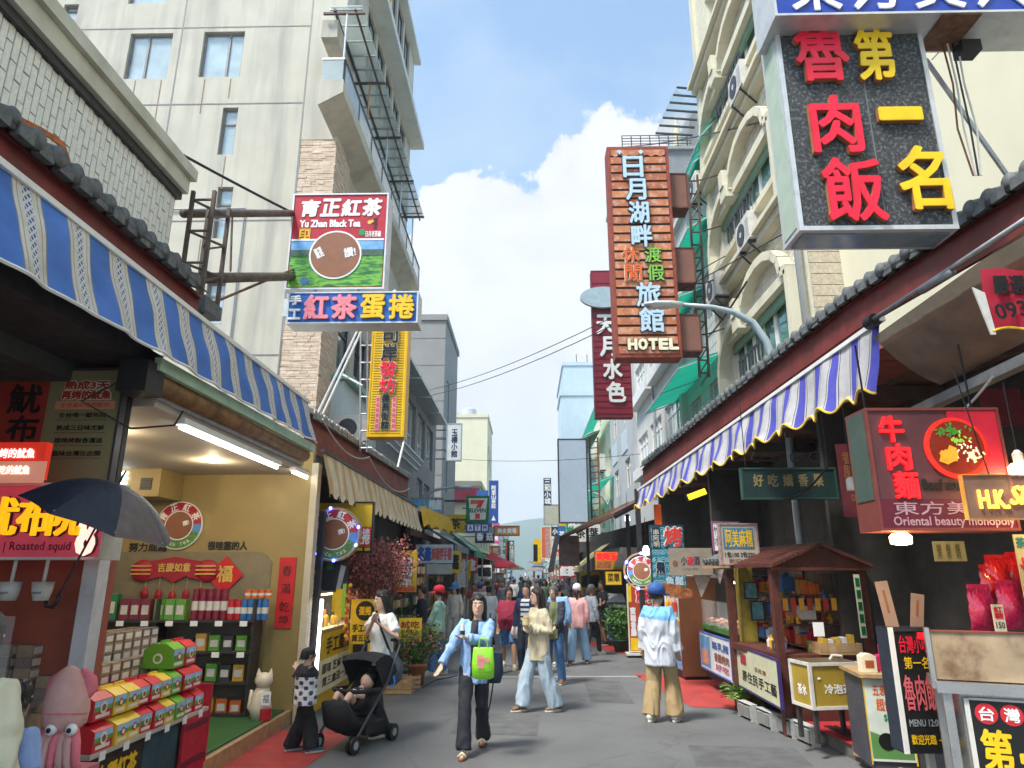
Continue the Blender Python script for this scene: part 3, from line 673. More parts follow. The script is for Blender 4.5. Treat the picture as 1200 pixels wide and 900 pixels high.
# black umbrella hanging from the stall
o = thing('umbrella', 'open dark navy umbrella tilted beside the squid sign', 'umbrella', aY(68, 700, 4.25))
NAV = mat('umbrella_navy', (.010, .014, .026), .6, .2, 12, bump=.08); NAV2 = mat('umbrella_grey_panel', (.12, .09, .085), .6, .2, 12)
top = aY(142, 562, 4.25)-Vector(o.location); ax = (top-Vector((0, 0, 0))).normalized()
q = ax.to_track_quat('Z', 'Y').to_matrix().to_4x4(); q.translation = top-ax*.05
def canopy(m):
    m.M = q; n = 8
    for k in range(n):
        a0, a1 = 2*math.pi*k/n, 2*math.pi*(k+1)/n
        def fn(u, v):
            a = a0+(a1-a0)*u; rr = .46*v*(1-.07*math.sin(math.pi*u)*v); return (rr*math.cos(a), rr*math.sin(a), .02-.24*v**2.1+.01*math.sin(math.pi*u)*v)
        m.grid(fn, 6, 8, NAV if k != 5 else NAV2)
P('canopy', o, canopy, True)
P('shaft', o, lambda m: m.tube([(0, 0, 0), top+ax*.06], .007, M['black'], 8)); P('handle', o, lambda m: m.tube([ax*.02, (0, 0, -.02), (-.025, 0, -.055), (-.06, 0, -.05), (-.068, 0, -.02)], .013, M['black'], 8), True)
P('rib', o, lambda m: [m.tube([q @ Vector((0, 0, -.0)), q @ Vector((.44*math.cos(2*math.pi*k/8), .44*math.sin(2*math.pi*k/8), -.20))], .004, M['steel'], 4) for k in range(8)])
# pink squid plush
o = thing('squid_plush', 'large pink squid plush toy with white eyes by the squid stall', 'plush toy', aY(66, 905, 4.55))
PK = mat('pink_plush', (.72, .40, .36), .95, .1, 10, bump=.4, bscale=250); PK2 = mat('deep_pink_plush', (.80, .20, .24), .95, .1, 10, bump=.4, bscale=250)
P('body', o, lambda m: m.rings([((0, 0, .28), .10, .09), ((0, 0, .33), .155, .13), ((0, 0, .42), .165, .14), ((-.005, 0, .55), .15, .13), ((-.01, 0, .64), .115, .10), ((-.015, 0, .70), .07, .06), ((-.02, 0, .735), .02, .02)], PK, 20), True)
P('seam', o, lambda m: m.tube([(.166*math.cos(a), -.142*math.sin(a), .40+.02*math.sin(a)) for a in [R(18*k) for k in range(11)]], .006, PK2, 6))
for sg in (-1, 1): P('fin', o, lambda m: m.rings([((sg*.12, .03, .50), .03, .03), ((sg*.14, .03, .57), .06, .04), ((sg*.12, .03, .65), .055, .04), ((sg*.07, .03, .71), .02, .02)], PK2, 12), True)
for sg in (-1, 1):
    e = P('eye', o, lambda m: m.ball((.06+sg*.075, -.115, .31), (.042, .035, .042), WHT)); P('pupil', e, lambda m: m.ball((.06+sg*.075, -.148, .31), (.018, .01, .018), BLK))
for k in range(7):
    x = -.12+.045*k; P('tentacle', o, lambda m: m.tube([(x*.7, -.03, .3), (x*1.15, -.1-.01*(k % 2), .22), (x*1.35, -.12, .1), (x*1.5+.01*(k % 3), -.09-.03*(k % 2), .0)], [.032, .034, .03, .02], PK if k % 3 else PK2, 10), True)
o.scale = (.82, .82, .82); P('stool', o, lambda m: m.box(-.2, .2, -.1, .2, -.42, .02, mat('pink_stool', (.55, .16, .2), .5, .1)))
# ------------------------------------------------------------------ front display of tea gifts, facing the street
D = thing('display_stand', 'low display stand with posters and red cloth end at the tea shop front', 'display stand', (-3.3, 4.95, .0))
P('shelf', D, lambda m: m.box(-.45, .40, .0, 1.75, .58, .61, mat('shelf_pale', (.5, .45, .38), .5, .1)))
P('carcass', D, lambda m: m.box(-.43, .36, .03, 1.73, .02, .578, mat('display_dark', (.05, .045, .04), .6, .2)))
P('red_cloth', D, lambda m: (m.box(.05, .41, 1.75, 1.775, .16, .80, pm('cloth_red', '#b51c30', rough=.8)), m.box(.38, .405, 1.3, 1.749, .05, .575, MATS['cloth_red'])))
[P('woven_band', D, lambda m: m.box(.406, .41, 1.31, 1.74, z, z+.05, pm('cloth_band', '#6e1730'))) for z in (.2, .48)]
P('poster', D, lambda m: (m.box(.362, .368, .08, .72, .1, .56, pm('poster_black', '#2a241c')), m.box(.362, .368, .74, 1.27, .1, .56, pm('poster_teal', '#1d4652'))))
mb = MB(); mb.M = Matrix.Translation((.372, .4, 0)) @ Matrix.Rotation(R(90), 4, 'Z'); mb.text('土種紅茶', 0, .42, .5, .16, YEL, 0, .006); mb.build('lettering', D)
for k in range(6): P('price_tag', D, lambda m: m.box(.402, .406, .1+.29*k, .17+.29*k, .55, .605, WHT))
P('riser', D, lambda m: (m.box(-.45, .03, .02, 1.74, .612, .86, M['wood']), m.box(-.45, -.14, .02, 1.74, .862, 1.06, M['wood'])))
GB = {'red': pm('box_red', '#c8202c', rough=.35), 'yellow': pm('box_yellow', '#e8c23a', rough=.35), 'green': pm('box_green', '#6aa82c', rough=.35)}
PIC = [pm('box_sky', '#9cc4e8', rough=.35), pm('box_field', '#5f9a3a', rough=.35, var=.4, scale=30), pm('box_print_white', '#e8e2d4', rough=.35)]
def gift_box(loc, w, d, h, c, label):
    o = thing('gift_box', label, 'box', loc, 0, 'tea gift boxes on the front display'); m_ = GB[c]
    P('body', o, lambda m: (m.box(-d/2, d/2, 0, w, 0, h*.68, m_),))
    P('gable', o, lambda m: m.prism([(-d/2, h*.68), (d/2, h*.68), (d*.22, h*.9), (-d*.22, h*.9)], .003, w-.003, m_))
    P('handle', o, lambda m: (m.box(-.006, .006, w*.1, w*.9, h*.9, h, m_)))
    P('picture', o, lambda m: (m.box(d/2+.0005, d/2+.002, .01, w-.01, h*.30, h*.66, PIC[0]), m.box(d/2+.002, d/2+.003, .01, w-.01, h*.30, h*.46, PIC[1]), m.disc((d/2+.004, w*.5, h*.40), w*.17, .002, RED if c != 'red' else PIC[2], 16, 'x'), m.box(d/2+.0005, d/2+.003, w*.15, w*.85, h*.08, h*.2, PIC[2]), m.disc((d/2+.006, w*.5, h*.40), w*.1, .002, PIC[2] if c != 'red' else BRN, 14, 'x')))
    P('emblem', o, lambda m: (m.disc((0, -.003, h*.36), d*.16, .003, PIC[2], 16), m.disc((0, -.005, h*.36), d*.1, .003, m_, 14)))
    return o
colsG = ['red', 'yellow', 'yellow', 'red', 'red', 'yellow', 'green', 'red', 'red']; wsG = [.24, .17, .17, .18, .17, .16, .17, .18, .18]
names = ['nearest', 'second', 'third', 'fourth', 'fifth', 'sixth', 'seventh', 'eighth', 'farthest']
for layer in range(2):
    y = 4.98
    for k, (c, w) in enumerate(zip(colsG, wsG)):
        gift_box((-3.04+rnd.uniform(-.012, .012)-(.04 if layer else 0), y, .612+layer*.192), w*.95, .26, .19, c, '%s tea gift box with carry handle, %s of the %s row' % (c, names[k], ('lower', 'upper')[layer])); y += w
for k, c in enumerate(('green', 'red')): gift_box((-3.14, 6.14+.22*k, .612+.384), .2, .26, .22, c, '%s tea gift box standing on top of the upper row' % c)
# packets on the tiers
PKT = [mat('packet_%d' % k, c, .3, .2, 20, coat=.3) for k, c in enumerate(((.33, .25, .17), (.22, .16, .13), (.30, .22, .15), (.16, .14, .14)))]
pm_ = {}
for k in range(4):
    b = MB(); b.box(-.055, .055, 0, .12, 0, .075, PKT[k]); b.box(.0555, .057, .015, .105, .015, .06, M['offwhite']); me = b.build('tea_packet'); pm_[k] = me.data; bpy.data.objects.remove(me)
for (x, z0, nz_) in ((-3.33, .862, 3), (-3.50, 1.062, 3), (-3.65, 1.062, 3)):
    for r_ in range(nz_):
        for k in range(12):
            o = link('tea_packet', pm_[(k//2+r_) % 4], None, (x, 5.0+.142*k, z0+.077*r_)); tag(o, 'brown wrapped tea packet stacked on the stepped display', 'packet', 'tea packets on the stepped display')
# wall shelf with tins
o = thing('wall_shelf', 'dark shelving unit along the yellow tea shop wall', 'shelf', (-4.5, 8.78, .15)); SD = mat('shelf_dark', (.03, .027, .025), .5, .3)
[P('upright', o, lambda m: m.box(x-.015, x+.015, -.18, .1, 0, 1.32, SD)) for x in (-1.2, .01, 1.2)]; P('back_panel', o, lambda m: m.box(-1.2, 1.2, .095, .11, .02, 1.05, mat('shelf_back', (.10, .085, .06), .6, .2)))
for z in (.02, .36, .70, 1.05): P('shelf_board', o, lambda m: m.box(-1.22, 1.22, -.2, .09, z, z+.025, SD))
for z in (.70, 1.05):
    for k in range(8): P('price_tag', o, lambda m: m.box(-1.05+.3*k, -.96+.3*k, -.206, -.202, z-.04, z+.02, WHT))
def product(kind, loc, w, h, m_, label, group):
    b = MB()
    if kind == 'tin': b.lathe([(w/2, 0), (w/2, h*.82), (w*.46, h*.84), (w*.46, h), (.001, h)], (0, 0, 0), m_, 14); b.disc((0, 0, h*.45), w*.505, h*.3, M['offwhite'], 14, 'z')
    else: b.box(-w/2, w/2, -.05, .05, 0, h, m_); b.box(-w*.35, w*.35, -.053, -.0505, h*.25, h*.7, M['offwhite'])
    o_ = b.build('tea_tin' if kind == 'tin' else 'tea_carton'); o_.location = loc; return tag(o_, label, 'tin' if kind == 'tin' else 'box', group)
C_ = {k: pm('prod_'+k, h, rough=.35) for k, h in dict(green='#2f7a4a', lime='#5f9a34', maroon='#7a1f36', red='#b3202e', blue='#2d6aa8', orange='#d0672c', gold='#c89a3a').items()}
zt = .15+1.077
for k in range(4): product('carton', (-5.55+.15*k, 8.72, zt), .14, .30, C_['green'], 'green tea carton in the row on the shelf top', 'green tea cartons')
for k in range(3): product('carton', (-4.93+.13*k, 8.72, zt), .12, .24, C_['maroon'], 'maroon tea carton in the row on the shelf top', 'maroon tea cartons')
for k in range(3): product('carton', (-4.5+.13*k, 8.72, zt), .12, .24, C_['lime'], 'lime green tea carton in the row on the shelf top', 'lime tea cartons')
for k in range(7): product('tin', (-4.08+.09*k, 8.72, zt), .085, .24+.12*(k < 5), C_['maroon'] if k < 5 else C_['red'], 'red capped tea tin on the shelf top by the red couplet', 'red tea tins')
for k in range(4): product('tin', (-3.42+.085*k-.04, 8.70, zt), .08, .24, C_['blue'], 'blue tea tin on the shelf top by the red couplet', 'blue tea tins')
for k in range(4): product('tin', (-3.46+.085*k, 8.78, zt+.25), .08, .1, C_['orange'], 'orange tea tin above the blue tins', 'orange tea tins')
for r_, z in enumerate((.17, .535, .875)):
    for k in range(14):
        product('carton', (-5.6+.165*k, 8.74, z), .13, rnd.uniform(.12, .2), C_[rnd.choice(['gold', 'maroon', 'orange', 'lime'])] if rnd.random() < .5 else M['darkmetal'], 'small tea carton on the lower shelves of the tea shop', 'small cartons on the lower shelves')
flat_m = MB(); flat_m.box(-4.6, -2.98, 6.75, 9.05, .152, .164, TURF); tag(flat_m.build('green_mat'), 'green artificial turf mat on the tea shop floor', 'mat')
# porcelain cat with red drum
o = thing('cat_statue', 'cream porcelain cat statue holding a white plaque in the tea shop', 'statue', aZ(304, 842, .165)); PC = mat('cream_porcelain', (.72, .62, .46), .18, .05, coat=.6)
P('body', o, lambda m: (m.rings([((0, 0, 0), .10, .09), ((0, 0, .12), .13, .11), ((0, 0, .26), .10, .09), ((.01, 0, .33), .075, .07)], PC, 18), m.tube([(-.08, 0, .05), (-.14, .03, .12), (-.13, .03, .3)], [.03, .03, .02], PC, 8)), True)
h = P('head', o, lambda m: (m.ball((.02, -.02, .41), (.105, .09, .09), PC, 16, 10),), True)
for sg in (-1, 1): P('ear', h, lambda m: m.rings([((.02+sg*.065, -.01, .46), .035, .02), ((.02+sg*.075, -.01, .54), .004, .004)], PC, 8))
P('plaque', o, lambda m: m.box(.05, .15, -.13, -.11, .16, .3, WHT)); P('lettering', o, lambda m: m.text('福', .1, .23, .07, .09, BLK, -.132)); P('red_base', o, lambda m: m.lathe([(.06, 0), (.065, .12), (.001, .12)], (.1, -.09, .0), C_['red'], 16))
# ------------------------------------------------------------------ yellow egg roll shop
o = thing('egg_roll_shop', 'yellow egg roll shop with lit food case beside the tea shop', 'shop', (-2.85, 9.25, 0)); YW = pm('shop_yellow', '#d9b21c', rough=.5)
P('interior_wall', o, lambda m: (m.box(-2.6, -2.5, 0, 3.2, 0.004, 3.2, mat('interior_dark', (.05, .045, .04), .8, .3)), m.box(-2.5, -.1, 3.1, 3.2, .004, 3.1, MATS['interior_dark']), m.box(-2.5, 0, 0, 3.2, 3.1, 3.2, MATS['interior_dark'])))
P('counter', o, lambda m: m.box(-.7, .02, .35, 2.9, 0.004, .98, YW)); P('counter_top', o, lambda m: m.box(-.72, .05, .33, 2.92, .982, 1.02, M['steel']))
mn = P('menu_panel', o, lambda m: m.box(.022, .035, .4, 2.5, .18, .97, YW)); P('white_panel', mn, lambda m: m.box(.036, .04, .55, 2.4, .2, .62, CRM))
mb = MB(); mb.M = Matrix.Translation((.042, 1.4, 0)) @ Matrix.Rotation(R(90), 4, 'Z'); mb.text('手工蛋捲', .1, .79, 1.3, .22, BLK, 0, .006); mb.text('原味 芝麻 咖啡', .05, .5, 1.5, .13, BLK, -.004, .003); mb.text('買三盒送一盒', .05, .33, 1.4, .12, BLK, -.004, .003); mb.build('lettering', mn)
gc = P('glass_case', o, lambda m: (m.box(.0, .01, .5, 2.6, 1.022, 1.5, M['clear']), m.box(-.6, .01, .49, .5, 1.022, 1.5, M['clear'])))
P('case_frame', gc, lambda m: (m.box(-.6, .02, .48, 2.62, 1.5, 1.53, M['steel']), [m.box(-.01, .015, y, y+.025, 1.022, 1.5, M['steel']) for y in (.48, 1.5, 2.6)]))
lt = P('case_lamp', o, lambda m: m.tube([(-.2, .6, 1.47), (-.2, 2.5, 1.47)], .02, WARM, 8)); area_lamp('case_glow', (-.2, 1.5, 1.44), 14, (1, .72, .35), lt, .05, 1.9)
for k in range(16):
    x, y = rnd.uniform(-.5, -.08), .6+.12*k; h_ = rnd.uniform(.1, .2)
    q_ = MB(); q_.lathe([(.04, 0), (.045, h_*.8), (.03, h_), (.001, h_)], (0, 0, 0), rnd.choice([C_['gold'], C_['orange'], YW]), 10); c = q_.build('egg_roll_jar'); c.location = (-2.85+x, 9.25+y, 1.021); tag(c, 'small golden egg roll jar inside the lit food case', 'jar', 'egg roll jars in the lit case')
P('menu_board', o, lambda m: ([m.box(-.52+.0, -.12, .2, .22, 1.0+.28*k, 1.26+.28*k, YW) for k in range(4)], [m.text('蛋捲禮盒', -.32, 1.13+.28*k, .3, .09, BLK, .195, .003) for k in range(4)]))
P('door_post', o, lambda m: m.box(.0, .07, .2, .3, .004, 2.6, M['darkmetal']))
lt = thing('tube_light', 'upright glowing white LED tube at the egg roll shop post', 'lamp', (-2.74, 9.42, .28)); P('tube', lt, lambda m: m.tube([(0, 0, 0), (.02, 0, 1.15)], .022, mat('lit_led', (1, .96, .95), .4, 0, emis=5), 10)); P('backing', lt, lambda m: m.box(-.02, .03, .02, .05, -.02, 1.17, M['alu']))
s = Sign('scroll_panel', 'yellow panel with black iron scrolls under the cream awning', (362, 588, 437, 648), Y=10.4, d=.08, face=YW, frame=BLK, fw=.02)
def scroll(m):
    for (cx, cz, r) in ((-.33, .5, .08), (-.2, .4, .1), (-.36, .25, .07), (-.1, .5, .07), (.0, .32, .08)): m.tube([(cx+r*(1-t*.8)*math.cos(7*t), s.y-.02, cz+r*(1-t*.8)*math.sin(7*t)) for t in [k/14 for k in range(15)]], .009, BLK, 5)
    m.tube([(-.4, s.y-.02, .1), (-.3, s.y-.02, .35), (-.15, s.y-.02, .6)], .01, BLK, 5)
P('iron_scroll', s.o, scroll); s.rectm(414, 618, 436, 640, BRED, 'red_field'); s.text('蛋捲', 416, 620, 434, 638, WHT, .006, lift=.012); s.text('手工', 400, 640, 436, 647, BLK, .004)
w = thing('round_sign', 'round double sided tea logo sign ringed with blue LEDs', 'sign', aY(389, 657, 9.7)); round_logo(w, 0, 0, .36, .355, .1)
LEDB = mat('blue_led', (.08, .12, 1), .4, 0, emis=14)
P('rim', w, lambda m: m.sector((0, .05, .36), .35, .372, 0, 2*math.pi, .12, M['wood'], 40))
for a in (100, 200, 335, 15, 228, 275): P('led', w, lambda m: m.ball((.36*math.cos(R(a)), -.03, .36+.36*math.sin(R(a))), .022, LEDB, 8, 6))
P('bracket', w, lambda m: m.tube([(-.36, .05, .36), (-.75, .05, .4)], .015, M['darkmetal'], 6))
def bush(name, label, loc, stems, leafs, rad, h, mats, cat='plant', leaf=.03, spread=1.0, pot=None, seed=1, stemm=None):
    r = random.Random(seed); o = thing(name, label, cat, loc); base = 0
    if pot: base = pot[1]; P('pot', o, lambda m: m.lathe([(pot[0]*.72, 0), (pot[0]*.95, pot[1]*.85), (pot[0]*1.08, pot[1]*.86), (pot[0]*1.08, pot[1]), (pot[0]*.9, pot[1]), (pot[0]*.85, pot[1]*.92), (.001, pot[1]*.9)], (0, 0, 0), pot[2], 20), True)
    tips = []
    def st(m):
        for k in range(stems):
            a = r.uniform(0, 6.28); rr = rad*spread*math.sqrt(r.random()); t = Vector((rr*math.cos(a), rr*math.sin(a), base+h*r.uniform(.55, 1))); b = Vector((t.x*.12, t.y*.12, base*.9)); mid = (t+b)/2+Vector((t.x*.12, t.y*.12, h*.08)); m.tube([b, mid, t], [.008, .006, .002], stemm or M['rust'], 5); tips.append((b, mid, t))
    P('stem', o, st)
    def lv(m):
        for k in range(leafs):
            b, mid, t = r.choice(tips); s_ = r.random()**.6; p = mid.lerp(t, s_) if r.random() < .75 else b.lerp(mid, .3+.7*s_)
            p = p+Vector((r.gauss(0, 1), r.gauss(0, 1), r.gauss(0, 1)))*leaf*1.6; d = Vector((r.uniform(-1, 1), r.uniform(-1, 1), r.uniform(-.5, 1))).normalized(); q_ = d.orthogonal().normalized(); q_ = Matrix.Rotation(r.uniform(0, 6.28), 3, d) @ q_; L_ = leaf*r.uniform(.6, 1.3); W_ = L_*.36
            m.add([p, p+d*L_*.5+q_*W_, p+d*L_, p+d*L_*.5-q_*W_], [(0, 1, 2, 3)], r.choice(mats))
    t = P('foliage', o, lv); t['kind'] = 'stuff'; return o
PKL = [mat('dried_flower_%d' % k, c, .8, .3, 20) for k, c in enumerate(((.46, .12, .13), (.32, .07, .085), (.52, .22, .20), (.20, .07, .06)))]
bush('dried_flower_bush', 'bushy dried pink flower branches above and behind the mother', aY(438, 742, 11.6), 70, 3600, .62, 1.15, PKL, leaf=.05, seed=3, pot=(.14, .3, M['darkmetal']))
o = thing('plant_stand', 'dark tall stand under the dried pink flower bush', 'stand', (aY(438, 742, 11.6).x, 11.6, 0)); P('post', o, lambda m: m.tube([(0, 0, 0), (0, 0, aY(438, 742, 11.6).z)], .06, M['darkmetal'], 10)); P('base', o, lambda m: m.disc((0, 0, .02), .2, .04, M['darkmetal'], 20, 'z'))
s = Sign('deer_sign', 'narrow yellow hanging sign with white characters above the notice stand', (464, 645, 488, 694), Y=13.2, d=.08, face=YW, frame=None)
s.chars('鹿司岸', 469, 652, 483, 688, WHT, outline=BLK, ow=.01, bold=.006); s.rectm(465, 687, 487, 693, ORG, 'orange_foot')
s = Sign('notice_board', 'tilted bright yellow notice on a black stand left of the walkers', (467, 724, 494, 752), Y=11.9, d=.02, face=pm('notice_yellow', '#f2d21c', rough=.5), frame=None, tilt=.1)
s.text('試吃', 470, 728, 491, 736, C_['red'], .004); s.text('手作點心', 470, 738, 491, 744, BLK, .002); P('stand', s.o, lambda m: (m.bar((0, .03, -.62), (0, .03, .1), .03, .03, M['black']), m.box(-.18, .18, -.1, .16, -.64, -.61, M['black'])))
for k in range(2): s.text('買大送小', 470, 745+k*3.5, 491, 747.5+k*3.5, BLK, .001)
TERRA = mat('terracotta', (.36, .12, .055), .8, .15, 8, bump=.1)
bush('potted_plant', 'leafy flowering plant in a terracotta pot beside the yellow notice', aZ(487, 803), 40, 1500, .38, .55, [M['green'], M['green2'], PKL[0], M['green']], leaf=.055, seed=5, pot=(.17, .34, TERRA), stemm=M['green'])
bush('potted_plant', 'small green plant low behind the wooden crates on the left', aY(468, 806, 12.6), 30, 900, .3, .9, [M['green'], M['green2']], leaf=.06, seed=6, pot=(.14, .25, M['darkmetal']), stemm=M['green'])
def crate(loc, w, d, h, label, m_, rz=0):
    o = thing('crate', label, 'crate', loc, rz, 'wooden crates by the left stall')
    for k in range(3): z = h*(k+.08)/3; P('slat', o, lambda m: (m.box(-w/2, w/2, -d/2-.008, -d/2+.008, z, z+h*.25, m_), m.box(-w/2, w/2, d/2-.008, d/2+.008, z, z+h*.25, m_), m.box(-w/2-.008, -w/2+.008, -d/2+.01, d/2-.01, z, z+h*.25, m_), m.box(w/2-.008, w/2+.008, -d/2+.01, d/2-.01, z, z+h*.25, m_)))
    P('bottom', o, lambda m: m.box(-w/2, w/2, -d/2, d/2, .005, .02, m_)); return o
crate(aZ(468, 812), .42, .3, .22, 'pale wooden crate on the road left of the terracotta pot', M['wood']); crate(aZ(480, 806), .3, .25, .2, 'small pale crate between the notice stand and the pot', M['wood'], .3)
# yellow menus, poster and hanging snacks packed round the egg roll shop
s = Sign('menu_board', 'yellow menu board with round black emblem left of the mother', (410, 702, 444, 768), Y=10.95, d=.03, face=pm('menu_yellow', '#e3bd22', rough=.5, var=.12), frame=None); s.disc(427, 716, 11, BLK, 'emblem'); s.text('蛋捲', 420, 711, 434, 721, YEL, .004, lift=.008); s.text('手工現做', 413, 732, 441, 741, BLK, .004); s.text('買五送一', 413, 744, 441, 752, BLK, .003); s.rectm(415, 755, 432, 766, BLK, 'black_block')
s = Sign('hanging_poster', 'dark hanging poster with a white figure shape below the round LED sign', (378, 656, 408, 692), Y=10.1, d=.01, face=pm('poster_slate', '#2a3036', rough=.5), frame=None, cat='poster'); s.text('茶', 382, 660, 390, 668, GRN, .004); P('white_streak', s.o, lambda m: m.prism([(s.u(395), s.v(690)), (s.u(400), s.v(690)), (s.u(405), s.v(664)), (s.u(399), s.v(662))], s.y-.006, s.y-.002, pm('streak_white', '#b8bcc0')))
s = Sign('wall_menu', 'tall yellow grid menu inside the egg roll shop entrance', (347, 668, 371, 768), Y=9.75, d=.02, face=MATS['menu_yellow'], frame=None, cat='menu')
for k in range(5): s.text(('原味', '芝麻', '海苔', '花生', '咖啡')[k], 350, 672+19*k, 367, 681+19*k, BLK, .004); s.rectm(347.5, 684+19*k, 370.5, 685+19*k, BLK, 'rule')
for k, (x, y, c, h) in enumerate(((396, 690, YEL, .34), (400, 690, YEL, .42), (404, 684, pm('strip_lime', '#9ac83c'), .45), (392, 694, YEL, .26))): o = thing('paper_strip', ('short', 'middle', 'lime', 'left')[k]+' paper strip hanging over the lit food case', 'decoration', aY(x, y, 9.9)); P('strip', o, lambda m: m.grid(lambda u, v: (-.025+.05*u, .012*math.sin(5*v+k), -h*v), 2, 8, c), True)
o = thing('flower_garland', 'orange flower garland hanging on the egg roll shop post', 'decoration', aY(409, 686, 10.0)); t = P('blossom', o, lambda m: [m.ball((rnd.uniform(-.03, .03), rnd.uniform(-.03, .03), -.045*k), .032, ORG if k % 3 else YEL, 7, 5) for k in range(17)]); t['kind'] = 'stuff'; P('cord', o, lambda m: m.tube([(0, 0, .1), (0, 0, -.75)], .006, M['black'], 4))
# ------------------------------------------------------------------ left: tall concrete building
YB = 13.0
W = thing('concrete_tower', 'tall pale concrete building with balconies and stone clad corner on the left', 'building', (0, YB, 0))
def pr(x0, y0, x1, y1, Y): a = aY(x0, (y0+y1)/2, Y); b = aY(x1, (y0+y1)/2, Y); t = aY((x0+x1)/2, y0, Y); c = aY((x0+x1)/2, y1, Y); return (a.x, b.x, c.z, t.z)
wins = [(149, 39, 199, 92), (236, 37, 284, 90), (258, 126, 276, 181), (252, 219, 270, 279), (240, 330, 262, 380), (150, 127, 162, 140), (74, 5, 91, 22), (153, -30, 196, 4), (60, -60, 100, -30), (236, -70, 284, -20)]
ops = [pr(*w, YB) for w in wins]
fw_ = mat('white_render', (.66, .66, .61), .8, .05, 1.2, streak=.28, dirtcol=(.33, .33, .30), bump=.04)
mb = MB(); wall_open(mb, -16, -4.95, 0, 16.3, ops, M['concrete'], 0, .16); mb.build('front_wall', W)
P('upper_wall', W, lambda m: (m.box(-16, -4.6, .5, 1.0, 16.3, 24, fw_), m.box(-16, -12.4, -.25, -.003, 11.2, 13.4, fw_)))
FRW = mat('grey_window_frame', (.22, .21, .2), .5, .2)
for k, (a, b, c, d) in enumerate(ops[:8]):
    big = k in (0, 1)
    window(W, a, b, c, d, .1, FRW, M['glasslt'], (.42,) if k == 0 else (.62,) if k == 1 else (), (.68,) if not big else (), M['curtain'], .045)
P('conduit', W, lambda m: m.tube([(-7.9, -.03, 9.3), (-6.0, -.03, 9.3), (-6.0, -.03, 4.5)], .018, GRY, 6))
P('rust_run', W, lambda m: [m.box(x, x+.025, -.004, -.001, z-h, z, mat('rust_stain', (.30, .22, .15), .9, .3, 9)) for x, z, h in ((-8.9, 12.62, .7), (-8.3, 12.62, 1.1), (-7.3, 12.62, .9), (-6.7, 12.62, .5), (-6.6, 10.6, .8), (-6.9, 8.6, .6))])['kind'] = 'stuff'
P('panel_joint', W, lambda m: ([m.box(-16, -4.95, -.008, -.001, z, z+.025, FRW) for z in (6.0, 9.02, 11.95, 14.05)], [m.box(x, x+.03, -.007, -.001, 4.3, 16.3, FRW) for x in (-8.0, -4.98, -12.6)]))
P('corner_block', W, lambda m: m.box(-4.949, -4.15, 0.0, .8, 11.0, 16.0, M['concrete'])); P('corner_base', W, lambda m: m.box(-4.949, -4.16, .02, .8, 0, 4.0, M['concrete']))
def stone_clad(m, u0, u1, z0, z1, y, md, rr, axis='y'):
    z = z0
    while z < z1-.02:
        h = rr.choice((.04, .055, .07)); u = u0
        while u < u1-.02:
            w = min(rr.uniform(.12, .34), u1-u); d = rr.uniform(.004, .016); zz = min(z+h-.006, z1)
            if axis == 'y': m.box(u, u+w-.006, y-d, y+.02, z, zz, rr.choice(md))
            else: m.box(y-.02, y+d, u, u+w-.006, z, zz, rr.choice(md))
            u += w
        z += h
STN = [mat('peach_stone_%d' % k, c, .85, .15, 12, bump=.3, bscale=60) for k, c in enumerate(((.64, .50, .38), (.69, .56, .44), (.59, .45, .33)))]
P('corner_core', W, lambda m: m.box(-4.949, -4.16, .021, 1.2, 4.0, 11.0, STN[2]))
t = P('stone_cladding', W, lambda m: (stone_clad(m, -4.95, -4.15, 4.2, 11.0, .02, STN, rnd), stone_clad(m, 0, .9, 4.2, 11.0, -4.16, STN, rnd, 'x'))); t['kind'] = 'stuff'
# side wall facing the street
side = thing('tower_side_wing', 'balconied street side of the tall concrete building with glass canopy', 'building', (-4.25, YB, 0), R(90))
ops2 = [(1.3, 2.1, 8.6, 10.4), (2.5, 4.2, 8.6, 10.4), (4.6, 6.5, 8.6, 10.4), (1.0, 2.6, 6.2, 7.6), (3.0, 4.4, 6.2, 7.6)]
mb = MB(); wall_open(mb, .8, 9, 0, 22, ops2+[(2.2+1.2*k, 3.2+1.2*k, 14.6, 16.8) for k in range(5)]+[(2.2+1.2*k, 3.2+1.2*k, 17.4, 20.6) for k in range(5)], M['concrete'], 0, .2); mb.build('side_wall', side)
for (a, b, c, d) in ops2: window(side, a, b, c, d, .12, M['darkmetal'], M['glass'], (.5,), (.7,), None, .06)
for k in range(5):
    for (c, d) in ((14.6, 16.8), (17.4, 20.6)): window(side, 2.2+1.2*k, 3.2+1.2*k, c, d, .1, M['darkmetal'], M['glasslt'], (.5,), (.5,), None, .06)
P('teal_panel', side, lambda m: (m.box(1.0, 5.2, -.35, -.002, 4.6, 5.75, mat('pale_teal_panel', (.55, .66, .68), .5, .05, 2)), m.box(.9, 5.4, -.5, -.001, 5.76, 5.9, pm('teal_gutter', '#8fb3a6'))))
bal = MB()
for (ya, yb, zt_, x1) in ((-1.0, 9, 11.75, -.62),):
    bal.prism([(0.3, zt_-.62), (x1, zt_-.12), (x1, zt_), (.3, zt_)], ya, yb, M['concrete'], 'y')
bl = MB(); bl.M = Matrix.Rotation(R(-90), 4, 'Z'); 
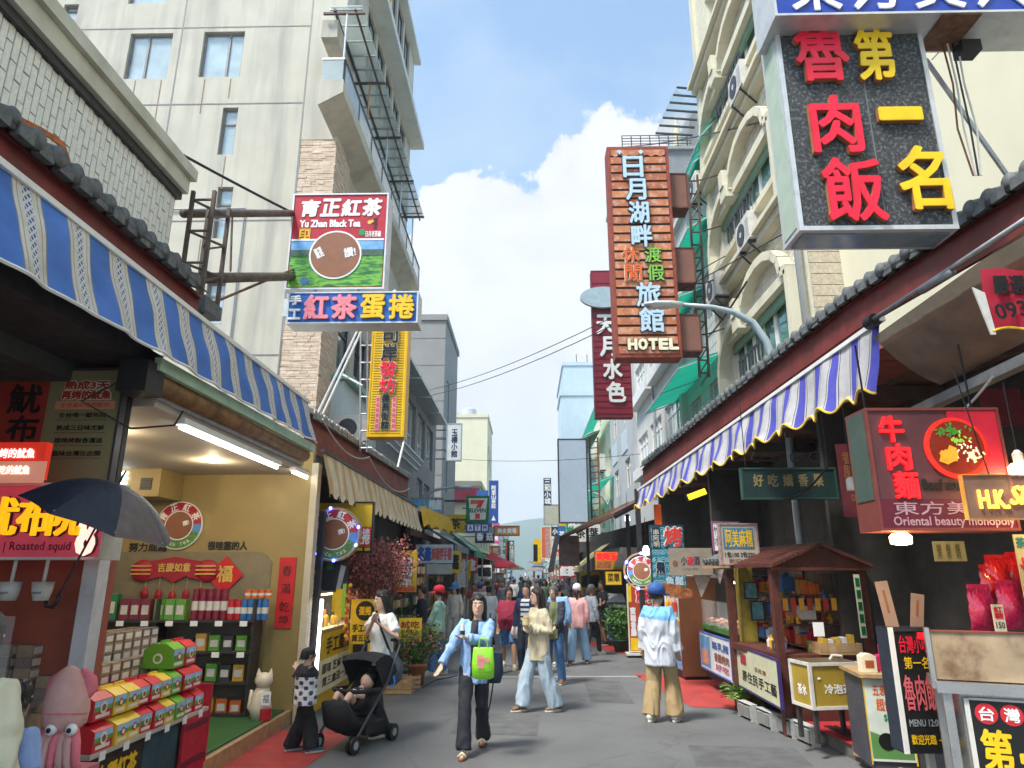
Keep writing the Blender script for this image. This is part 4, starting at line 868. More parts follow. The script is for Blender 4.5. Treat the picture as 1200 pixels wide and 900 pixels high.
# balcony slab: section in (x out = -local y)
b2 = MB(); b2.add([(u, y, z) for u in (-1.1, 9.2) for (y, z) in ((.0, 11.05), (-.5, 11.35), (-.5, 11.62), (.0, 11.62))], [(0, 1, 2, 3), (7, 6, 5, 4), (0, 4, 5, 1), (1, 5, 6, 2), (2, 6, 7, 3), (3, 7, 4, 0)], M['concrete']); b2.build('balcony_slab', side)
P('balcony_parapet', side, lambda m: m.box(-1.1, -.98, -.49, .0, 11.622, 11.66, M['concrete']))
GLR = mat('balcony_glass', (.45, .55, .58), .06, .1, 2, alpha=.55, spec=.8)
for k in range(8): P('glass_panel', side, lambda m: m.box(-1.0+1.27*k+.03, -1.0+1.27*(k+1)-.03, -.48, -.465, 11.63, 12.18, GLR))
P('glass_panel', side, lambda m: m.box(-1.06, -1.045, -.46, -.02, 11.665, 12.18, GLR))
P('railing', side, lambda m: ([m.bar((-1.0+1.27*k, -.47, 11.6), (-1.0+1.27*k, -.47, 12.2), .04, .04, M['darkmetal']) for k in range(9)], m.bar((-1.05, -.47, 12.2), (9.2, -.47, 12.2), .05, .04, M['darkmetal']), m.bar((-1.05, -.47, 12.2), (-1.05, .0, 12.2), .04, .04, M['alu'])))
P('upper_beam', side, lambda m: m.box(-.85, -.25, -.2, .15, 12.95, 13.4, M['concrete']))
# glass canopy on brackets
CG = mat('canopy_glass', (.80, .90, .86), .15, .05, 2, alpha=.45)
P('canopy_glass', side, lambda m: m.box(-1.0, 8.2, -.75, -.05, 13.60, 13.63, CG))
for k in range(20): P('canopy_rib', side, lambda m: m.bar((-.95+.46*k, -.74, 13.57), (-.95+.46*k, -.02, 13.57), .03, .035, M['steel']))
P('canopy_rib', side, lambda m: (m.bar((-1.0, -.6, 13.53), (8.2, -.6, 13.53), .04, .04, M['brownsteel']), m.bar((-1.0, -.15, 13.53), (8.2, -.15, 13.53), .05, .06, M['darkmetal'])))
for k in range(5): P('canopy_bracket', side, lambda m: (m.bar((-.95+2.2*k, .1, 13.47), (-.95+2.2*k, -.8, 13.47), .05, .05, M['brownsteel']), m.tube([(-.95+2.2*k, -.42, 12.2), (-.95+2.2*k, -.42, 13.45)], .022, M['wood'] if k == 1 else M['alu'], 8)))
P('cornice', side, lambda m: (m.box(.9, 9.1, -.5, -.002, 16.95, 17.2, fw_), m.box(.9, 9.1, -.25, -.002, 20.7, 20.9, fw_)))
s = Sign('roof_sign', 'strip of red and yellow sign at the top edge of the concrete building', (450, -40, 459, 26), Y=17.2, d=.1, face=BRED, frame=YEL, fw=.06)
# ------------------------------------------------------------------ tea signs on the gantry
s = Sign('tea_sign', 'square red and green black tea sign with brown disc above the blue banner sign', (339, 227, 453, 339), Y=8.8, d=.28, face=RED, frame=M['alu'], fw=.022)
def tea_field():
    m = bpy.data.materials.new('tea_field_print'); m.use_nodes = True; nt = m.node_tree; N = nt.nodes; L = nt.links; p = N['Principled BSDF']; p.inputs['Roughness'].default_value = .4
    g = N.new('ShaderNodeTexCoord'); mp = N.new('ShaderNodeMapping'); mp.inputs['Scale'].default_value = (2, 1, 9); mp.inputs['Rotation'].default_value = (0, R(14), 0); L.new(g.outputs['Object'], mp.inputs['Vector'])
    n = N.new('ShaderNodeTexNoise'); n.inputs['Scale'].default_value = 2.5; n.inputs['Detail'].default_value = 4; L.new(mp.outputs['Vector'], n.inputs['Vector'])
    c = N.new('ShaderNodeValToRGB'); L.new(n.outputs['Fac'], c.inputs['Fac']); e = c.color_ramp.elements; e.new(.5); e.new(.6)
    for k, (pp, h) in zip(e, ((.35, '#1f5a2a'), (.47, '#3f8a34'), (.55, '#7cb63c'), (.68, '#2c6e2c'))): k.position = pp; k.color = (*rgb(h), 1)
    L.new(c.outputs['Color'], p.inputs['Base Color']); return m
TF = tea_field()
s.rectm(342, 283, 450, 336, TF, 'field_picture'); s.rectm(342, 283, 450, 296, pm('print_sky', '#6fa6dc', var=.3, scale=9), 'sky_picture', lift=.007); s.rectm(342, 294, 450, 301, pm('print_hill', '#3a5a4a', var=.4, scale=14), 'hill_picture', lift=.008)
s.rectm(342, 281.5, 450, 283.5, WHT, 'white_rule', lift=.012); s.disc(361, 330, 5, pm('print_lake', '#3a6f96', var=.4, scale=20), 'lake_picture', lift=.008)
s.disc(394.5, 300, 30.5, WHT, 'white_ring', lift=.014); s.disc(394.5, 300, 28.5, BRN, 'brown_disc', lift=.018)
s.text('讚!', 405, 292, 418, 303, WHT, .004, lift=.024, rot=.2); s.text('嚴選', 371, 292, 380, 304, WHT, .003, lift=.024, rot=.5)
for k, ch in enumerate('育正紅茶'): s.text(ch, 350+24.5*k, 235-(1 if k % 2 else 0), 371+24.5*k, 254, WHT, .012, .004, name='character', slant=.1)
s.text('Yu Zhan Black Tea', 350, 259, 421, 267, WHT, .006, .002); s.disc(432, 262, 2.5, GD, 'bird_emblem'); s.disc(435, 261, 1.8, GD, 'bird_emblem', lift=.008); s.text('日月潭', 437, 256, 441, 271, BLK, .002, rot=0)
P('seal', s.o, lambda m: m.text('印', s.u(356), s.v(275), .13, .13, YEL, s.y-.005, .004)); s.rectm(350, 269.5, 351, 281, YEL, 'seal_border', lift=.004); s.rectm(362, 269.5, 363, 281, YEL, 'seal_border', lift=.004); s.rectm(351, 269, 362, 270, YEL, 'seal_border', lift=.004); s.rectm(351, 280, 362, 281, YEL, 'seal_border', lift=.004)
s.disc(424, 274, 4, GRN, 'leaf_emblem', lift=.004); s.text('日月老茶廠', 428, 272, 446, 279, WHT, .002)
s = Sign('egg_roll_sign', 'long blue sign with thick pink and yellow characters below the square tea sign', (337, 342, 490, 379), Y=8.6, d=.3, face=BLU, frame=M['alu'], fw=.02)
for ch, a, b, c, d, m_, bo in (('手', 339, 346, 354, 358, WHT, .006), ('工', 339, 362, 354, 375, WHT, .007), ('紅', 357, 346, 386, 375, PNK, .013), ('茶', 389, 346, 419, 375, PNK, .013), ('蛋', 423, 346, 452, 375, YEL, .012), ('捲', 456, 346, 486, 375, YEL, .011)): s.text(ch, a+1, b+1, c-1, d-1, m_, bo, .03, name='character', outline=None)
P('junction_box', s.o, lambda m: m.box(-s.w/2-.1, -s.w/2-.01, -.05, .1, .15, .4, M['alu']))
[P('hanger', s.o, lambda m: m.bar((x, 0, s.h-.01), (x, .1, s.h+.12), .04, .03, M['steel'])) for x in (-.6, 0, .5)]
s = Sign('hair_salon_sign', 'tall yellow ribbed vertical sign with black and red characters over the cream awning', (433, 380, 476, 512), Y=11.6, d=.3, face=YEL, frame=pm('sign_yellow_edge', '#e0b010', rough=.4), fw=.03)
P('rib', s.o, lambda m: [m.box(s.u(437), s.u(472), s.y-.006, s.y, s.v(382+3.0*k)-.006, s.v(382+3.0*k)+.006, mat('yellow_rib_shadow_gap', (.30, .20, .02), .5, .1)) for k in range(1, 43)])  # dark strips, the shade between the ribs put into their colour
for k, ch in enumerate('司岸'): s.text(ch, 446, 383+22*k, 464, 403+22*k, BLK, .005, .02, name='character', outline=WHT, ow=.012, lift=.01)
for k, ch in enumerate('發坊'): s.text(ch, 445, 426+19*k, 464, 443+19*k, BRED, .005, .02, name='character', outline=WHT, ow=.012, lift=.01)
for k, ch in enumerate('義勇街館'): s.text(ch, 449, 464+10*k, 458, 473+10*k, BLK, .002, .01, name='character', outline=LBL, ow=.006, lift=.01)
for x in (442, 461): s.rectm(x, 466, x+5, 505, PNK, 'side_strip', lift=.008); [s.text('花', x+.8, 468+6*j, x+4.2, 472+6*j, MAR, 0, lift=.014) for j in range(6)]
# truss behind the yellow sign
def loc_line(parent, pts, r, m, name='strut'): b = Vector(parent.location); return P(name, parent, lambda q: q.tube([Vector(p)-b for p in pts], r, m, 6))
o = thing('sign_truss', 'grey steel ladder truss holding the yellow vertical sign', 'bracket', aY(425, 520, 11.7))
for x in (423, 431): loc_line(o, [aY(x, 372, 11.75), aY(x-1, 530, 11.75)], .02, M['steel'], 'rail')
for k in range(8): loc_line(o, [aY(422, 385+20*k, 11.75), aY(436, 385+20*k, 11.75)], .015, M['steel'], 'rung')
for a, b in (((425, 375), (371, 487)), ((428, 378), (377, 488)), ((400, 438), (425, 452)), ((476, 506), (466, 548))): loc_line(o, [aY(*a, 11.7), aY(*b, 11.0)], .02, M['alu'], 'stay')
# ------------------------------------------------------------------ second left roof, cream and yellow awnings
CORR = mat('corrugated_roof', (.33, .33, .31), .7, .2, 8, dirt=.3)
tile_roof('tile_roof', 'grey corrugated pent roof with red brown board fascia above the cream awning', 9.3, 17.6, -3.0, -3.9, lambda y: 3.95+.026*(y-9.3), .35, sp=.14, r=.042, fz=.5, m=CORR, fm=mat('brown_red_boards', (.26, .075, .05), .7, .25, 6, streak=.3, dirtcol=(.1, .03, .02)))
def sag(o_name, label, pts, r, m, cat='cable'):
    o = thing(o_name, label, cat, pts[0]); b = Vector(pts[0]); P('wire', o, lambda q: q.tube([Vector(p)-b for p in pts], r, m, 5)); return o
def caten(a, b, s_, n=14): a = Vector(a); b = Vector(b); return [a.lerp(b, k/n)-Vector((0, 0, s_*4*(k/n)*(1-k/n))) for k in range(n+1)]
sag('cable', 'loose white cable sagging across the red brown fascia on the left', caten((-2.92, 9.5, 3.9), (-2.92, 12.5, 3.85), .22)+caten((-2.92, 12.5, 3.85), (-2.92, 17, 3.8), .3), .012, M['offwhite'])
ACR = mat('awning_cream_cloth', (.66, .57, .40), .8, .1, 5, dirt=.2, dirtcol=(.45, .33, .16)); ATN = mat('awning_tan_stripe', (.55, .38, .17), .8, .1, 5)
awning('awning', 'cream and tan striped awning with scalloped hem on the left', 9.0, 17.0, -2.72, -2.58, lambda y: 3.34, lambda y: 2.72, [(.5, ATN), (.5, ACR)], .42, scallop=.09, sper=.21, wave=.03, rail=M['darkmetal'], wper=.42)
AYL = pm('awning_yellow_cloth', '#e6b91c', rough=.8, var=.12)
awning('awning', 'bright yellow awning with ragged hem beyond the cream one', 17.2, 24.6, -2.66, -2.56, lambda y: 3.40+.03*(y-17.2), lambda y: 2.85+.03*(y-17.2), [(1, AYL)], .5, scallop=.14, sper=.33, wave=.04, wper=.8)
P_ = thing('awning_support', 'dark soffit and frame behind the cream and yellow awnings', 'awning frame', (-2.8, 9.1, 0))
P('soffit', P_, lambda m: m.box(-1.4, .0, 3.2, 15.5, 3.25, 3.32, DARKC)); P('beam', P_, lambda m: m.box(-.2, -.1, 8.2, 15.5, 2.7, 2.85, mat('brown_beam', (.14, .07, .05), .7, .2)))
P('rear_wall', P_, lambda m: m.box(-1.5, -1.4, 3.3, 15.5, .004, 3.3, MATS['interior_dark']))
# ------------------------------------------------------------------ grey modern building
o = thing('grey_building', 'dark grey modern building with slanted window bands behind the yellow sign', 'building', (-3.7, 17.6, 0), R(90)); GB_ = mat('grey_render', (.26, .27, .28), .75, .08, 2, streak=.15)
ops = [(.8+2.15*k, 2.5+2.15*k, 5.55, 7.1) for k in range(4)]+[(5.4, 6.6, 3.9, 4.9), (7.0, 8.4, 3.9, 4.9)]
mb = MB(); wall_open(mb, 0, 9.8, 0, 7.7, ops, GB_, 0, .3); mb.build('side_wall', o)
for (a, b, c, d) in ops: window(o, a, b, c, d, .15, M['alu'], M['glasslt'], (.5,), (.35,), None, .06)
P('front_wall', o, lambda m: m.box(-.25, -.002, .002, 5, 0, 7.7, GB_)); P('eave', o, lambda m: [m.box(-.2+2.3*k, 1.9+2.3*k, -.55, .3, 7.4, 7.5, mat('eave_glass', (.35, .42, .42), .3, .1)) for k in range(4)]); P('roof', o, lambda m: m.box(-.2, 9.9, -.3, 5, 7.72, 7.85, M['concrete']))
P('ledge', o, lambda m: [m.bar((-.3, -.12-.1*k, 5.0+.12*k), (4.5, -.12-.1*k, 5.0+.12*k), .06, .05, M['alu']) for k in range(3)])
o = thing('air_conditioner', 'white air conditioner box on the roof edge below the yellow sign', 'air conditioner', aY(411, 518, 14.0)); P('casing', o, lambda m: m.box(-.35, .35, -.15, .15, 0, .55, M['offwhite'])); P('fan', o, lambda m: m.disc((-.05, -.155, .27), .2, .02, M['darkmetal'], 24))
# ------------------------------------------------------------------ far left blocks
def block(name, label, x0, x1, Y0, Y1, z1, wm, wins_front=(), wins_side=(), sidex=None, gl=None, roofm=None):
    o = thing(name, label, 'building', ((x0+x1)/2, Y0, 0)); cx = (x0+x1)/2
    mb = MB(); wall_open(mb, x0-cx, x1-cx, 0, z1, [(a-cx, b-cx, c, d) for a, b, c, d in wins_front], wm, 0, .2); mb.build('front_wall', o)
    sg = 1 if sidex == 'right' else -1; xs = (x1 if sg > 0 else x0)-cx; L_ = Y1-Y0
    mb = MB(); mb.M = Matrix.Translation((xs, 0 if sg > 0 else L_, 0)) @ Matrix.Rotation(R(90*sg), 4, 'Z')
    wall_open(mb, 0, L_, 0, z1, wins_side, wm, 0, .2); mb.build('side_wall', o)
    P('roof', o, lambda m: (m.box(x0-cx, x1-cx, .01, L_, z1, z1+.05, roofm or wm), m.box(x0-cx-.08, x1-cx+.08, -.08, .12, z1+.052, z1+.35, wm), m.box(xs-.1, xs+.1, .121, L_, z1+.052, z1+.34, wm)))
    for (a, b, c, d) in wins_front: window(o, a-cx, b-cx, c, d, .1, M['alu'], gl or M['glass'], (.5,), (), None, .06)
    e = thing('tmp', 'x', 'x', (xs, 0 if sg > 0 else L_, 0), R(90*sg)); 
    for (a, b, c, d) in wins_side: window(o, a, b, c, d, .1, M['alu'], gl or M['glass'], (.5,), (), None, .06)
    k = len(wins_side)
    if k:
        ws = [c for c in o.children if c.name.startswith('window')][-k:]
        for w_ in ws: w_.location = e.location; w_.rotation_euler = e.rotation_euler
    bpy.data.objects.remove(e); return o
GC = mat('grey_concrete_block', (.30, .30, .30), .85, .06, 1, streak=.15, dirtcol=(.2, .2, .2)); CT = mat('cream_tower', (.66, .62, .46), .85, .05, 1, streak=.12, dirtcol=(.45, .42, .3))
b = block('grey_block', 'plain grey concrete tower behind the yellow hair salon sign', -9, -4.0, 32, 38, 13.9, GC, [], [(1.2, 2.2, 8.6, 11.2), (1.2, 2.2, 5.6, 7.6)], 'right')
P('joint', b, lambda m: [m.box(-2.5, 2.5, -.012, -.002, z, z+.05, GB_) for z in (6.2, 8.0, 9.8, 11.6, 13.0)])
b = block('cream_tower', 'narrow cream tower with rooftop tank beyond the grey block', -7.6, -3.5, 60, 68, 15.2, CT, [], [(1, 2.4, 11, 13), (4, 5.4, 11, 13)], 'right'); P('water_tank', b, lambda m: (m.lathe([(.7, 0), (.7, 1.1), (.2, 1.3)], (.2, 2, 15.3), M['alu'], 18), m.lathe([(.5, 0), (.5, .8), (.1, 1)], (-1.2, 2, 15.3), M['alu'], 16)))
b = block('low_building', 'cream low building behind the convenience store sign', -6.2, -2.75, 40, 56, 6.6, CT, [(-5, -4, 3, 4.2)], [(1+3*k, 2.5+3*k, 3.2, 4.8) for k in range(4)], 'right'); P('red_band', b, lambda m: m.box(-1.75, 1.74, -.4, -.05, 5.7, 6.5, pm('faded_red_awning', '#b0485a')))
b = block('low_building', 'pale low building far down the left side', -6.5, -3.0, 72, 100, 6.0, mat('pale_far_render', (.55, .57, .56), .8, .1), [(-4.6, -3.6, 3, 4.4)], [(2+5*k, 4.5+5*k, 3, 4.6) for k in range(5)], 'right')
s = Sign('guesthouse_sign', 'white vertical sign with grey characters on the grey block', (523, 496, 541, 540), Y=30, d=.2, face=pm('sign_pale', '#c9cfd0'), frame=GRY, fw=.04); s.chars('玉樓小館', 529, 503, 536, 536, NVY, bold=.01)
[P('bracket', s.o, lambda m: m.bar((-1.4, 0, z), (-.3, 0, z), .05, .05, M['darkmetal'])) for z in (.1, .5, 1.0, 1.4)]
s = Sign('store_sign', 'square green and white 7-ELEVEN sign over the street', (546, 581, 573, 612), Y=24, d=.35, face=pm('store_green', '#1d7a47'), frame=None)
def seven():
    P('white_field', s.o, lambda m: m.prism([(s.u(549), s.v(584)), (s.u(571), s.v(584)), (s.u(569), s.v(609)), (s.u(551), s.v(609))][::-1], s.y-.012, s.y-.002, pm('store_white', '#dfe3de')))
    P('numeral', s.o, lambda m: (m.prism([(s.u(551.5), s.v(586)), (s.u(567.5), s.v(586)), (s.u(565), s.v(590.5)), (s.u(551.5), s.v(590.5))][::-1], s.y-.02, s.y-.013, ORG), m.prism([(s.u(563), s.v(586.4)), (s.u(568), s.v(586)), (s.u(563.5), s.v(595)), (s.u(557.5), s.v(595))][::-1], s.y-.026, s.y-.0205, BRED), m.prism([(s.u(557), s.v(602)), (s.u(562.5), s.v(602)), (s.u(562.5), s.v(608)), (s.u(557), s.v(608))][::-1], s.y-.02, s.y-.013, BRED)))
    s.text('ELEVEN', 550.5, 596, 569, 600.5, pm('store_green', '#1d7a47'), .008, lift=.013)
seven(); [P('bracket', s.o, lambda m: m.bar((-1.2, .05, z), (-.35, .05, z), .06, .06, M['darkmetal'])) for z in (.1, .75)]
s = Sign('facility_sign', 'small blue sign with three white pictograms under the convenience store sign', (546, 613, 573, 624), Y=24, d=.2, face=BLU, frame=None); [s.rectm(548+8.5*k, 615, 554.5+8.5*k, 622, WHT, 'pictogram_field') for k in range(3)]; [s.text(t, 549.5+8.5*k, 616, 553+8.5*k, 621, BLU, .008, lift=.008) for k, t in enumerate('ATM')]
s = Sign('banner_sign', 'narrow blue vertical sign right of the convenience store sign', (573, 563, 584, 613), Y=30, d=.15, face=pm('deep_blue', '#2450a0'), frame=None); s.chars('阿里山茶莊', 576, 569, 581, 596, WHT, bold=.008); s.text('▲', 576, 604, 581, 610, WHT)
s = Sign('overhead_sign', 'orange and white horizontal sign hanging across the far street', (579, 616, 609, 628), Y=36, d=.2, face=pm('far_orange', '#d98a4a'), frame=BRN, fw=.05); s.text('美食廣場', 583, 619, 605, 625, WHT, .01); P('pole', s.o, lambda m: m.bar((-2.2, .1, .3), (-.5, .1, .3), .3, .3, GRY))
s = Sign('far_vertical_sign', 'dark far vertical sign with white characters in the middle distance', (592, 633, 603, 666), Y=52, d=.2, face=BLK, frame=GRY, fw=.05); s.chars('水社碼頭民宿', 597, 634, 602, 665, WHT, bold=.01); s.rectm(592.5, 634, 594.5, 665, ORG, 'orange_strip')
s = Sign('billboard', 'sky blue food billboard above the yellow awning', (478, 583, 520, 602), Y=22, d=.1, face=pm('billboard_sky', '#5fb0e0', var=.3, scale=4), frame=M['wood'], fw=.04); s.rectm(480, 593, 500, 600, CRM, 'white_cloud'); s.text('特產', 503, 586, 517, 597, WHT, .02)
s = Sign('stall_banner', 'pale banner with blue and red characters over a left stall', (487, 638, 531, 660), Y=18.5, d=.04, face=pm('banner_pale', '#b9c4cf', var=.2, scale=9), frame=None); s.text('名產', 490, 641, 505, 657, BLU, .02); s.text('麻糬伴手禮', 506, 642, 529, 656, pm('banner_rose', '#b25a5a'), .012)
s = Sign('tied_banner', 'grey tarpaulin hanging below the pale stall banner', (500, 661, 530, 673), Y=18.4, d=.01, face=pm('tarp_grey', '#a8aaa6'), frame=None)
s = Sign('deer_arch_sign', 'yellow antler shaped sign with white letters at a left stall', (532, 655, 552, 690), Y=26, d=.1, face=YW, frame=None, panel=False)
P('antler', s.o, lambda m: ([m.tube([(sg*.08, 0, .1), (sg*.2, 0, .35), (sg*.28, 0, 1.0)], [.05, .08, .05], YW, 8) for sg in (-1, 1)], [m.tube([(sg*.24, 0, .6), (sg*.1, 0, .75)], [.05, .03], YW, 8) for sg in (-1, 1)])); P('post', s.o, lambda m: m.bar((0, .05, -1.2), (0, .05, .2), .08, .08, M['darkmetal'])); s.text('鹿', 536, 668, 548, 688, WHT, .03, lift=.06)
# far lean-to roof and red parasol tents
o = thing('lean_to', 'weathered lean-to stall with green roof edge in the left distance', 'stall', (-3.2, 28, 0)); P('roof', o, lambda m: m.prism([(-.2, 3.6), (.9, 2.75), (.9, 2.65), (-.2, 3.5)], 0, 9, pm('lean_green', '#3f6a5c'))); P('wall', o, lambda m: m.box(-.3, .5, 0.1, 9, .004, 3.1, mat('old_boards', (.16, .14, .12), .8, .3, 10, streak=.4)))
for k, (x, Y_, c, lb) in enumerate(((566, 40, '#8a3040', 'dull maroon'), (586, 46, '#d8342c', 'bright red'), (576, 36, '#c02c3c', 'crimson'), (600, 70, '#2e9a6a', 'green'))):
    p = aY(x, 690, Y_); o = thing('stall_umbrella', '%s market umbrella over a stall in the left distance' % lb, 'umbrella', (p.x, Y_, 0)); P('canopy', o, lambda m: m.rings([((0, 0, 2.05), 1.3, 1.3), ((0, 0, 2.2), 1.2, 1.2), ((0, 0, 2.7), .1, .1)], pm('stall_cloth_%d' % k, c, rough=.8), 8)); P('pole', o, lambda m: m.tube([(0, 0, 0), (0, 0, 2.6)], .03, M['steel'], 6))
# ------------------------------------------------------------------ right: cream wall, arched building
o = thing('cream_building', 'plain cream rendered wall behind the black noodle sign on the right', 'building', (5.3, 0, 0)); P('wall', o, lambda m: m.box(0, 4, -2, 10.72, 0, 16, mat('cream_plain', (.72, .67, .50), .85, .03, 1.2, streak=.10, dirtcol=(.5, .44, .3)))); 
AR = thing('arched_building', 'cream stone building with rococo arches and green windows on the right', 'building', (4.8, 10.72, 0), R(-90))
CS = mat('cream_trim', (.68, .64, .50), .7, .06, 2, streak=.3, dirtcol=(.36, .33, .22)); SS = [mat('pale_stone_%d' % k, c, .85, .12, 9, bump=.3, bscale=50) for k, c in enumerate(((.62, .59, .48), (.56, .53, .42), (.66, .63, .53)))]
# local u = -(Y-10.72)
GW = mat('green_tint_frame', (.16, .30, .2), .5, .15)
LEN = 5.3; F0 = [5.2, 8.35, 11.5, 14.6]
mb = MB(); ops = [(-4.5, -.7, z+.5, z+1.65) for z in F0[:3]]+[(-4.2, -.9, 15.1, 16.4)]
wall_open(mb, -LEN, 0, 0, 18, ops, SS[0], 0, .3, CS); mb.build('street_wall', AR)
t = P('stone_facing', AR, lambda m: [stone_clad(m, -4.85, -.45, z+1.66, z+2.95, -.002, SS, rnd) for z in F0[:3]]); t['kind'] = 'stuff'
P('near_end', AR, lambda m: m.box(.002, .06, 0, .5, 0, 18, CS))
BRK = mat('edge_brick', (.50, .43, .33), .85, .25, 20, bump=.25)
for k in range(34): P('brick', AR, lambda m: m.box(.062, .09, -.03, .5, 5.2+.2*k+.012, 5.2+.2*(k+1), BRK))
P('drainpipe', AR, lambda m: m.tube([(-.12, -.12, 4.5), (-.12, -.12, 18)], .055, M['white'], 10), True)
for z in F0[:3]:
    def path():
        p = [(-4.95, z+.1), (-4.95, z+1.0)]
        p += [(-4.95+1.5*(1-math.cos(a)), z+1.0+1.0*math.sin(a)) for a in [R(15*k) for k in range(1, 7)]]
        p += [(-3.4, z+1.75), (-3.1, z+1.75)]
        p += [(-1.9-1.2*math.cos(a), z+1.8+.72*math.sin(a)) for a in [R(22.5*k) for k in range(0, 9)]]
        p += [(-.45, z+1.75), (-.45, z+.1)]; return p
    P('arch_rib', AR, lambda m: [m.bar((a[0], -.12, a[1]), (b[0], -.12, b[1]), .24, .17, CS, up=(0, 0, 1) if abs(a[0]-b[0]) > abs(a[1]-b[1]) else (1, 0, 0)) for a, b in zip(path(), path()[1:])])
    P('keystone', AR, lambda m: (m.box(-3.45, -3.05, -.3, -.0, z+1.6, z+1.9, CS), m.box(-3.38, -3.12, -.33, -.0, z+1.901, z+2.3, CS)))
    P('ledge', AR, lambda m: (m.box(-LEN, .0, -.22, -.001, z+2.86, z+3.02, CS), m.box(-LEN, .0, -.34, -.001, z+3.022, z+3.12, CS)))
    P('sill', AR, lambda m: m.box(-4.7, -.5, -.25, .02, z+.36, z+.5, CS))
    for (a, b) in ((-4.5, -3.3), (-3.3, -2.0), (-2.0, -.7)): window(AR, a, b, z+.5, z+1.65, .12, M['white'], pm('green_glass', '#57877a', rough=.08, coat=.4), (.5,), (), None, .06)
    P('lintel', AR, lambda m: m.box(-4.7, -.5, -.14, .02, z+1.655, z+1.85, CS)); P('green_transom', AR, lambda m: m.box(-4.5, -.7, .0, .06, z+1.45, z+1.64, GW))
    P('railing', AR, lambda m: (m.box(-3.2, -1.4, -.3, -.27, z+.85, z+.9, M['darkmetal']), [m.box(-3.2+.2*k, -3.17+.2*k, -.3, -.27, z+.5, z+.85, M['darkmetal']) for k in range(10)]))
P('pilaster', AR, lambda m: (m.box(-LEN, -5.02, -.1, -.002, 4.5, 18, CS),))
def ac_unit(label, p, rz=R(-90), w=.8, h=.58, d=.32):
    o = thing('air_conditioner', label, 'air conditioner', p, rz)
    P('casing', o, lambda m: m.box(-w/2, w/2, -d, -.02, 0, h, M['offwhite'])); P('fan_grille', o, lambda m: (m.disc((-.1, -d-.006, h/2), h*.4, .012, M['darkmetal'], 24), [m.disc((-.1, -d-.013, h/2), h*.4*k/4, .004, M['alu'], 20) for k in (1,)])); [P('bracket', o, lambda m: (m.bar((sx*w, 0, -.03), (sx*w, -d, -.03), .04, .05, M['darkmetal']), m.bar((sx*w, 0, -.4), (sx*w, -d, -.04), .03, .03, M['darkmetal']))) for sx in (-.35, .35)]
    P('louvre', o, lambda m: [m.box(w*.22, w*.46, -d-.006, -d-.001, h*(.15+.12*k), h*(.2+.12*k), M['alu']) for k in range(6)]); return o
ac_unit('white air conditioner high on the arched building beside the green canopy', aX(826, 232, 4.75)); ac_unit('white air conditioner below the balcony railing of the arched building', aX(850, 352, 4.7)); ac_unit('white air conditioner partly hidden by the black noodle sign', aX(890, 288, 4.75)); ac_unit('topmost air conditioner at the arched building near the sign edge', aX(880, 112, 4.75))
# ------------------------------------------------------------------ buildings further along the right
WT = mat('white_small_tile', (.60, .60, .57), .4, .06, 2, streak=.15, dirtcol=(.4, .4, .36)); WR = mat('white_grey_render', (.60, .60, .57), .8, .05, 1.5, streak=.2, dirtcol=(.38, .38, .34))
def rowbld(name, label, Ya, Yb, z1, X, wm, floors, ww, nb, fr=None, gl=None, curtain=None, zb=4.4, fh=3.0, wh=1.3):
    o = thing(name, label, 'building', (X, Yb, 0), R(-90)); L_ = Yb-Ya       # local u runs from far (0) to near (L)
    ops = [(L_*(k+.5)/nb-ww/2, L_*(k+.5)/nb+ww/2, zb+fh*f+.9, zb+fh*f+.9+wh) for f in range(floors) for k in range(nb)]
    mb = MB(); wall_open(mb, 0, L_, 0, z1, ops, wm, 0, .2); mb.build('street_wall', o)
    [P('end_wall', o, lambda m: m.box(u, u+.05, .003, 6, 0, z1, wm)) for u in (L_-.002, -.048)]; P('roof', o, lambda m: (m.box(-.1, L_+.1, -.15, 6, z1+.002, z1+.15, wm)))
    for q in ops: window(o, *q, .1, fr or M['white'], gl or M['glasslt'], (.33, .66) if ww > 1.6 else (.5,), (.7,), curtain, .05)
    return o, L_
b, L_ = rowbld('tiled_house', 'white tiled house with green canopies behind the hotel sign', 16.05, 20.3, 12.4, 4.9, WT, 2, 1.2, 2)
P('tile_joint', b, lambda m: ([m.box(0, L_, -.006, -.001, 4.5+.3*k, 4.512+.3*k, GRY) for k in range(26)], [m.box(.2*k, .2*k+.01, -.005, -.001, 4.5, 12.3, GRY) for k in range(21)]))
CYAN = mat_trans('green_corrugated_canopy', (.015, .33, .23), .5)
def canopy(label, px0, py0, px1, py1, X, out=.9, drop=.35, cm=None, name='canopy'):
    a = aX(px0, py0, X); b = aX(px1, py1, X); zt_ = max(a.z, b.z); ya, yb = min(a.y, b.y), max(a.y, b.y)
    o = thing(name, label, 'canopy', (X, ya, zt_))
    n = int((yb-ya)*12)
    P('sheet', o, lambda m: m.grid(lambda u, v: (-out*v, (yb-ya)*u, -drop*v**1.3+.015*math.cos(u*(yb-ya)*40)), n, 6, cm or CYAN), True)
    P('frame', o, lambda m: ([m.bar((0, y, -.03), (-out, y, -drop-.03), .03, .03, M['alu']) for y in (0, (yb-ya)/2, yb-ya)], m.bar((-out, 0, -drop-.02), (-out, yb-ya, -drop-.02), .03, .03, M['alu']))); return o
canopy('green canopy at the top beside the glass roof terrace', 818, 190, 842, 165, 4.9, .45, .5); canopy('green canopy halfway up behind the brown sign boxes', 800, 320, 838, 262, 4.9, .7, .4); canopy('green canopy low beside the lamp post behind the hotel sign', 795, 470, 848, 436, 4.9, 1.1, .4); canopy('small green canopy next to the hotel sign foot', 795, 385, 828, 360, 4.9, .8, .3)
canopy('green canopy under the topmost one beside the brown box', 805, 240, 838, 215, 4.9, .5, .4)
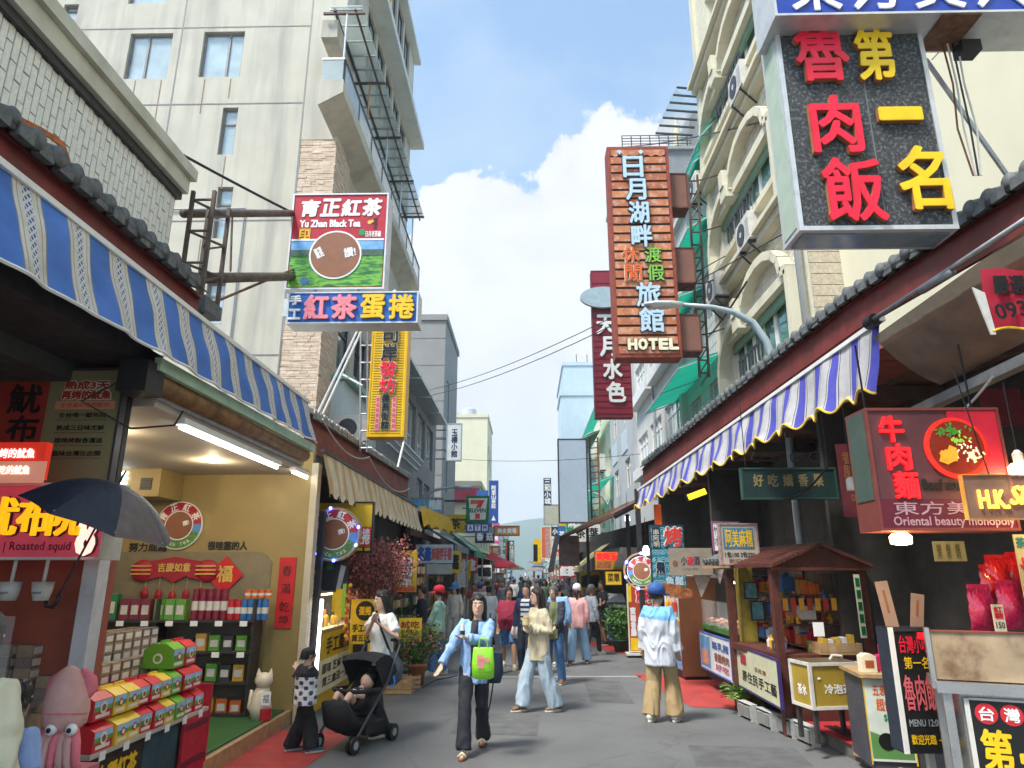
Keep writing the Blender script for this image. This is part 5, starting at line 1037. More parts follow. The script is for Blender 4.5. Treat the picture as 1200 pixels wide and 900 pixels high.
# roof terrace with glass canopy and folded parasol
o = thing('roof_terrace', 'grey tiled roof terrace with railing and glass canopy above the hotel sign', 'building', (3.35, 20.7, 0)); P('parapet', o, lambda m: m.box(1.3, 5, 0, 5, 11.6, 15.84, mat('grey_tile_wall', (.22, .23, .24), .6, .15, 6))); P('slab', o, lambda m: m.box(0, 5, -.1, 5, 15.842, 15.95, GC))
P('railing', o, lambda m: ([m.bar((.02+.32*k, -.05, 15.95), (.02+.32*k, -.05, 16.4), .03, .03, M['darkmetal']) for k in range(8)], [m.bar((0, -.05, 16.08+.11*k), (2.4, -.05, 16.08+.11*k), .02, .02, M['darkmetal']) for k in range(4)])); P('parasol', o, lambda m: (m.tube([(2.07, .5, 15.95), (2.07, .5, 17.6)], .035, M['white'], 6), m.rings([((2.07, .5, 16.3), .16, .16), ((2.07, .5, 16.9), .14, .14), ((2.07, .5, 17.5), .03, .03)], CRM, 10)))
P('glass_canopy', o, lambda m: m.add([(1.15, 0, 16.45), (2.0, 0, 18.35), (3.4, 1.5, 18.35), (2.6, 1.5, 16.45)], [(0, 1, 2, 3)], CG)); P('canopy_fin', o, lambda m: [m.bar((1.2+.14*k, -.05, 16.5+.31*k), (2.5+.1*k, .1, 16.5+.31*k), .05, .06, M['darkmetal']) for k in range(7)]); P('rear_wall', o, lambda m: m.box(2.7, 5, 1.0, 5, 15.96, 18.2, GC))
b, L_ = rowbld('white_house', 'white rendered house with shuttered balcony boxes past the red sign', 20.4, 29.0, 11.6, 4.75, WR, 2, 2.2, 3, curtain=mat('beige_curtain', (.52, .46, .30), .8, .1), zb=5.0); [P('balcony_box', b, lambda m: m.box(.4+4.2*k, 4.3+4.2*k, -.32, -.003, 6.0+3*f-.6, 6.0+3*f-.18, M['white'])) for k in range(2) for f in range(2)]
P('olive_strip', b, lambda m: m.box(4.1, 4.35, -.06, -.004, 8, 11.3, pm('olive_strip', '#9a9a3c'))); P('drainpipe', b, lambda m: m.tube([(4.5, -.08, 4), (4.5, -.08, 11.5)], .05, GRY, 8))
b, L_ = rowbld('grey_house', 'grey house with brown shutters and pale panels beside the blank billboard', 29.1, 37, 11.6, 4.6, mat('light_grey_render', (.42, .44, .46), .8, .06, 1.5, streak=.2, dirtcol=(.3, .3, .3)), 2, 1.5, 2, gl=mat('brown_shutter_glass', (.20, .13, .09), .2, .2), zb=4.6); P('pale_panel', b, lambda m: [m.box(.8+3.6*k, 2.6+3.6*k, -.04, -.003, 7.2, 8.2, pm('pale_panel', '#b8c4cc')) for k in range(2)])
canopy('green canopy high on the grey house', 695, 505, 715, 488, 4.6, .8, .5); canopy('green rounded canopy on the grey house below the high one', 685, 540, 704, 525, 4.6, 1.2, .5, mat('dull_green_canopy', (.05, .22, .14), .5, .15)); canopy('green canopy just above the brown stall roof', 690, 590, 720, 575, 4.6, 1.3, .5)
ac_unit('white air conditioner on the grey house by the billboard frame', aX(709, 552, 4.5), w=1.2, h=.9)
b, L_ = rowbld('cream_house', 'cream gabled house with red gutter behind the blank billboard', 37.2, 52, 12.2, 4.9, M['cream'], 3, 1.6, 3, zb=3.6, gl=M['glass']); P('red_gutter', b, lambda m: (m.bar((14.9, -.1, 10), (14.9, -.1, 12.5), .15, .15, pm('gutter_red', '#9c3a34')), m.bar((14.9, -.1, 12.5), (14.9, 2.5, 13.3), .15, .15, MATS['gutter_red'])))
LB = mat('pale_blue_tile', (.46, .56, .64), .5, .06, 2, streak=.1, dirtcol=(.35, .42, .48))
b = block('pale_blue_tower', 'tall pale blue windowless tower down the right side', 3.1, 9, 55, 66, 18.5, LB, [], [], 'left'); P('roof_tank', b, lambda m: (m.box(-1.6, -.6, 2, 3.5, 18.6, 19.4, M['alu']), [m.bar((-1.8+.9*k, .2, 18.6), (-1.8+.9*k, .2, 19.6), .06, .06, M['rust']) for k in range(3)]))
b = block('pale_blue_annex', 'lower pale blue block in front of the pale blue tower', 2.6, 6, 50, 54.8, 14.6, LB, [], [(1, 2.2, 10.4, 12)], 'left')
b = block('far_right_building', 'pale far building at the end of the right side', 3.0, 9, 70, 105, 7.2, mat('far_cream_render', (.58, .55, .46), .8, .1), [(3.6, 5, 4, 5.4)], [(2+5*k, 4+5*k, 4, 5.6) for k in range(6)], 'left')
# ------------------------------------------------------------------ big signs
ASH = mat('scratched_black_board', (.030, .033, .037), .6, .5, 22, bump=.3, bscale=45, dirt=.8, dirtcol=(.30, .31, .32))
s = Sign('noodle_sign', 'large black framed sign with raised red and yellow characters at upper right', (921, 24, 1100, 270), Y=4.75, d=.3, face=ASH, frame=M['alu'], fw=.035)
P('underside_glass', s.o, lambda m: m.box(-s.w/2+.04, s.w/2-.04, -s.d/2+.04, s.d/2-.04, -.014, -.002, mat('underside_glass', (.18, .25, .30), .15, .2))); P('side_panel', s.o, lambda m: m.box(-s.w/2-.006, -s.w/2-.001, -s.d/2+.03, s.d/2-.03, .04, s.h-.04, pm('side_pale_green', '#a9b8a8', var=.1)))
NR, NY = pm('raised_red', '#e8143c', rough=.35), pm('raised_yellow', '#f2c818', rough=.35); SIDE = mat('character_edge', (.40, .16, .06), .6, .2)
for ch, a, b_, c, d, m_ in (('魯', 941, 32, 1003, 102, NR), ('肉', 949, 122, 1005, 186, NR), ('飯', 953, 194, 1020, 262, NR), ('第', 1014, 40, 1058, 102, NY), ('一', 1030, 137, 1078, 150, NY), ('名', 1040, 182, 1094, 250, NY)):
    s.text(ch, a, b_, c, d, SIDE, .011, .035, name='character_edge', lift=.002); s.text(ch, a, b_, c, d, m_, .011, .006, name='character', lift=.040)
P('seam', s.o, lambda m: m.box(s.u(1020), s.u(1021.5), s.y-.003, s.y, .1, s.h-.05, pm('board_seam', '#6a6e70')))
BS = Sign('blue_shop_sign', 'long deep blue sign cut off at the top right corner', (903, -60, 1330, 16), Y=4.6, d=.4, face=pm('deep_sign_blue', '#1c3fa0', rough=.4), frame=M['alu'], fw=.02)
for k, ch in enumerate('東方美人茶'): BS.text(ch, 925+72*k, -46, 982+72*k, 10, WHT, .006, .012, name='character')
P('ragged_cables', BS.o, lambda m: [m.tube([(.05+.04*k, .1, 0), (.07+.03*k, .1, -.4), (.05+.05*k, .12, -.8), (.12+.02*k, .15, -1.2)], .008, rnd.choice([M['black'], M['rust'], M['offwhite']]), 5) for k in range(4)])
P('ballast_box', BS.o, lambda m: m.box(.15, .3, .02, .15, -.14, -.04, M['black'])); P('hatch', BS.o, lambda m: m.box(-.12, .18, -.2, .18, -.012, -.002, M['rust']))
o = thing('sign_brace', 'grey diagonal steel brace behind the black noodle sign', 'brace', aY(1180, 205, 5.2)); loc_line(o, [aY(1085, 70, 5.1), aY(1180, 205, 5.2)], .022, M['steel'], 'bar'); loc_line(o, [aY(1092, 70, 5.3), aY(1140, 20, 5.3)], .005, M['black'], 'wire')
# hotel sign
WO = [mat('red_plank_%d' % k, c, .65, .3, 5, bump=.15, dirt=.8, dirtcol=(.62, .50, .44)) for k, c in enumerate(((.46, .15, .06), (.40, .12, .05), (.52, .19, .08)))]
s = Sign('hotel_sign', 'tall weathered red plank sign with pale blue characters reading HOTEL', (716, 172, 791, 419), Y=13.6, d=.4, face=pm('plank_gap', '#3a1a12'), frame=pm('hotel_frame', '#8a3a26', rough=.6, var=.3), fw=.07)
n = 22
for k in range(n): P('plank', s.o, lambda m: m.box(-s.w/2+.075, s.w/2-.075, s.y-.022, s.y-.002, .08+(s.h-.3)*k/n, .08+(s.h-.3)*(k+1)/n-.055, WO[rnd.randrange(3)]))
P('crest', s.o, lambda m: ([m.disc((s.u(x), s.y-.05, s.h-.17), .06, .03, LBL, 4) for x in (731, 757)], m.prism([(-.6+.1*k, s.h-.22-(.05 if k % 2 else 0)) for k in range(13)]+[(.6, s.h-.09), (-.6, s.h-.09)], s.y-.03, s.y-.02, WO[0])))
for k, ch in enumerate('日月湖畔'): s.text(ch, 735+2*k, 187+28*k, 758+2*k, 212+28*k, LBL, .013, .03, name='character', lift=.03, outline=NVY, ow=.014)
for k, (a, b_) in enumerate((('休', '渡'), ('閒', '假'))): s.text(a, 729+2*k, 296+21*k, 748+2*k, 314+21*k, ORG, .006, .02, name='character', lift=.03, outline=CRM, ow=.01); s.text(b_, 755+2*k, 296+21*k, 774+2*k, 314+21*k, pm('char_green', '#7cb548'), .006, .02, name='character', lift=.03, outline=NVY, ow=.01)
for k, ch in enumerate('旅館'): s.text(ch, 743+2*k, 338+28*k, 770+2*k, 364+28*k, LBL, .013, .03, name='character', lift=.03, outline=NVY, ow=.012)
for k, ch in enumerate('HOTEL'): s.text(ch, 731+11.6*k, 400, 740+11.6*k, 411, CRM, .018, .02, name='character', lift=.03, outline=BLK, ow=.012)
BX = mat('brown_box_panel', (.20, .085, .06), .6, .1, 4)
for k, (x0, y0, x1, y1, w) in enumerate(((776, 203, 806, 244, 'topmost'), (783, 290, 815, 332, 'middle'), (790, 368, 822, 412, 'lowest'))):
    q_ = Sign('sign_box', '%s of the three brown boxes beside the hotel sign' % w, (x0, y0, x1, y1), Y=13.75, d=.42, face=BX, frame=pm('box_edge', '#5a2a20'), fw=.03, cat='box', group='brown boxes beside the hotel sign')
o = thing('sign_ladder', 'rusty lattice ladder mast behind the hotel sign boxes', 'bracket', aY(815, 420, 14.4))
for x in (806, 817): loc_line(o, [aY(x, 205, 14.4), aY(x+14, 442, 14.4)], .03, M['brownsteel'], 'rail')
for k in range(16): loc_line(o, [aY(807+.9*k, 212+15*k, 14.4), aY(817+.9*k, 212+15*k, 14.4)], .02, M['brownsteel'], 'rung'); loc_line(o, [aY(817+.9*k, 212+15*k, 14.4), aX(842+k*.5, 205+15*k, 4.7) if k % 4 == 0 else aY(807+.9*(k+1), 212+15*(k+1), 14.4)], .018, M['brownsteel'], 'brace')
s = Sign('red_vertical_sign', 'dark red ribbed vertical sign with white characters beside the hotel sign', (695, 317, 738, 489), Y=21, d=.35, face=pm('deep_sign_red', '#8e1c32', rough=.45), frame=pm('red_edge', '#7a1a2c'), fw=.03)
P('rib', s.o, lambda m: [m.box(-s.w/2+.03, s.w/2-.03, s.y-.014, s.y-.001, .1+.2*k, .13+.2*k, pm('red_rib', '#6a1424')) for k in range(23)])
for k, ch in enumerate('天月水色'): s.text(ch, 700+3*k, 372+26*k, 721+3*k, 394+26*k, WHT, .022, .04, name='character', lift=.016)
P('oval', s.o, lambda m: m.disc((-.22, s.y-.12, s.v(352)), .75, .12, pm('oval_blue', '#a8bcc8'), 36, 'y', .36))
s = Sign('blank_billboard', 'large blank grey billboard panel on the right side of the street', (654, 514, 689, 613), Y=33, d=.25, face=pm('blank_grey', '#a3b1bf', rough=.5, var=.05), frame=M['darkmetal'], fw=.06); [P('pole', s.o, lambda m: m.bar((s.w/2+.15+.4*j, .1, -.2), (s.w/2+.15+.4*j, .1, s.h+.1), .08, .08, BLK if j == 0 else M['rust'])) for j in range(2)]; P('rung', s.o, lambda m: [m.bar((s.w/2+.15, .1, .3*k), (s.w/2+.55, .1, .3*k+.05), .05, .05, M['rust']) for k in range(14)])
s = Sign('vertical_sign', 'narrow navy vertical sign with white characters far on the right', (637, 560, 646, 592), Y=40, d=.2, face=NVY, frame=None); s.chars('三和小城', 638, 561, 645, 591, WHT, bold=.012)
s = Sign('beige_panel', 'plain beige sign panel below the navy vertical sign', (637, 591, 668, 615), Y=42, d=.3, face=pm('beige_panel', '#b4b5a6'), frame=GRY, fw=.05)
s = Sign('orange_sign', 'orange vertical sign with pale characters far on the right', (634, 617, 646, 655), Y=44, d=.2, face=pm('far_orange_red', '#d8693c'), frame=CRM, fw=.05); s.chars('炭烤阿婆茶葉蛋', 639, 619, 645, 654, pm('rose_text', '#c9a0b0'), bold=.01)
s = Sign('yellow_black_sign', 'small black and yellow sign beside the far orange sign', (625, 632, 634, 660), Y=46, d=.2, face=YEL, frame=None); s.rectm(625, 638, 630, 658, BLK, 'black_panel'); s.chars('香菇', 625.5, 640, 629.5, 652, WHT)
# overhead cables
for k, (a, b_, sg_) in enumerate(((aY(478, 462, 30), aY(850, 300, 13.5), .5), (aY(478, 468, 30), aY(960, 250, 10.6), .6), (aY(540, 538, 40), aY(750, 532, 28), .2), (aX(735, 172, 4.0), aX(905, 140, 4.7), .1), (aY(830, 395, 15.5), aY(875, 330, 11.5), .05), (aY(140, 140, 6.9), aY(340, 248, 8.9), .02))):
    sag('cable', ('upper black cable crossing the street to the arched building', 'lower black cable crossing the street to the arched building', 'far thin cable across the street', 'thick cable over the hotel sign', 'short cable beside the lamp arm', 'dark cable from the tiled building to the tea sign')[k], caten(a, b_, sg_), .012 if k < 3 else .02, M['black'])
# street lamp
def street_lamp(label, pts, r, head_dir, headp):
    o = thing('street_lamp', label, 'street lamp', (pts[0][0], pts[0][1], 0)); b = Vector(o.location); LM = mat('lamp_pole_grey', (.36, .44, .48), .45, .1, 5, metal=.3)
    P('pole', o, lambda m: m.tube([Vector(p)-b for p in pts], [r*1.0]*(len(pts)-3)+[r*.85, r*.7, r*.55], LM, 12), True)
    h_ = Vector(headp)-b; d = Vector(head_dir)
    P('lamp_head', o, lambda m: m.tube([h_, h_+d*.2, h_+d*.45, h_+d*.62], [(.05, .05), (.11, .06), (.12, .05), (.05, .03)], M['alu'], 12), True); P('lens', o, lambda m: m.tube([h_+d*.22+Vector((0, 0, -.04)), h_+d*.5+Vector((0, 0, -.04))], [(.09, .03), (.08, .03)], M['offwhite'], 10)); return o
yL = 10.4; pp = [Vector((4.02, yL, 0)), Vector((4.02, yL, 4.4)), aY(908, 430, yL), aY(898, 400, yL), aY(882, 378, yL), aY(860, 366, yL), aY(835, 360, yL), aY(800, 357, yL)]
street_lamp('grey street lamp with curved arm in front of the hotel sign', pp, .06, (-1, 0, .02), pp[-1])
yL = 36; pp = [Vector((4.3, yL, 0)), Vector((4.3, yL, 5.5)), aY(712, 592, yL), aY(706, 582, yL), aY(692, 576, yL), aY(672, 573, yL)]; street_lamp('far grey street lamp with curved arm before the blank billboard', pp, .09, (-1, 0, .03), pp[-1])
yL = 22; pp = [Vector((-3.3, yL, 0)), Vector((-3.3, yL, 4)), aY(497, 581, yL), aY(507, 575, yL), aY(520, 572, yL), aY(532, 571, yL)]; street_lamp('left street lamp with curved arm beside the convenience store sign', pp, .06, (1, 0, 0), pp[-1])
# ------------------------------------------------------------------ right row: roof, awning, shop shell (the row runs slightly into the street)
TH = math.atan(.1)
def zr(y): return 4.66+.02*min(max(y-5, 0), 2) if y < 7 else 4.70-.062*(y-7)
o = tile_roof('tile_roof', 'grey barrel tile roof with deep red fascia along the right stalls', 2.6, 15.9, 3.95, 4.95, zr, .3, sp=.205, r=.066, fz=.36); o.rotation_euler.z = TH
AVI = pm('awning_violet_cloth', '#4a4aa8', rough=.8, var=.14, scale=5); AGR = mat('awning_grey_cloth', (.44, .43, .44), .85, .12, 8, dirt=.3, dirtcol=(.28, .26, .24)); ADK = pm('awning_thin_line', '#3a3640', rough=.8); HEM = pm('awning_yellow_hem', '#e8c23c', rough=.7)
o = awning('awning', 'violet and grey striped awning with yellow scalloped hem on the right', 5.76, 14.2, 3.14, 3.02, lambda y: 3.93-.062*(y-5.76), lambda y: 3.27-.012*(y-5.76)-.032*max(0, y-8.2), [(.36, AVI), (.06, AGR), (.03, ADK), (.46, AGR), (.03, ADK), (.06, AGR)], .34, scallop=.09, sper=.36, wave=.045, rail=M['white'], hem=HEM, wper=.72); o.rotation_euler.z = TH
o = thing('awning_pipe', 'grey awning arm pipe running on past the end of the violet awning', 'pipe', (3.25, 4.0, 3.96), TH); P('pipe', o, lambda m: (m.tube([(0, -.8, .05), (0, 1.0, .0), (0, 1.75, -.02)], .022, M['steel'], 10), m.tube([(0, .75, -.02), (0, 1.1, -.02)], .035, M['steel'], 12)), True); P('end_cap', o, lambda m: m.disc((0, 1.78, -.03), .06, .1, M['black'], 14))
o = thing('shop_row', 'dark open fronted shop row under the right tile roof', 'shop', (3.6, 3.0, 0), TH)
PINK = mat('faded_red_soffit', (.30, .085, .06), .6, .2, 4); BR = mat('brown_ceiling', (.14, .075, .05), .7, .3, 5); DW = mat('shaded_shop_wall', (.036, .032, .028), .7, .4, 3, dirt=.4, dirtcol=(.015, .015, .015))  # DW: dark wall added, the dim shop interior put into its colour
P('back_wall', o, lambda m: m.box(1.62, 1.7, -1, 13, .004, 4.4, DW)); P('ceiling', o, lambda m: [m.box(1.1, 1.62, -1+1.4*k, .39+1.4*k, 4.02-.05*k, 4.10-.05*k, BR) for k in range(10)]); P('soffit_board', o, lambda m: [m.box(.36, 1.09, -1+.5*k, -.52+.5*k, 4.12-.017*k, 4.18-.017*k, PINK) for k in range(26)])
[P('beam', o, lambda m: m.bar((.2, 1.5*k, 3.9-.05*k), (1.6, 1.5*k, 3.9-.05*k), .09, .14, mat('dark_beam', (.06, .035, .03), .7, .3))) for k in range(9)]
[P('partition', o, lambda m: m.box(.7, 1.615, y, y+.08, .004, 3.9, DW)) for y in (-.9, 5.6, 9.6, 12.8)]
P('post', o, lambda m: m.box(.1, .2, 12.6, 12.7, .004, 3.6, M['darkmetal']))
P('track_rail', o, lambda m: m.bar((.3, 1.2, 3.35), (.2, 4.0, 3.1), .1, .08, M['steel'])); P('tarpaulin', o, lambda m: m.grid(lambda u, v: (-.3+.55*v, 1.0+1.75*u, 3.9-.42*v-.14*u-.06*math.sin(math.pi*v)), 8, 6, mat('clear_brown_tarp', (.20, .14, .10), .35, .3, 4, alpha=.9)), True)
P('hung_cable', o, lambda m: m.tube(caten((.1, 2.0, 3.2), (.2, 3.6, 3.1), .2), .01, M['offwhite'], 5)); P('hung_cable', o, lambda m: m.tube(caten((0, 4.2, 2.9), (.1, 6.5, 2.95), .3), .012, M['black'], 5))
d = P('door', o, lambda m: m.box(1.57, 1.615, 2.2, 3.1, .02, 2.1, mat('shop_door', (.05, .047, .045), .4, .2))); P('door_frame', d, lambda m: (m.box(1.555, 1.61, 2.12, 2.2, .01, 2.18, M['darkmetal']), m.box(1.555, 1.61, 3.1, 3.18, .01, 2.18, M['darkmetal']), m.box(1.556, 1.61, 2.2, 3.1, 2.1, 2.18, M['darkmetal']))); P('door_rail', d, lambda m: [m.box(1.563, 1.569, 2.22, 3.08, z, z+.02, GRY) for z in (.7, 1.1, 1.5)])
sh = P('shelf', o, lambda m: ([m.box(1.25, 1.6, -.5, 1.7, z, z+.03, M['woodred']) for z in (.8, 1.2, 1.6, 2.0, 2.4)]))
def shop_goods(label, group, n, xr, ys, zs, cols_, par, seed):
    r = random.Random(seed)
    for z in zs:
        for k in range(n):
            b = MB(); h = r.uniform(.14, .26); w = r.uniform(.05, .09); b.box(-w, w, -w, w, 0, h*.8, r.choice(cols_)); b.lathe([(w*.8, h*.8), (w*.4, h), (.001, h)], (0, 0, 0), r.choice(cols_), 8); t = b.build('packet'); p = par.matrix_basis @ Vector((r.uniform(*xr), ys[0]+(ys[1]-ys[0])*(k+.5)/n, z)); t.location = p; t.rotation_euler.z = TH; tag(t, label, 'packet', group)
shop_goods('dark red packet on the shelves at the back of the noodle shop', 'packets at the back of the noodle shop', 11, (1.3, 1.5), (-.4, 1.6), (.832, 1.232, 1.632, 2.032), [C_['maroon'], C_['red'], C_['orange'], M['darkmetal']], o, 4)
sh2 = P('shelf', o, lambda m: [m.box(.35, .7, 5.9, 7.4, z, z+.02, M['woodred']) for z in (.9, 1.2, 1.5, 1.8)]); sh2['kind'] = 'stuff'; shop_goods('bright bottle on the shelves behind the kiosk post', 'bottles on the shelves behind the kiosk', 12, (.4, .55), (5.95, 7.35), (.922, 1.222, 1.522), [TRX for TRX in (C_['blue'], C_['red'], C_['gold'], M['offwhite'], C_['orange'])], o, 9)
nt_ = Sign('paper_notice', 'yellowed paper notice with vertical writing on the dark shop door', (1094, 634, 1132, 658), Y=6.05, d=.01, face=pm('old_paper', '#a3986a', rough=.8), frame=None, cat='notice'); [nt_.text('營業時間', 1098+11*k, 637, 1103+11*k, 655, BLK, 0, rot=0) for k in range(3)]
# ------------------------------------------------------------------ beef noodle sign
s = Sign('beef_noodle_sign', 'red lit beef noodle soup box sign with a bowl picture on the right', (1022, 478, 1182, 622), Y=5.15, d=.3, face=pm('noodle_brown', '#5c3336', rough=.45), frame=pm('noodle_frame', '#7a3a34', rough=.5), fw=.02)
LR = pm('lit_red', '#f0141e', emis=1.0)
s.rectm(1120, 482, 1178, 556, pm('lit_dark_red', '#a8142a', emis=.25), 'red_field'); s.rectm(1024, 586, 1178, 620, pm('noodle_maroon', '#5e1026', emis=.06), 'maroon_band', lift=.004)
for k, ch in enumerate('牛肉麵'): s.text(ch, 1037+4*k, 489+33*k, 1064+4*k, 519+33*k, LR, .005, .02, name='character')
s.text('Beef noodle soup', 1078, 563, 1170, 580, BLK, .004, lift=.006); s.text('東方美人', 1040, 589, 1160, 604, pm('sign_greypink', '#b98f98'), .001, lift=.01); s.text('Oriental beauty monopoly', 1038, 606, 1176, 619, MATS['sign_greypink'], .002, lift=.01)
s.disc(1123, 527, 37, pm('bowl_red', '#e02c22', rough=.3, emis=.4), 'bowl', lift=.008, th=.012); s.disc(1124, 526, 32, pm('soup_brown', '#7a2416', rough=.3, emis=.2), 'soup', lift=.0205)
def toppings(m):
    r = random.Random(9); k = s.w/158
    for (cx, cy, sx, sy, c, n) in ((1117, 506, 16, 9, '#3f7a2c', 46), (1124, 518, 12, 8, '#8ab844', 20), (1138, 534, 14, 12, '#e8d8b4', 36), (1112, 536, 12, 10, '#e8962a', 9)):
        mm = pm('food_'+c[1:], c, rough=.4, emis=.35)
        for j in range(n):
            a = r.uniform(0, 6.3); x = s.u(cx+sx*r.gauss(0, .45)); z = s.v(cy+sy*r.gauss(0, .45)); L_ = (.012 if n > 10 else .035); q = (L_*math.cos(a), L_*math.sin(a)); w = (-.006*math.sin(a), .006*math.cos(a)) if n > 10 else (-.028*math.sin(a), .028*math.cos(a)); y = s.y-.027-.012*r.random()
            m.add([(x-q[0]-w[0], y, z-q[1]-w[1]), (x+q[0]-w[0], y, z+q[1]-w[1]), (x+q[0]+w[0], y, z+q[1]+w[1]), (x-q[0]+w[0], y, z-q[1]+w[1])], [(0, 1, 2, 3)], mm)
t = P('toppings', s.o, toppings); t['kind'] = 'stuff'
P('side_panel', s.o, lambda m: m.box(-s.w/2-.006, -s.w/2-.001, -.13, .13, .22, s.h-.02, pm('side_dark_green', '#44564e'))); [P('hanger', s.o, lambda m: m.tube([(x, 0, s.h), (x, .02, s.h+.55)], .008, M['black'], 5)) for x in (-.4, .4)]
def bulb_lamp(label, p, drop=.25):
    o = thing('hanging_lamp', label, 'lamp', p); P('socket', o, lambda m: m.lathe([(.03, .05), (.035, .12), (.015, .15)], (0, 0, 0), M['offwhite'], 12)); P('bulb', o, lambda m: m.rings([((0, 0, -.03), .02, .02), ((0, 0, -.02), .07, .07), ((0, 0, .03), .075, .075), ((0, 0, .055), .05, .05)], WARM, 16), True); P('cord', o, lambda m: m.tube([(0, 0, .15), (0, 0, .15+drop)], .006, M['black'], 5)); point_lamp('lamp_glow', (0, 0, -.1), 9, (1, .72, .3), o, .07); return o
bulb_lamp('glowing yellow lamp under the beef noodle sign', aY(1056, 634, 5.1), .1); bulb_lamp('glowing yellow lamp at the right edge beside the acrylic sign', aY(1196, 552, 4.9), .5)
o = thing('lantern_bulb', 'unlit white cylinder lamp hanging in the dark shop', 'lamp', aY(1000, 575, 7.2)); P('shade', o, lambda m: m.lathe([(.055, 0), (.06, .02), (.06, .12), (.03, .14)], (0, 0, 0), M['offwhite'], 16), True); P('cord', o, lambda m: m.tube([(0, 0, .14), (0, 0, 1.2)], .006, M['black'], 5))
s = Sign('acrylic_sign', 'smoky acrylic sign with glowing gold H.K. letters at the right edge', (1130, 556, 1235, 609), Y=4.75, d=.02, face=mat('smoky_acrylic', (.30, .17, .12), .15, .2, 3, alpha=.8), frame=GD, fw=.006); s.text('H.K.', 1146, 575, 1180, 596, pm('lit_gold', '#ffc04a', emis=1.3), .004, .012); s.text('Shop', 1184, 570, 1232, 598, MATS['lit_gold'], .004, .012, slant=.3); P('chain', s.o, lambda m: m.tube([(-.1, 0, s.h), (-.2, .03, s.h+.8)], .005, M['black'], 5))
# red flag with black writing
o = thing('cloth_flag', 'red cloth pennant with black characters hanging at the right edge', 'flag', aY(1186, 388, 4.1)); FR = pm('flag_red', '#a81430', rough=.8); P('cloth', o, lambda m: m.grid(lambda u, v: (-.12+.36*u, .02*math.sin(6*u+3*v), .42*v+.03*math.sin(5*u)*(1-v)), 14, 10, FR), True); P('hem', o, lambda m: m.tube([(-.12+.36*u, .02*math.sin(6*u), .03*math.sin(5*u)) for u in [k/14 for k in range(15)]], .008, HEM, 5)); P('grey_edge', o, lambda m: m.prism([(-.19, .30), (-.12, .26), (-.1, -.02), (-.13, -.02)], .0, .012, M['offwhite'])); P('lettering', o, lambda m: (m.text('嚴選', .02, .3, .2, .12, BLK, -.03, .005), m.text('093', -.0, .13, .2, .1, BLK, -.03, .004, rot=.15)))
# ------------------------------------------------------------------ food cart at the lower right
STL = mat('stained_steel', (.46, .34, .22), .4, .25, 3, metal=.35, dirt=.95, dirtcol=(.12, .055, .02), streak=.5); SS_ = mat('clean_steel', (.5, .5, .5), .3, .1, 6, metal=.8)
o = thing('food_cart', 'stainless steel snack cart with stained splashback at the lower right corner', 'cart', (2.84, 5.25, 0), R(-22))
P('splashback', o, lambda m: m.box(.03, 1.9, .0, .03, 1.06, 1.37, STL)); P('splash_edge', o, lambda m: (m.box(0, .029, -.02, .05, 1.0, 1.40, SS_), m.box(.03, 1.9, -.01, .04, 1.372, 1.385, M['woodred']))); P('counter', o, lambda m: m.box(.02, 1.9, -.07, .42, .98, 1.05, SS_)); P('body', o, lambda m: m.box(.16, 1.9, .02, .40, .12, .978, SS_))
for x, y in ((.05, -.04), (1.8, -.04), (.05, .34)): P('leg', o, lambda m: m.box(x, x+.055, y, y+.055, .0, .978, SS_))
s = P('sign_panel', o, lambda m: m.box(.2, 1.5, -.03, -.01, .1, .94, BLK)); P('panel_frame', s, lambda m: (m.box(.17, .2, -.035, -.008, .06, .95, M['offwhite']), m.box(.2, 1.5, -.034, -.008, .941, .955, SS_)))
for k, ch in enumerate('台灣小吃'): P('dot', s, lambda m: m.disc((.29+.145*k, -.034, .86), .066, .004, pm('dot_red', '#c8202e'), 28)); P('character', s, lambda m: m.text(ch, .29+.145*k, .86, .085, .085, WHT, -.038, .002))
for ch, x, z, w, h in (('第', .32, .64, .17, .24), ('一', .53, .6, .17, .05), ('名', .76, .58, .2, .28)): P('character', s, lambda m: m.text(ch, x, z, w, h, YEL, -.033, .007))
P('character', s, lambda m: (m.text('魯', .48, .36, .22, .24, WHT, -.033, .014), m.text('魯', .48, .36, .22, .24, BRED, -.038, .005))); P('character', s, lambda m: (m.text('肉', .74, .34, .2, .22, WHT, -.033, .014), m.text('肉', .74, .34, .2, .22, BRED, -.038, .005))); P('menu_picture', s, lambda m: m.box(.92, 1.45, -.036, -.031, .2, .92, pm('menu_pale_blue', '#b8ccd0', var=.3, scale=12)))
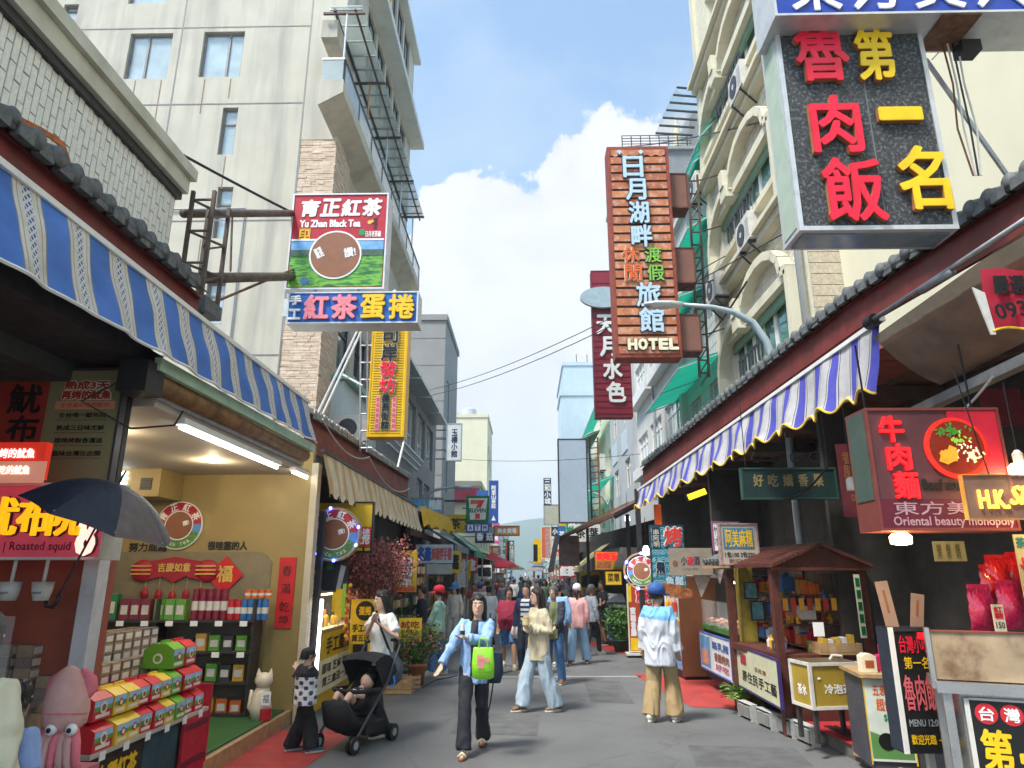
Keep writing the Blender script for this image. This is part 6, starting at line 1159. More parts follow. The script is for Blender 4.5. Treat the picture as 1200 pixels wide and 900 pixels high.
# candy bags behind the cart
BAG = [pm('bag_pink', '#c82858', rough=.2, coat=.6, var=.35, scale=40), pm('bag_red', '#c01c24', rough=.2, coat=.6, var=.35, scale=40)]
for k, (x, y, w, h, lb) in enumerate(((1155, 740, .19, .30, 'shiny pink candy bag left of the price card'), (1190, 738, .2, .32, 'shiny pink candy bag at the right edge'), (1175, 700, .2, .28, 'red candy bag hanging in the upper row'), (1200, 700, .2, .3, 'red candy bag at the edge of the upper row'), (1165, 705, .16, .24, 'dark red candy bag at the upper left of the bags'))):
    o = thing('candy_bag', lb, 'bag', aY(x, y, 5.35+.1*(k > 1))); P('pouch', o, lambda m: m.grid(lambda u, v: ((u-.5)*w*(1-.15*v**3), -.05*math.sin(math.pi*u)*math.sin(math.pi*min(1, v*1.1))+.008*math.sin(u*30+v*17), v*h), 12, 12, BAG[k > 1]), True); P('pouch_back', o, lambda m: m.grid(lambda u, v: ((u-.5)*w*(1-.15*v**3), .03*math.sin(math.pi*u)*math.sin(math.pi*v), v*h), 6, 6, BAG[k > 1]), True); P('seal', o, lambda m: m.box(-w*.42, w*.42, -.006, .004, h, h+.03, BAG[k > 1]))
s = Sign('price_card', 'cream price card standing between the pink candy bags', (1164, 708, 1178, 741), Y=5.25, d=.008, face=CRM, frame=None, cat='price card'); s.text('紅\n糖', 1166, 711, 1176, 725, BRED, .003); s.text('150', 1166, 729, 1176, 736, BLK, .001)
s = Sign('vertical_banner', 'cream and teal vertical menu strip at the far right edge', (1194, 626, 1225, 705), Y=5.2, d=.01, face=pm('strip_cream', '#cdbf92'), frame=None); s.text('茶', 1196, 630, 1206, 642, pm('strip_teal', '#3a7a7a'), .004, name='character'); s.text('↓', 1196, 654, 1204, 670, BRED, .004)
# black light box with brown cards
o = thing('light_box', 'black upright menu light box with white edge beside the snack cart', 'sign', (3.10, 6.05, .42), R(2))
P('box', o, lambda m: m.box(-.17, .17, -.09, .09, 0, .93, M['black'])); P('white_edge', o, lambda m: (m.box(-.175, -.135, -.1, -.088, 0, .93, M['white']), m.box(-.13, .175, -.1, -.089, .90, .93, M['darkmetal']))); P('dark_side', o, lambda m: m.box(-.176, -.171, -.085, .09, .01, .92, pm('box_navy', '#262e3c')))
[P('lettering', o, lambda m: m.text(t, .02, z, w, h, c, -.0955, b_)) for t, z, w, h, c, b_ in (('台灣小吃', .80, .24, .13, BRED, .002), ('第一名', .66, .2, .09, YEL, .001), ('魯肉飯', .44, .26, .26, pm('pale_red_text', '#d2606a'), .003), ('MENU 12:00', .22, .25, .05, GRY, .001), ('歡迎光臨 →', .1, .25, .07, YEL, .001))]; P('lit_corner', o, lambda m: m.box(.06, .17, -.097, -.092, .84, .89, LR)); P('post', o, lambda m: m.box(.05, .1, -.02, .03, -.42, .0, M['offwhite'])); P('foot', o, lambda m: m.box(-.1, .2, -.15, .15, -.42, -.39, M['darkmetal']))
KR = mat('kraft_card', (.33, .20, .14), .6, .12, 8)
for k, (x, h, rx, lb) in enumerate(((-.1, .36, -.12, 'tall brown card leaning above the black light box'), (.1, .26, .16, 'shorter brown card with print above the black light box'))):
    c = thing('kraft_card', lb, 'card', (3.12+x, 6.05, 1.352)); c.rotation_euler = (0, rx, R(-10)); P('card', c, lambda m: m.box(-.05, .05, -.004, .004, -.01, h, KR)); P('print', c, lambda m: m.box(-.01, .01, -.006, -.0045, h*.3, h*.8, BRN))
# low cabinet with white poster, red carpet platform
o = thing('low_cabinet', 'low wood topped cabinet with white kiwi poster beside the light box', 'cabinet', (3.22, 6.72, 0), R(-9)); P('carcass', o, lambda m: m.box(-.19, .5, .02, .6, .12, .86, mat('cabinet_dark', (.06, .06, .075), .6, .2))); P('top', o, lambda m: m.box(-.22, .55, -.04, .64, .862, .895, M['wood'])); P('poster', o, lambda m: (m.box(-.185, .17, .0, .018, .18, .85, pm('poster_white', '#cfd6cc')),)); P('lettering', o, lambda m: (m.text('五衰五葉', 0, .76, .24, .09, ORG, -.002, .002), m.text('超值價', 0, .64, .2, .1, ORG, -.002, .003), m.text('$7.0', 0, .53, .1, .06, GRN, -.002, .002))); P('picture', o, lambda m: (m.disc((-.05, -.003, .34), .07, .004, BLK, 20), m.disc((.08, -.004, .36), .06, .004, pm('pic_dark', '#26301e'), 20), m.prism([(-.18, .2), (.16, .2), (.16, .3), (-.18, .42)], -.001, -.0002, pm('pic_green', '#5a8a4a')))); P('edge', o, lambda m: (m.box(-.19, -.186, -.003, .02, .15, .86, YEL), m.box(.171, .18, -.003, .02, .15, .86, YEL)))
for k, (x, y, w, h, c, lb) in enumerate(((-.1, .12, .13, .16, CRM, 'small cream card box on the wood topped cabinet'), (.1, .25, .24, .14, pm('pkg_pink', '#b8305a', rough=.3), 'pink boxed sweets on the wood topped cabinet'), (.16, .3, .16, .26, pm('pkg_rose', '#a02848', rough=.3), 'dark pink bag standing behind the sweets box'))):
    q = MB(); q.box(-w/2, w/2, -.05, .05, 0, h*.85, c); q.prism([(-w/2, h*.85), (w/2, h*.85), (w*.2, h), (-w*.2, h)], -.05, .05, c); q.box(-w*.3, w*.3, -.053, -.0505, h*.25, h*.65, pm('pkg_print', '#a8562c')); t = q.build('sweets_box'); t.location = o.matrix_basis @ Vector((x, y, .897)); tag(t, lb, 'box')
o = thing('platform', 'raised stall platform with red welcome carpet on the right', 'platform', (3.3, 6.3, 0), TH*.7); P('deck', o, lambda m: m.box(.0, 1.6, 0, 2.75, .004, .13, mat('platform_concrete', (.12, .115, .10), .85, .3, 5))); P('step_edge', o, lambda m: m.box(-.03, .0, 0, 1.2, .06, .134, M['wood'])); c = P('carpet', o, lambda m: m.box(-.02, 1.1, 1.0, 2.72, .134, .144, mat('red_carpet', (.36, .012, .02), .95, .25, 60, bump=.3, bscale=300))); P('lettering', c, lambda m: m.text('歡迎光臨', 0, 0, .8, .3, MAR, 0, .01, right=(1, 0, 0))) if False else None
lt = MB(); lt.M = Matrix.Translation((.55, 1.75, .146)) @ Matrix.Rotation(R(-90), 4, 'X') @ Matrix.Rotation(0, 4, 'Y'); lt.M = Matrix.Translation((.55, 1.8, .1455)) @ Matrix(((1, 0, 0, 0), (0, 0, 1, 0), (0, -1, 0, 0), (0, 0, 0, 1))); lt.text('歡迎光臨', 0, 0, .9, .55, BLK, 0, .008); lt.build('lettering', c)
# yellow tea chest
o = thing('tea_chest', 'mustard yellow cold brew tea box with white edges on thin legs', 'box', (3.12, 7.55, .145), R(10)); MU = mat('mustard_panel', (.36, .24, .03), .5, .12, 6); P('body', o, lambda m: m.box(-.27, .27, 0, .36, .32, .74, MU))
P('edge', o, lambda m: ([m.box(x-.016, x+.016, y-.016, y+.016, .31, .75, M['offwhite']) for x in (-.27, .27) for y in (0, .36)], [m.box(-.254, .254, y-.015, y+.015, z-.015, z+.015, M['offwhite']) for y in (0, .36) for z in (.325, .735)], [m.box(x-.015, x+.015, .016, .344, z-.015, z+.015, M['offwhite']) for x in (-.27, .27) for z in (.325, .735)])); P('lid', o, lambda m: m.box(-.25, .25, .01, .35, .741, .756, mat('chest_lid', (.10, .07, .03), .5, .3)))
for x in (-.24, .24):
    for y in (.03, .33): P('leg', o, lambda m: m.box(x-.02, x+.02, y-.02, y+.02, 0, .31, M['darkmetal']))
P('lettering', o, lambda m: (m.text('冷泡茶', .02, .50, .3, .09, WHT, -.004, .003), m.ball((-.18, -.006, .6), (.02, .004, .012), WHT, 8, 4))); mb = MB(); mb.M = Matrix.Translation((-.274, .17, 0)) @ Matrix.Rotation(R(-90), 4, 'Z'); mb.text('茶水', 0, .48, .16, .1, WHT, 0, .003); mb.build('lettering', o); P('handle', o, lambda m: m.tube([(.08, .18, .757), (.1, .16, .8), (.2, .16, .79), (.22, .18, .757)], .015, M['offwhite'], 8))
# ------------------------------------------------------------------ wooden kiosk
o = thing('kiosk', 'red brown wooden kiosk with small gable roof and trinkets', 'kiosk', (2.92, 8.55, 0), R(4))
WRD = mat('kiosk_shaded_wood', (.10, .026, .018), .55, .35, 9, bump=.15, bscale=60, dirt=.3)  # red brown wood darkened, the shade under the awning put into the colour
for (x, y) in ((.02, .0), (1.1, .02), (.02, 1.5), (1.1, 1.5)): P('post', o, lambda m: m.box(x-.045, x+.045, y-.045, y+.045, .0, 1.82, WRD))
P('counter', o, lambda m: (m.box(-.02, 1.15, -.03, 1.55, .78, .86, WRD), m.box(.06, 1.1, .02, .05, .1, .78, WRD))); P('back_board', o, lambda m: m.box(1.08, 1.11, .05, 1.5, .86, 1.8, mat('kiosk_back', (.10, .02, .025), .7, .3)));
P('gable', o, lambda m: m.prism([(-.02, 1.84), (1.12, 1.84), (1.09, 1.89), (.54, 2.08), (.01, 1.89)], -.12, -.08, WRD)); r_ = P('roof', o, lambda m: (m.prism([(-.07, 1.84), (.54, 2.09), (.54, 2.13), (-.07, 1.88)], -.2, 1.5, WRD), m.prism([(.54, 2.09), (1.15, 1.84), (1.15, 1.88), (.54, 2.13)], -.2, 1.5, WRD)))
for k in range(12): P('roof_board', r_, lambda m: m.bar((-.06+.05*k, -.21, 1.868+.0205*k), (-.06+.05*k, 1.51, 1.868+.0205*k), .012, .05, WRD))
P('eave_trim', o, lambda m: m.box(-.05, 1.13, -.15, -.121, 1.805, 1.838, M['woodred'])); P('shelf', o, lambda m: [m.box(.3, 1.07, .3+.0, .9, z, z+.02, WRD) for z in (1.15, 1.42)])
P('couplet', o, lambda m: (m.box(.93, 1.0, -.14, -.13, 1.05, 1.76, CRM), [m.box(.94, .99, -.146, -.1405, 1.08+.135*k, 1.18+.135*k, GRN) for k in range(5)])); P('couplet_text', o, lambda m: [m.text(ch, .965, 1.67-.135*k, .04, .07, BLK, -.148) for k, ch in enumerate('生意興隆好')])
kr = random.Random(12)
TR = [pm('trk_%d' % k, c, rough=.35) for k, c in enumerate(('#c8a03c', '#b83a2c', '#d8d4c8', '#3a6aa8', '#c87a3a', '#4a4a44', '#6a8a5a', '#e0a030'))]
for row, (z, n) in enumerate(((.862, 16), (1.171, 14), (1.441, 12))):
    for k in range(n):
        b = MB(); h = kr.uniform(.07, .16); w = kr.uniform(.02, .04)
        if k % 3: b.lathe([(w, 0), (w*1.1, h*.6), (w*.45, h*.8), (w*.45, h), (.001, h)], (0, 0, 0), kr.choice(TR), 9)
        else: b.box(-w, w, -w, w, 0, h, kr.choice(TR)); b.box(-w*.7, w*.7, -w-.002, -w-.0005, h*.3, h*.7, kr.choice(TR))
        t = b.build('trinket'); t.location = o.matrix_basis @ Vector((.34+.72*(k+.5)/n if row else .12+.9*(k+.5)/n, kr.uniform(.32, .8) if row else kr.uniform(.15, .9), z)); tag(t, 'small souvenir standing on the kiosk %s' % ('counter', 'lower shelf', 'upper shelf')[row], 'souvenir', 'souvenirs on the kiosk %s' % ('counter', 'lower shelf', 'upper shelf')[row])
for k in range(9):
    x = .1+.1*k; q = thing('charm', 'orange charm dangling inside the kiosk', 'charm', o.matrix_basis @ Vector((x, .15, 1.34)), 0, 'orange charms in the kiosk'); P('string', q, lambda m: m.tube([(0, 0, .14), (0, 0, .42)], .003, M['black'], 4)); P('tag', q, lambda m: m.box(-.03, .03, -.006, .006, 0, .14, TR[7] if k % 2 else TR[1]))
b = thing('basket', 'brown wicker basket of wrapped goods on the kiosk counter', 'basket', o.matrix_basis @ Vector((.72, .05, .862))); P('weave', b, lambda m: [m.box(-.24, .24, -.13, -.12, z, z+.022, M['wood']) for z in (.0, .026, .052, .078, .104)]+[m.box(-.24, -.23, -.12, .14, .002, .126, M['wood']), m.box(.23, .24, -.12, .14, .002, .126, M['wood']), m.box(-.23, .23, .13, .14, .002, .126, M['wood'])]); P('wrapped_goods', b, lambda m: [m.box(-.2+.08*k, -.14+.08*k, -.08, .06, .03, .16+.06*kr.random(), M['offwhite'] if k % 2 else TR[0], Matrix.Rotation(kr.uniform(-.25, .25), 3, 'Y')) for k in range(5)])
c = Sign('price_card', 'blank white card standing in the kiosk basket', (953, 729, 966, 746), Y=8.3, d=.006, face=WHT, frame=None, cat='card')
# street-side banners on the counter fronts
def side_panel(name, label, a, b_, z0, z1, d, face, frame, texts, cat='banner'):
    a = Vector(a); b_ = Vector(b_); dv = (b_-a); w = dv.length; o = thing(name, label, cat, ((a+b_)/2).to_3d() if False else ((a.x+b_.x)/2, (a.y+b_.y)/2, z0), math.atan2(dv.y, dv.x)); h = z1-z0
    P('panel', o, lambda m: m.box(-w/2, w/2, -d/2, d/2, 0, h, face))
    if frame: P('frame', o, lambda m: (m.box(-w/2-.012, w/2+.012, -d/2-.006, d/2+.006, -.015, .008, frame), m.box(-w/2-.012, w/2+.012, -d/2-.006, d/2+.006, h-.008, h+.012, frame), m.box(-w/2-.012, -w/2+.006, -d/2-.005, d/2+.005, .009, h-.009, frame), m.box(w/2-.006, w/2+.012, -d/2-.005, d/2+.005, .009, h-.009, frame)))
    for (t, x, z, tw, th, m_, bo) in texts: P('lettering', o, lambda m: m.text(t, x*w, z*h, tw*w, th*h, m_, -d/2-.004, bo))
    return o
b = side_panel('counter_banner', 'cream banner board with purple edge in front of the kiosk counter', (2.86, 10.05), (2.83, 8.35), .32, .82, .03, pm('banner_cream', '#c9c8a8', var=.1), pm('banner_purple', '#3c2a66'), [('原住民手工藝', .05, .32, .8, .26, BLK, .003), ('日月潭', .12, .6, .25, .1, BRN, .002)]); P('stamp', b, lambda m: m.box(-.62, -.38, -.022, -.016, .3, .42, pm('stamp_red', '#a82a40')))
b = side_panel('counter_banner', 'white and blue printed food banner on the stall before the yellow post', (2.86, 12.1), (2.88, 10.4), .30, .84, .02, pm('banner_white2', '#cfd3d6', var=.08), pm('banner_blue_edge', '#4a66b0'), [('酪乳豬', .2, .75, .5, .2, pm('bt_blue', '#3a5a9a'), .004), ('香腸烤肉', .22, .45, .45, .22, BRN, .004), ('好吃', .22, .2, .4, .16, pm('bt_rose', '#b8607a'), .004)]); P('picture', b, lambda m: (m.box(-.8, -.25, -.016, -.011, .04, .5, pm('bpic_blue', '#5a90bc')), m.box(-.72, -.33, -.02, -.0165, .08, .3, mat('bpic_meat', (.55, .25, .16), .5, .4, 25))))
o = thing('stall_counter', 'dark counter with snack trays behind the printed banner', 'stall', (2.92, 10.35, 0)); P('body', o, lambda m: m.box(.02, .8, 0, 1.8, .15, .9, mat('stall_black', (.03, .03, .03), .6, .2))); P('top', o, lambda m: m.box(0, .82, -.02, 1.82, .902, .93, M['darkmetal'])); P('tray', o, lambda m: [m.box(.1, .5, .1+.45*k, .5+.45*k, .932, .97, SS_) for k in range(4)]); P('glass_screen', o, lambda m: m.box(.01, .02, 0, 1.8, .935, 1.35, M['clear'])); P('leaf_trim', o, lambda m: [m.box(-.03, .03, .03*k, .03*k+.02, .9, .95+.03*kr.random(), M['green']) for k in range(58)]); P('canopy_shelf', o, lambda m: m.box(.1, .9, 0, 1.8, 1.7, 1.74, M['darkmetal']))
for k in range(22):
    b = MB(); b.ball((0, 0, .03), (.05, .035, .03), mat('meat_pink', (.45, .22, .17), .5, .3, 30), 8, 5); b.tube([(-.1, 0, .03), (.1, 0, .035)], .004, M['wood'], 4); t = b.build('skewer'); t.location = (3.05+.1*(k % 4), 10.5+.075*k, .972+.02*(k % 3)); t.rotation_euler.z = kr.uniform(-.4, .4); tag(t, 'grilled meat skewer on the snack trays', 'skewer', 'skewers on the snack trays')
lt = P('tray_lamp', o, lambda m: m.tube([(.5, .2, 1.62), (.5, 1.6, 1.62)], .018, WARM, 8)); area_lamp('tray_glow', (.5, .9, 1.6), 8, (1, .8, .5), lt, .05, 1.4)
o = thing('post', 'thick mustard yellow painted post between the kiosk and the snack stall', 'post', (3.1, 10.25, 0)); P('shaft', o, lambda m: m.box(-.1, .1, -.1, .1, 0, 1.95, M['yellowwood'])); P('cap', o, lambda m: m.box(-.12, .12, -.12, .12, 1.952, 2.0, M['wood']))
# concrete blocks and fern
CB = mat('hollow_block', (.42, .42, .40), .9, .12, 20, bump=.3)
for k, (x, y) in enumerate(((2.78, 9.5), (2.86, 9.02), (2.95, 8.6), (3.02, 8.22))):
    o = thing('concrete_block', ('hollow concrete block beside the fern', 'second hollow concrete block from the fern', 'third hollow concrete block from the fern', 'hollow concrete block nearest the kiosk post')[k], 'block', (x, y, 0), R(97), 'hollow blocks along the kiosk'); mb = MB(); wall_open(mb, -.19, .19, 0, .19, [(-.16, -.02, .03, .16), (.02, .16, .03, .16)], CB, -.05, .1); mb.box(-.19, .19, -.049, .049, .188, .192, CB); mb.box(-.19, -.186, -.05, .05, 0, .19, CB); mb.box(.186, .19, -.05, .05, 0, .19, CB); mb.build('block_body', o); 
    P('core_shade', o, lambda m: m.box(-.155, .155, .051, .056, .03, .16, mat('block_shadow_core', (.2, .2, .19), .9, .2)))  # dark backing plate, the shade inside the hollow cores put into its colour
def fern(label, loc, n, L_, mats, pot, seed):
    r = random.Random(seed); o = thing('fern', label, 'plant', loc); P('pot', o, lambda m: m.lathe([(pot*.7, 0), (pot, pot*1.4), (pot*.9, pot*1.4), (.001, pot*1.3)], (0, 0, 0), TERRA, 16), True)
    for k in range(n):
        a = r.uniform(0, 6.28); el = r.uniform(.5, 1.25); l = L_*r.uniform(.7, 1.1); d = Vector((math.cos(a), math.sin(a), 0)); pts = [Vector((0, 0, pot*1.3))+d*l*t*math.cos(el)+Vector((0, 0, l*(t*math.sin(el)-.55*t*t))) for t in [j/8 for j in range(9)]]
        def fr(m):
            m.tube(pts, .005, mats[0], 4)
            for j in range(1, 9):
                t_ = (pts[j]-pts[j-1]).normalized(); sd = t_.cross(Vector((0, 0, 1))).normalized()
                for sg in (-1, 1):
                    w = l*.26*math.sin(math.pi*(j/9))+.02; p = pts[j]; e = p+sd*sg*w+t_*w*.5; m.add([p, p.lerp(e, .5)+t_*.022, e, p.lerp(e, .5)-t_*.022], [(0, 1, 2, 3)], mats[(j+k) % len(mats)])
        P('frond', o, fr)
    return o
fern('bright green fern in a small pot at the foot of the banners', aZ(873, 834), 16, .5, [M['green2'], M['green'], mat('leaf_lime', (.22, .36, .06), .5, .3, 30)], .11, 3)
# ------------------------------------------------------------------ fridge, wave sign and further stalls
o = thing('display_fridge', 'glass drink fridge with blue poster base and brown side', 'fridge', (2.66, 12.7, 0), TH); P('cabinet', o, lambda m: m.box(.04, .7, 0, .9, .14, 1.75, M['white'])); P('brown_side', o, lambda m: m.box(.0, .72, -.03, -.002, .06, 1.72, pm('fridge_brown', '#6a4028', rough=.5))); P('glass_door', o, lambda m: m.box(.03, .039, .04, .86, .75, 1.7, M['glasslt'])); P('poster', o, lambda m: m.box(.03, .038, .02, .88, .16, .74, pm('fridge_blue', '#6a94c4', var=.4, scale=7))); P('skirt', o, lambda m: m.box(.05, .68, .02, .88, .0, .138, M['black'])); [P('white_frame', o, lambda m: m.box(.025, .042, y, y+.035, .14, 1.75, M['white'])) for y in (-.001, .872)]
for k in range(10): P('bottle', o, lambda m: m.lathe([(.035, 0), (.035, .16), (.015, .21), (.001, .22)], (-.001, .1+.08*k, .8+.3*(k % 3)), TR[k % 8], 8))
s = Sign('wave_sign', 'teal wave patterned vertical sign with red grill character', (763, 615, 803, 697), Y=11.8, d=.08, face=pm('wave_teal', '#2f7f92', rough=.45), frame=M['darkmetal'], fw=.012)
def waves(m):
    for j in range(9):
        for k in range(6):
            cx = -s.w/2+(k+(.5 if j % 2 else 0))*s.w/5.5; cz = .02+j*s.h/9.2
            for r in (.075, .045): m.sector((min(max(cx, -s.w/2+.08), s.w/2-.08), s.y-.003, cz), r, r+.012, .1, 3.04, .003, pm('wave_line', '#8fc4cc'), 8)
t = P('wave_line', s.o, waves); t['kind'] = 'stuff'
s.text('烤', 780, 618, 800, 640, pm('wave_red', '#d8382c'), .008, .01, name='character', outline=WHT, ow=.012, lift=.01); s.rectm(765.5, 618, 775, 643, NVY, 'navy_plate', lift=.007); s.chars('串阿明', 767, 620, 773.5, 642, CRM, lift=.013); s.text('飛', 769, 660, 778, 672, NVY, .012, name='character', outline=CRM, ow=.008, lift=.01); s.chars('魚鬆', 778, 676, 800, 686, LBL, vert=False, lift=.01, outline=NVY, ow=.01, bold=.006)
o = thing('fried_food_board', 'brown cut-out fried chicken picture at the foot of the wave sign', 'sign', aY(786, 699, 11.6)); P('board', o, lambda m: m.prism([(-.33, .1), (-.2, .02), (0, .0), (.2, -.04), (.36, .0), (.34, .1), (.2, .16), (.0, .2), (-.2, .2)], -.02, .02, mat('fried_brown', (.30, .10, .03), .6, .6, 18, bump=.5, bscale=30)))
s = Sign('cloth_banner', 'beige cloth banner reading millet wine across the wave sign', (784, 642, 835, 674), Y=11.0, d=.012, face=mat('beige_linen', (.30, .25, .19), .9, .12, 12, bump=.2), frame=None, cat='banner'); s.text('小米酒', 798, 652, 820, 662, pm('wine_purple', '#4a2a4a'), .003); s.text('米', 806, 652, 812.5, 662, BRED, .004, lift=.006); s.disc(791, 660, 3, BRN, 'stamp'); s.disc(828, 656, 3, BRN, 'stamp'); s.text('millet wine', 801, 665, 817, 668, BRN)
o = thing('hanging_cloth', 'white triangular fringed cloth hanging below the beige banner', 'cloth', aY(822, 700, 11.1)); P('cloth', o, lambda m: (m.prism([(0, 0), (.22, .4), (-.12, .4)], -.006, .006, mat('fringe_white', (.4, .33, .3), .9, .3, 20)), m.prism([(.3, .2), (.38, .42), (.22, .42)], -.006, .006, MATS['fringe_white'])))
s = Sign('picture_sign', 'tilted pale framed sign with gold characters on blue hanging over the stalls', (842, 613, 890, 662), Y=9.6, d=.05, face=pm('frame_pale', '#b8b0a0', var=.2), frame=pm('frame_pink', '#a88a86', var=.4, scale=20), fw=.02, tilt=.12); s.rectm(847, 619, 884, 643, pm('pic_blue2', '#3f7a9c', var=.3, scale=6), 'blue_field'); s.chars('阿美麻糬', 849, 621, 883, 641, YEL, vert=False, lift=.008, bold=.003); s.text('1包100 3包250', 848, 647, 884, 653, BLK, .002); s.text('歡迎試吃', 852, 655, 880, 660, BRN, .001)
s = Sign('white_sign', 'white rounded sign with black characters behind the tilted picture sign', (835, 611, 868, 646), Y=10.3, d=.03, face=WHT, frame=pm('sign_red_rim', '#9c5a7a'), fw=.012); s.chars('竹水', 837, 616, 843, 640, BLK)
s = Sign('green_board', 'long dark green wooden name board with gold characters', (869, 548, 981, 585), Y=8.4, d=.06, face=mat('dark_green_board', (.007, .028, .026), .5, .2, 8), frame=mat('green_board_edge', (.02, .07, .055), .5, .2), fw=.02); s.chars('好吃嬌香果', 880, 556, 968, 570, mat('dull_gold', (.25, .19, .08), .5, .2), vert=False, gap=.35, bold=.004)
P('iron_scroll', s.o, lambda m: [m.tube([(x+.09*(1-t*.75)*math.cos(8*t), 0, s.h+.12+.09*(1-t*.75)*math.sin(8*t)) for t in [k/12 for k in range(13)]], .007, M['black'], 5) for x in (-.35, -.12, .12, .35)]); [P('hanger', s.o, lambda m: m.tube([(x, .0, s.h), (x, .0, s.h+.9)], .006, M['black'], 4)) for x in (-.5, .5)]
o = thing('tile_valance', 'short dark grey tile valance over the kiosk row', 'roof', (2.79, 9.75, 1.93), TH)
for k in range(8): P('roof_tile', o, lambda m: m.tube([(-.02, .14*k, .0), (.28, .14*k, .1)], .05, M['rtile'], 8))
P('batten', o, lambda m: m.box(-.03, .0, -.05, 1.05, -.09, -.055, M['wood']))
o = thing('flood_lamp', 'small yellow glowing floodlight under the violet awning', 'lamp', aY(816, 580, 9.6)); P('housing', o, lambda m: m.box(-.14, .14, -.03, .05, -.04, .05, M['darkmetal'], Matrix.Rotation(-.35, 3, 'Y'))); P('lens', o, lambda m: m.box(-.13, .13, -.045, -.032, -.035, .045, pm('lit_flood', '#ffd21e', emis=1.2), Matrix.Rotation(-.35, 3, 'Y')))
for k, (x, y, Y_) in enumerate(((757, 645, 13.0), (735, 607, 16.5))): o = thing('hanging_lamp', ('bare white bulb hanging left of the wave sign', 'bare white bulb under the brown stall roof')[k], 'lamp', aY(x, y, Y_)); P('bulb', o, lambda m: m.rings([((0, 0, -.09), .02, .02), ((0, 0, -.06), .06, .06), ((0, 0, .02), .06, .06), ((0, 0, .08), .03, .03)], TUBEM, 12), True); P('cord', o, lambda m: m.tube([(0, 0, .08), (0, 0, .6)], .006, M['black'], 4)); point_lamp('bulb_glow', (0, 0, -.15), 14, (1, .9, .75), o, .06)
o = thing('pole', 'orange painted pole end under the violet awning', 'pole', aY(772, 625, 13.6)); P('shaft', o, lambda m: m.bar((0, 0, 0), (0, 0, .55), .12, .12, pm('pole_orange', '#d8561c')))
w = thing('round_sign', 'small round tea logo sign with blue LEDs on the right side', 'sign', aY(753, 690, 14.2)); round_logo(w, 0, 0, .34, .29, .08); P('rim', w, lambda m: m.sector((0, .04, .34), .33, .36, 0, 2*math.pi, .1, M['wood'], 36)); [P('led', w, lambda m: m.ball((.345*math.cos(R(a)), -.03, .34+.345*math.sin(R(a))), .03, LEDB, 8, 6)) for a in (90, 150, 200, 255, 30)]
s = Sign('standing_banner', 'orange red standing board with vertical white characters beside the pot plant', (736, 684, 766, 764), Y=16.0, d=.06, face=pm('stand_red', '#b8482e', rough=.5), frame=CRM, fw=.02); s.text('燒烤', 747, 687, 764, 706, BRED, .01, name='character', outline=WHT, ow=.02); s.chars('什古早味', 752, 712, 760, 746, WHT, bold=.01); s.chars('蜜糖香腸', 739, 712, 745, 746, WHT, bold=.008); s.rectm(738, 748, 764, 762, YEL, 'food_strip'); s.rectm(737, 686, 741, 706, YEL, 'yellow_strip'); P('foot', s.o, lambda m: m.box(-.35, .35, -.15, .2, -.06, -.02, M['offwhite']))
bush('potted_plant', 'dense green shrub in a green pot beside the standing board', aZ(728, 764), 50, 2600, .30, .62, [M['green'], M['green'], M['green2']], leaf=.06, seed=8, pot=(.2, .28, pm('pot_green', '#1e4a38')), stemm=M['green'])
o = thing('snack_machine', 'blue fronted counter machine behind the pot plant', 'machine', aZ(724, 757)); P('body', o, lambda m: m.box(-.25, .25, 0, .5, .1, 1.05, M['darkmetal'])); P('blue_front', o, lambda m: m.box(-.22, .22, -.012, -.002, .15, .8, pm('mach_blue', '#26407a'))); P('sloped_top', o, lambda m: m.prism([(0, 1.05), (.5, 1.05), (.5, 1.25)], -.25, .25, GRY, 'x')); P('leg', o, lambda m: [m.box(x, x+.04, .02, .06, 0, .1, M['black']) for x in (-.22, .18)])
s = Sign('led_sign', 'yellow sign with glowing red LED characters on the right', (697, 646, 732, 668), Y=18, d=.12, face=pm('led_yellow', '#c9a11e', emis=.08), frame=BRN, fw=.02); s.text('炭烤玉米', 699, 648, 730, 656, LR, .012, .02); s.rectm(699, 658, 716, 666, mat('led_food', (.4, .12, .04), .5, .5, 20), 'food_picture'); s.text('好吃', 720, 658, 730, 666, BRN, .01)
s = Sign('menu_lightbox', 'yellow lit menu board under the LED sign', (709, 669, 729, 686), Y=18.4, d=.08, face=pm('menu_lit', '#e8c02c', emis=.4), frame=BRN, fw=.02); s.text('菜單', 712, 672, 726, 682, BRN, .006)
o = thing('stall_counter', 'dim food stall with steel counter beyond the pot plant', 'stall', (2.2, 17.5, 0), TH); P('counter', o, lambda m: m.box(0, .8, 0, 4, .004, .95, M['darkmetal'])); P('top', o, lambda m: m.box(-.05, .85, -.05, 4.05, .952, .99, SS_)); P('back_wall', o, lambda m: m.box(1.5, 1.6, -1.5, 14, .004, 3.2, DW)); P('hood', o, lambda m: m.prism([(0, 1.9), (.8, 1.9), (.6, 2.4), (.2, 2.4)], .3, 2.2, SS_)); P('post', o, lambda m: [m.box(.0, .08, y, y+.08, .004, 3.1, M['darkmetal']) for y in (-1.2, 3.9)])
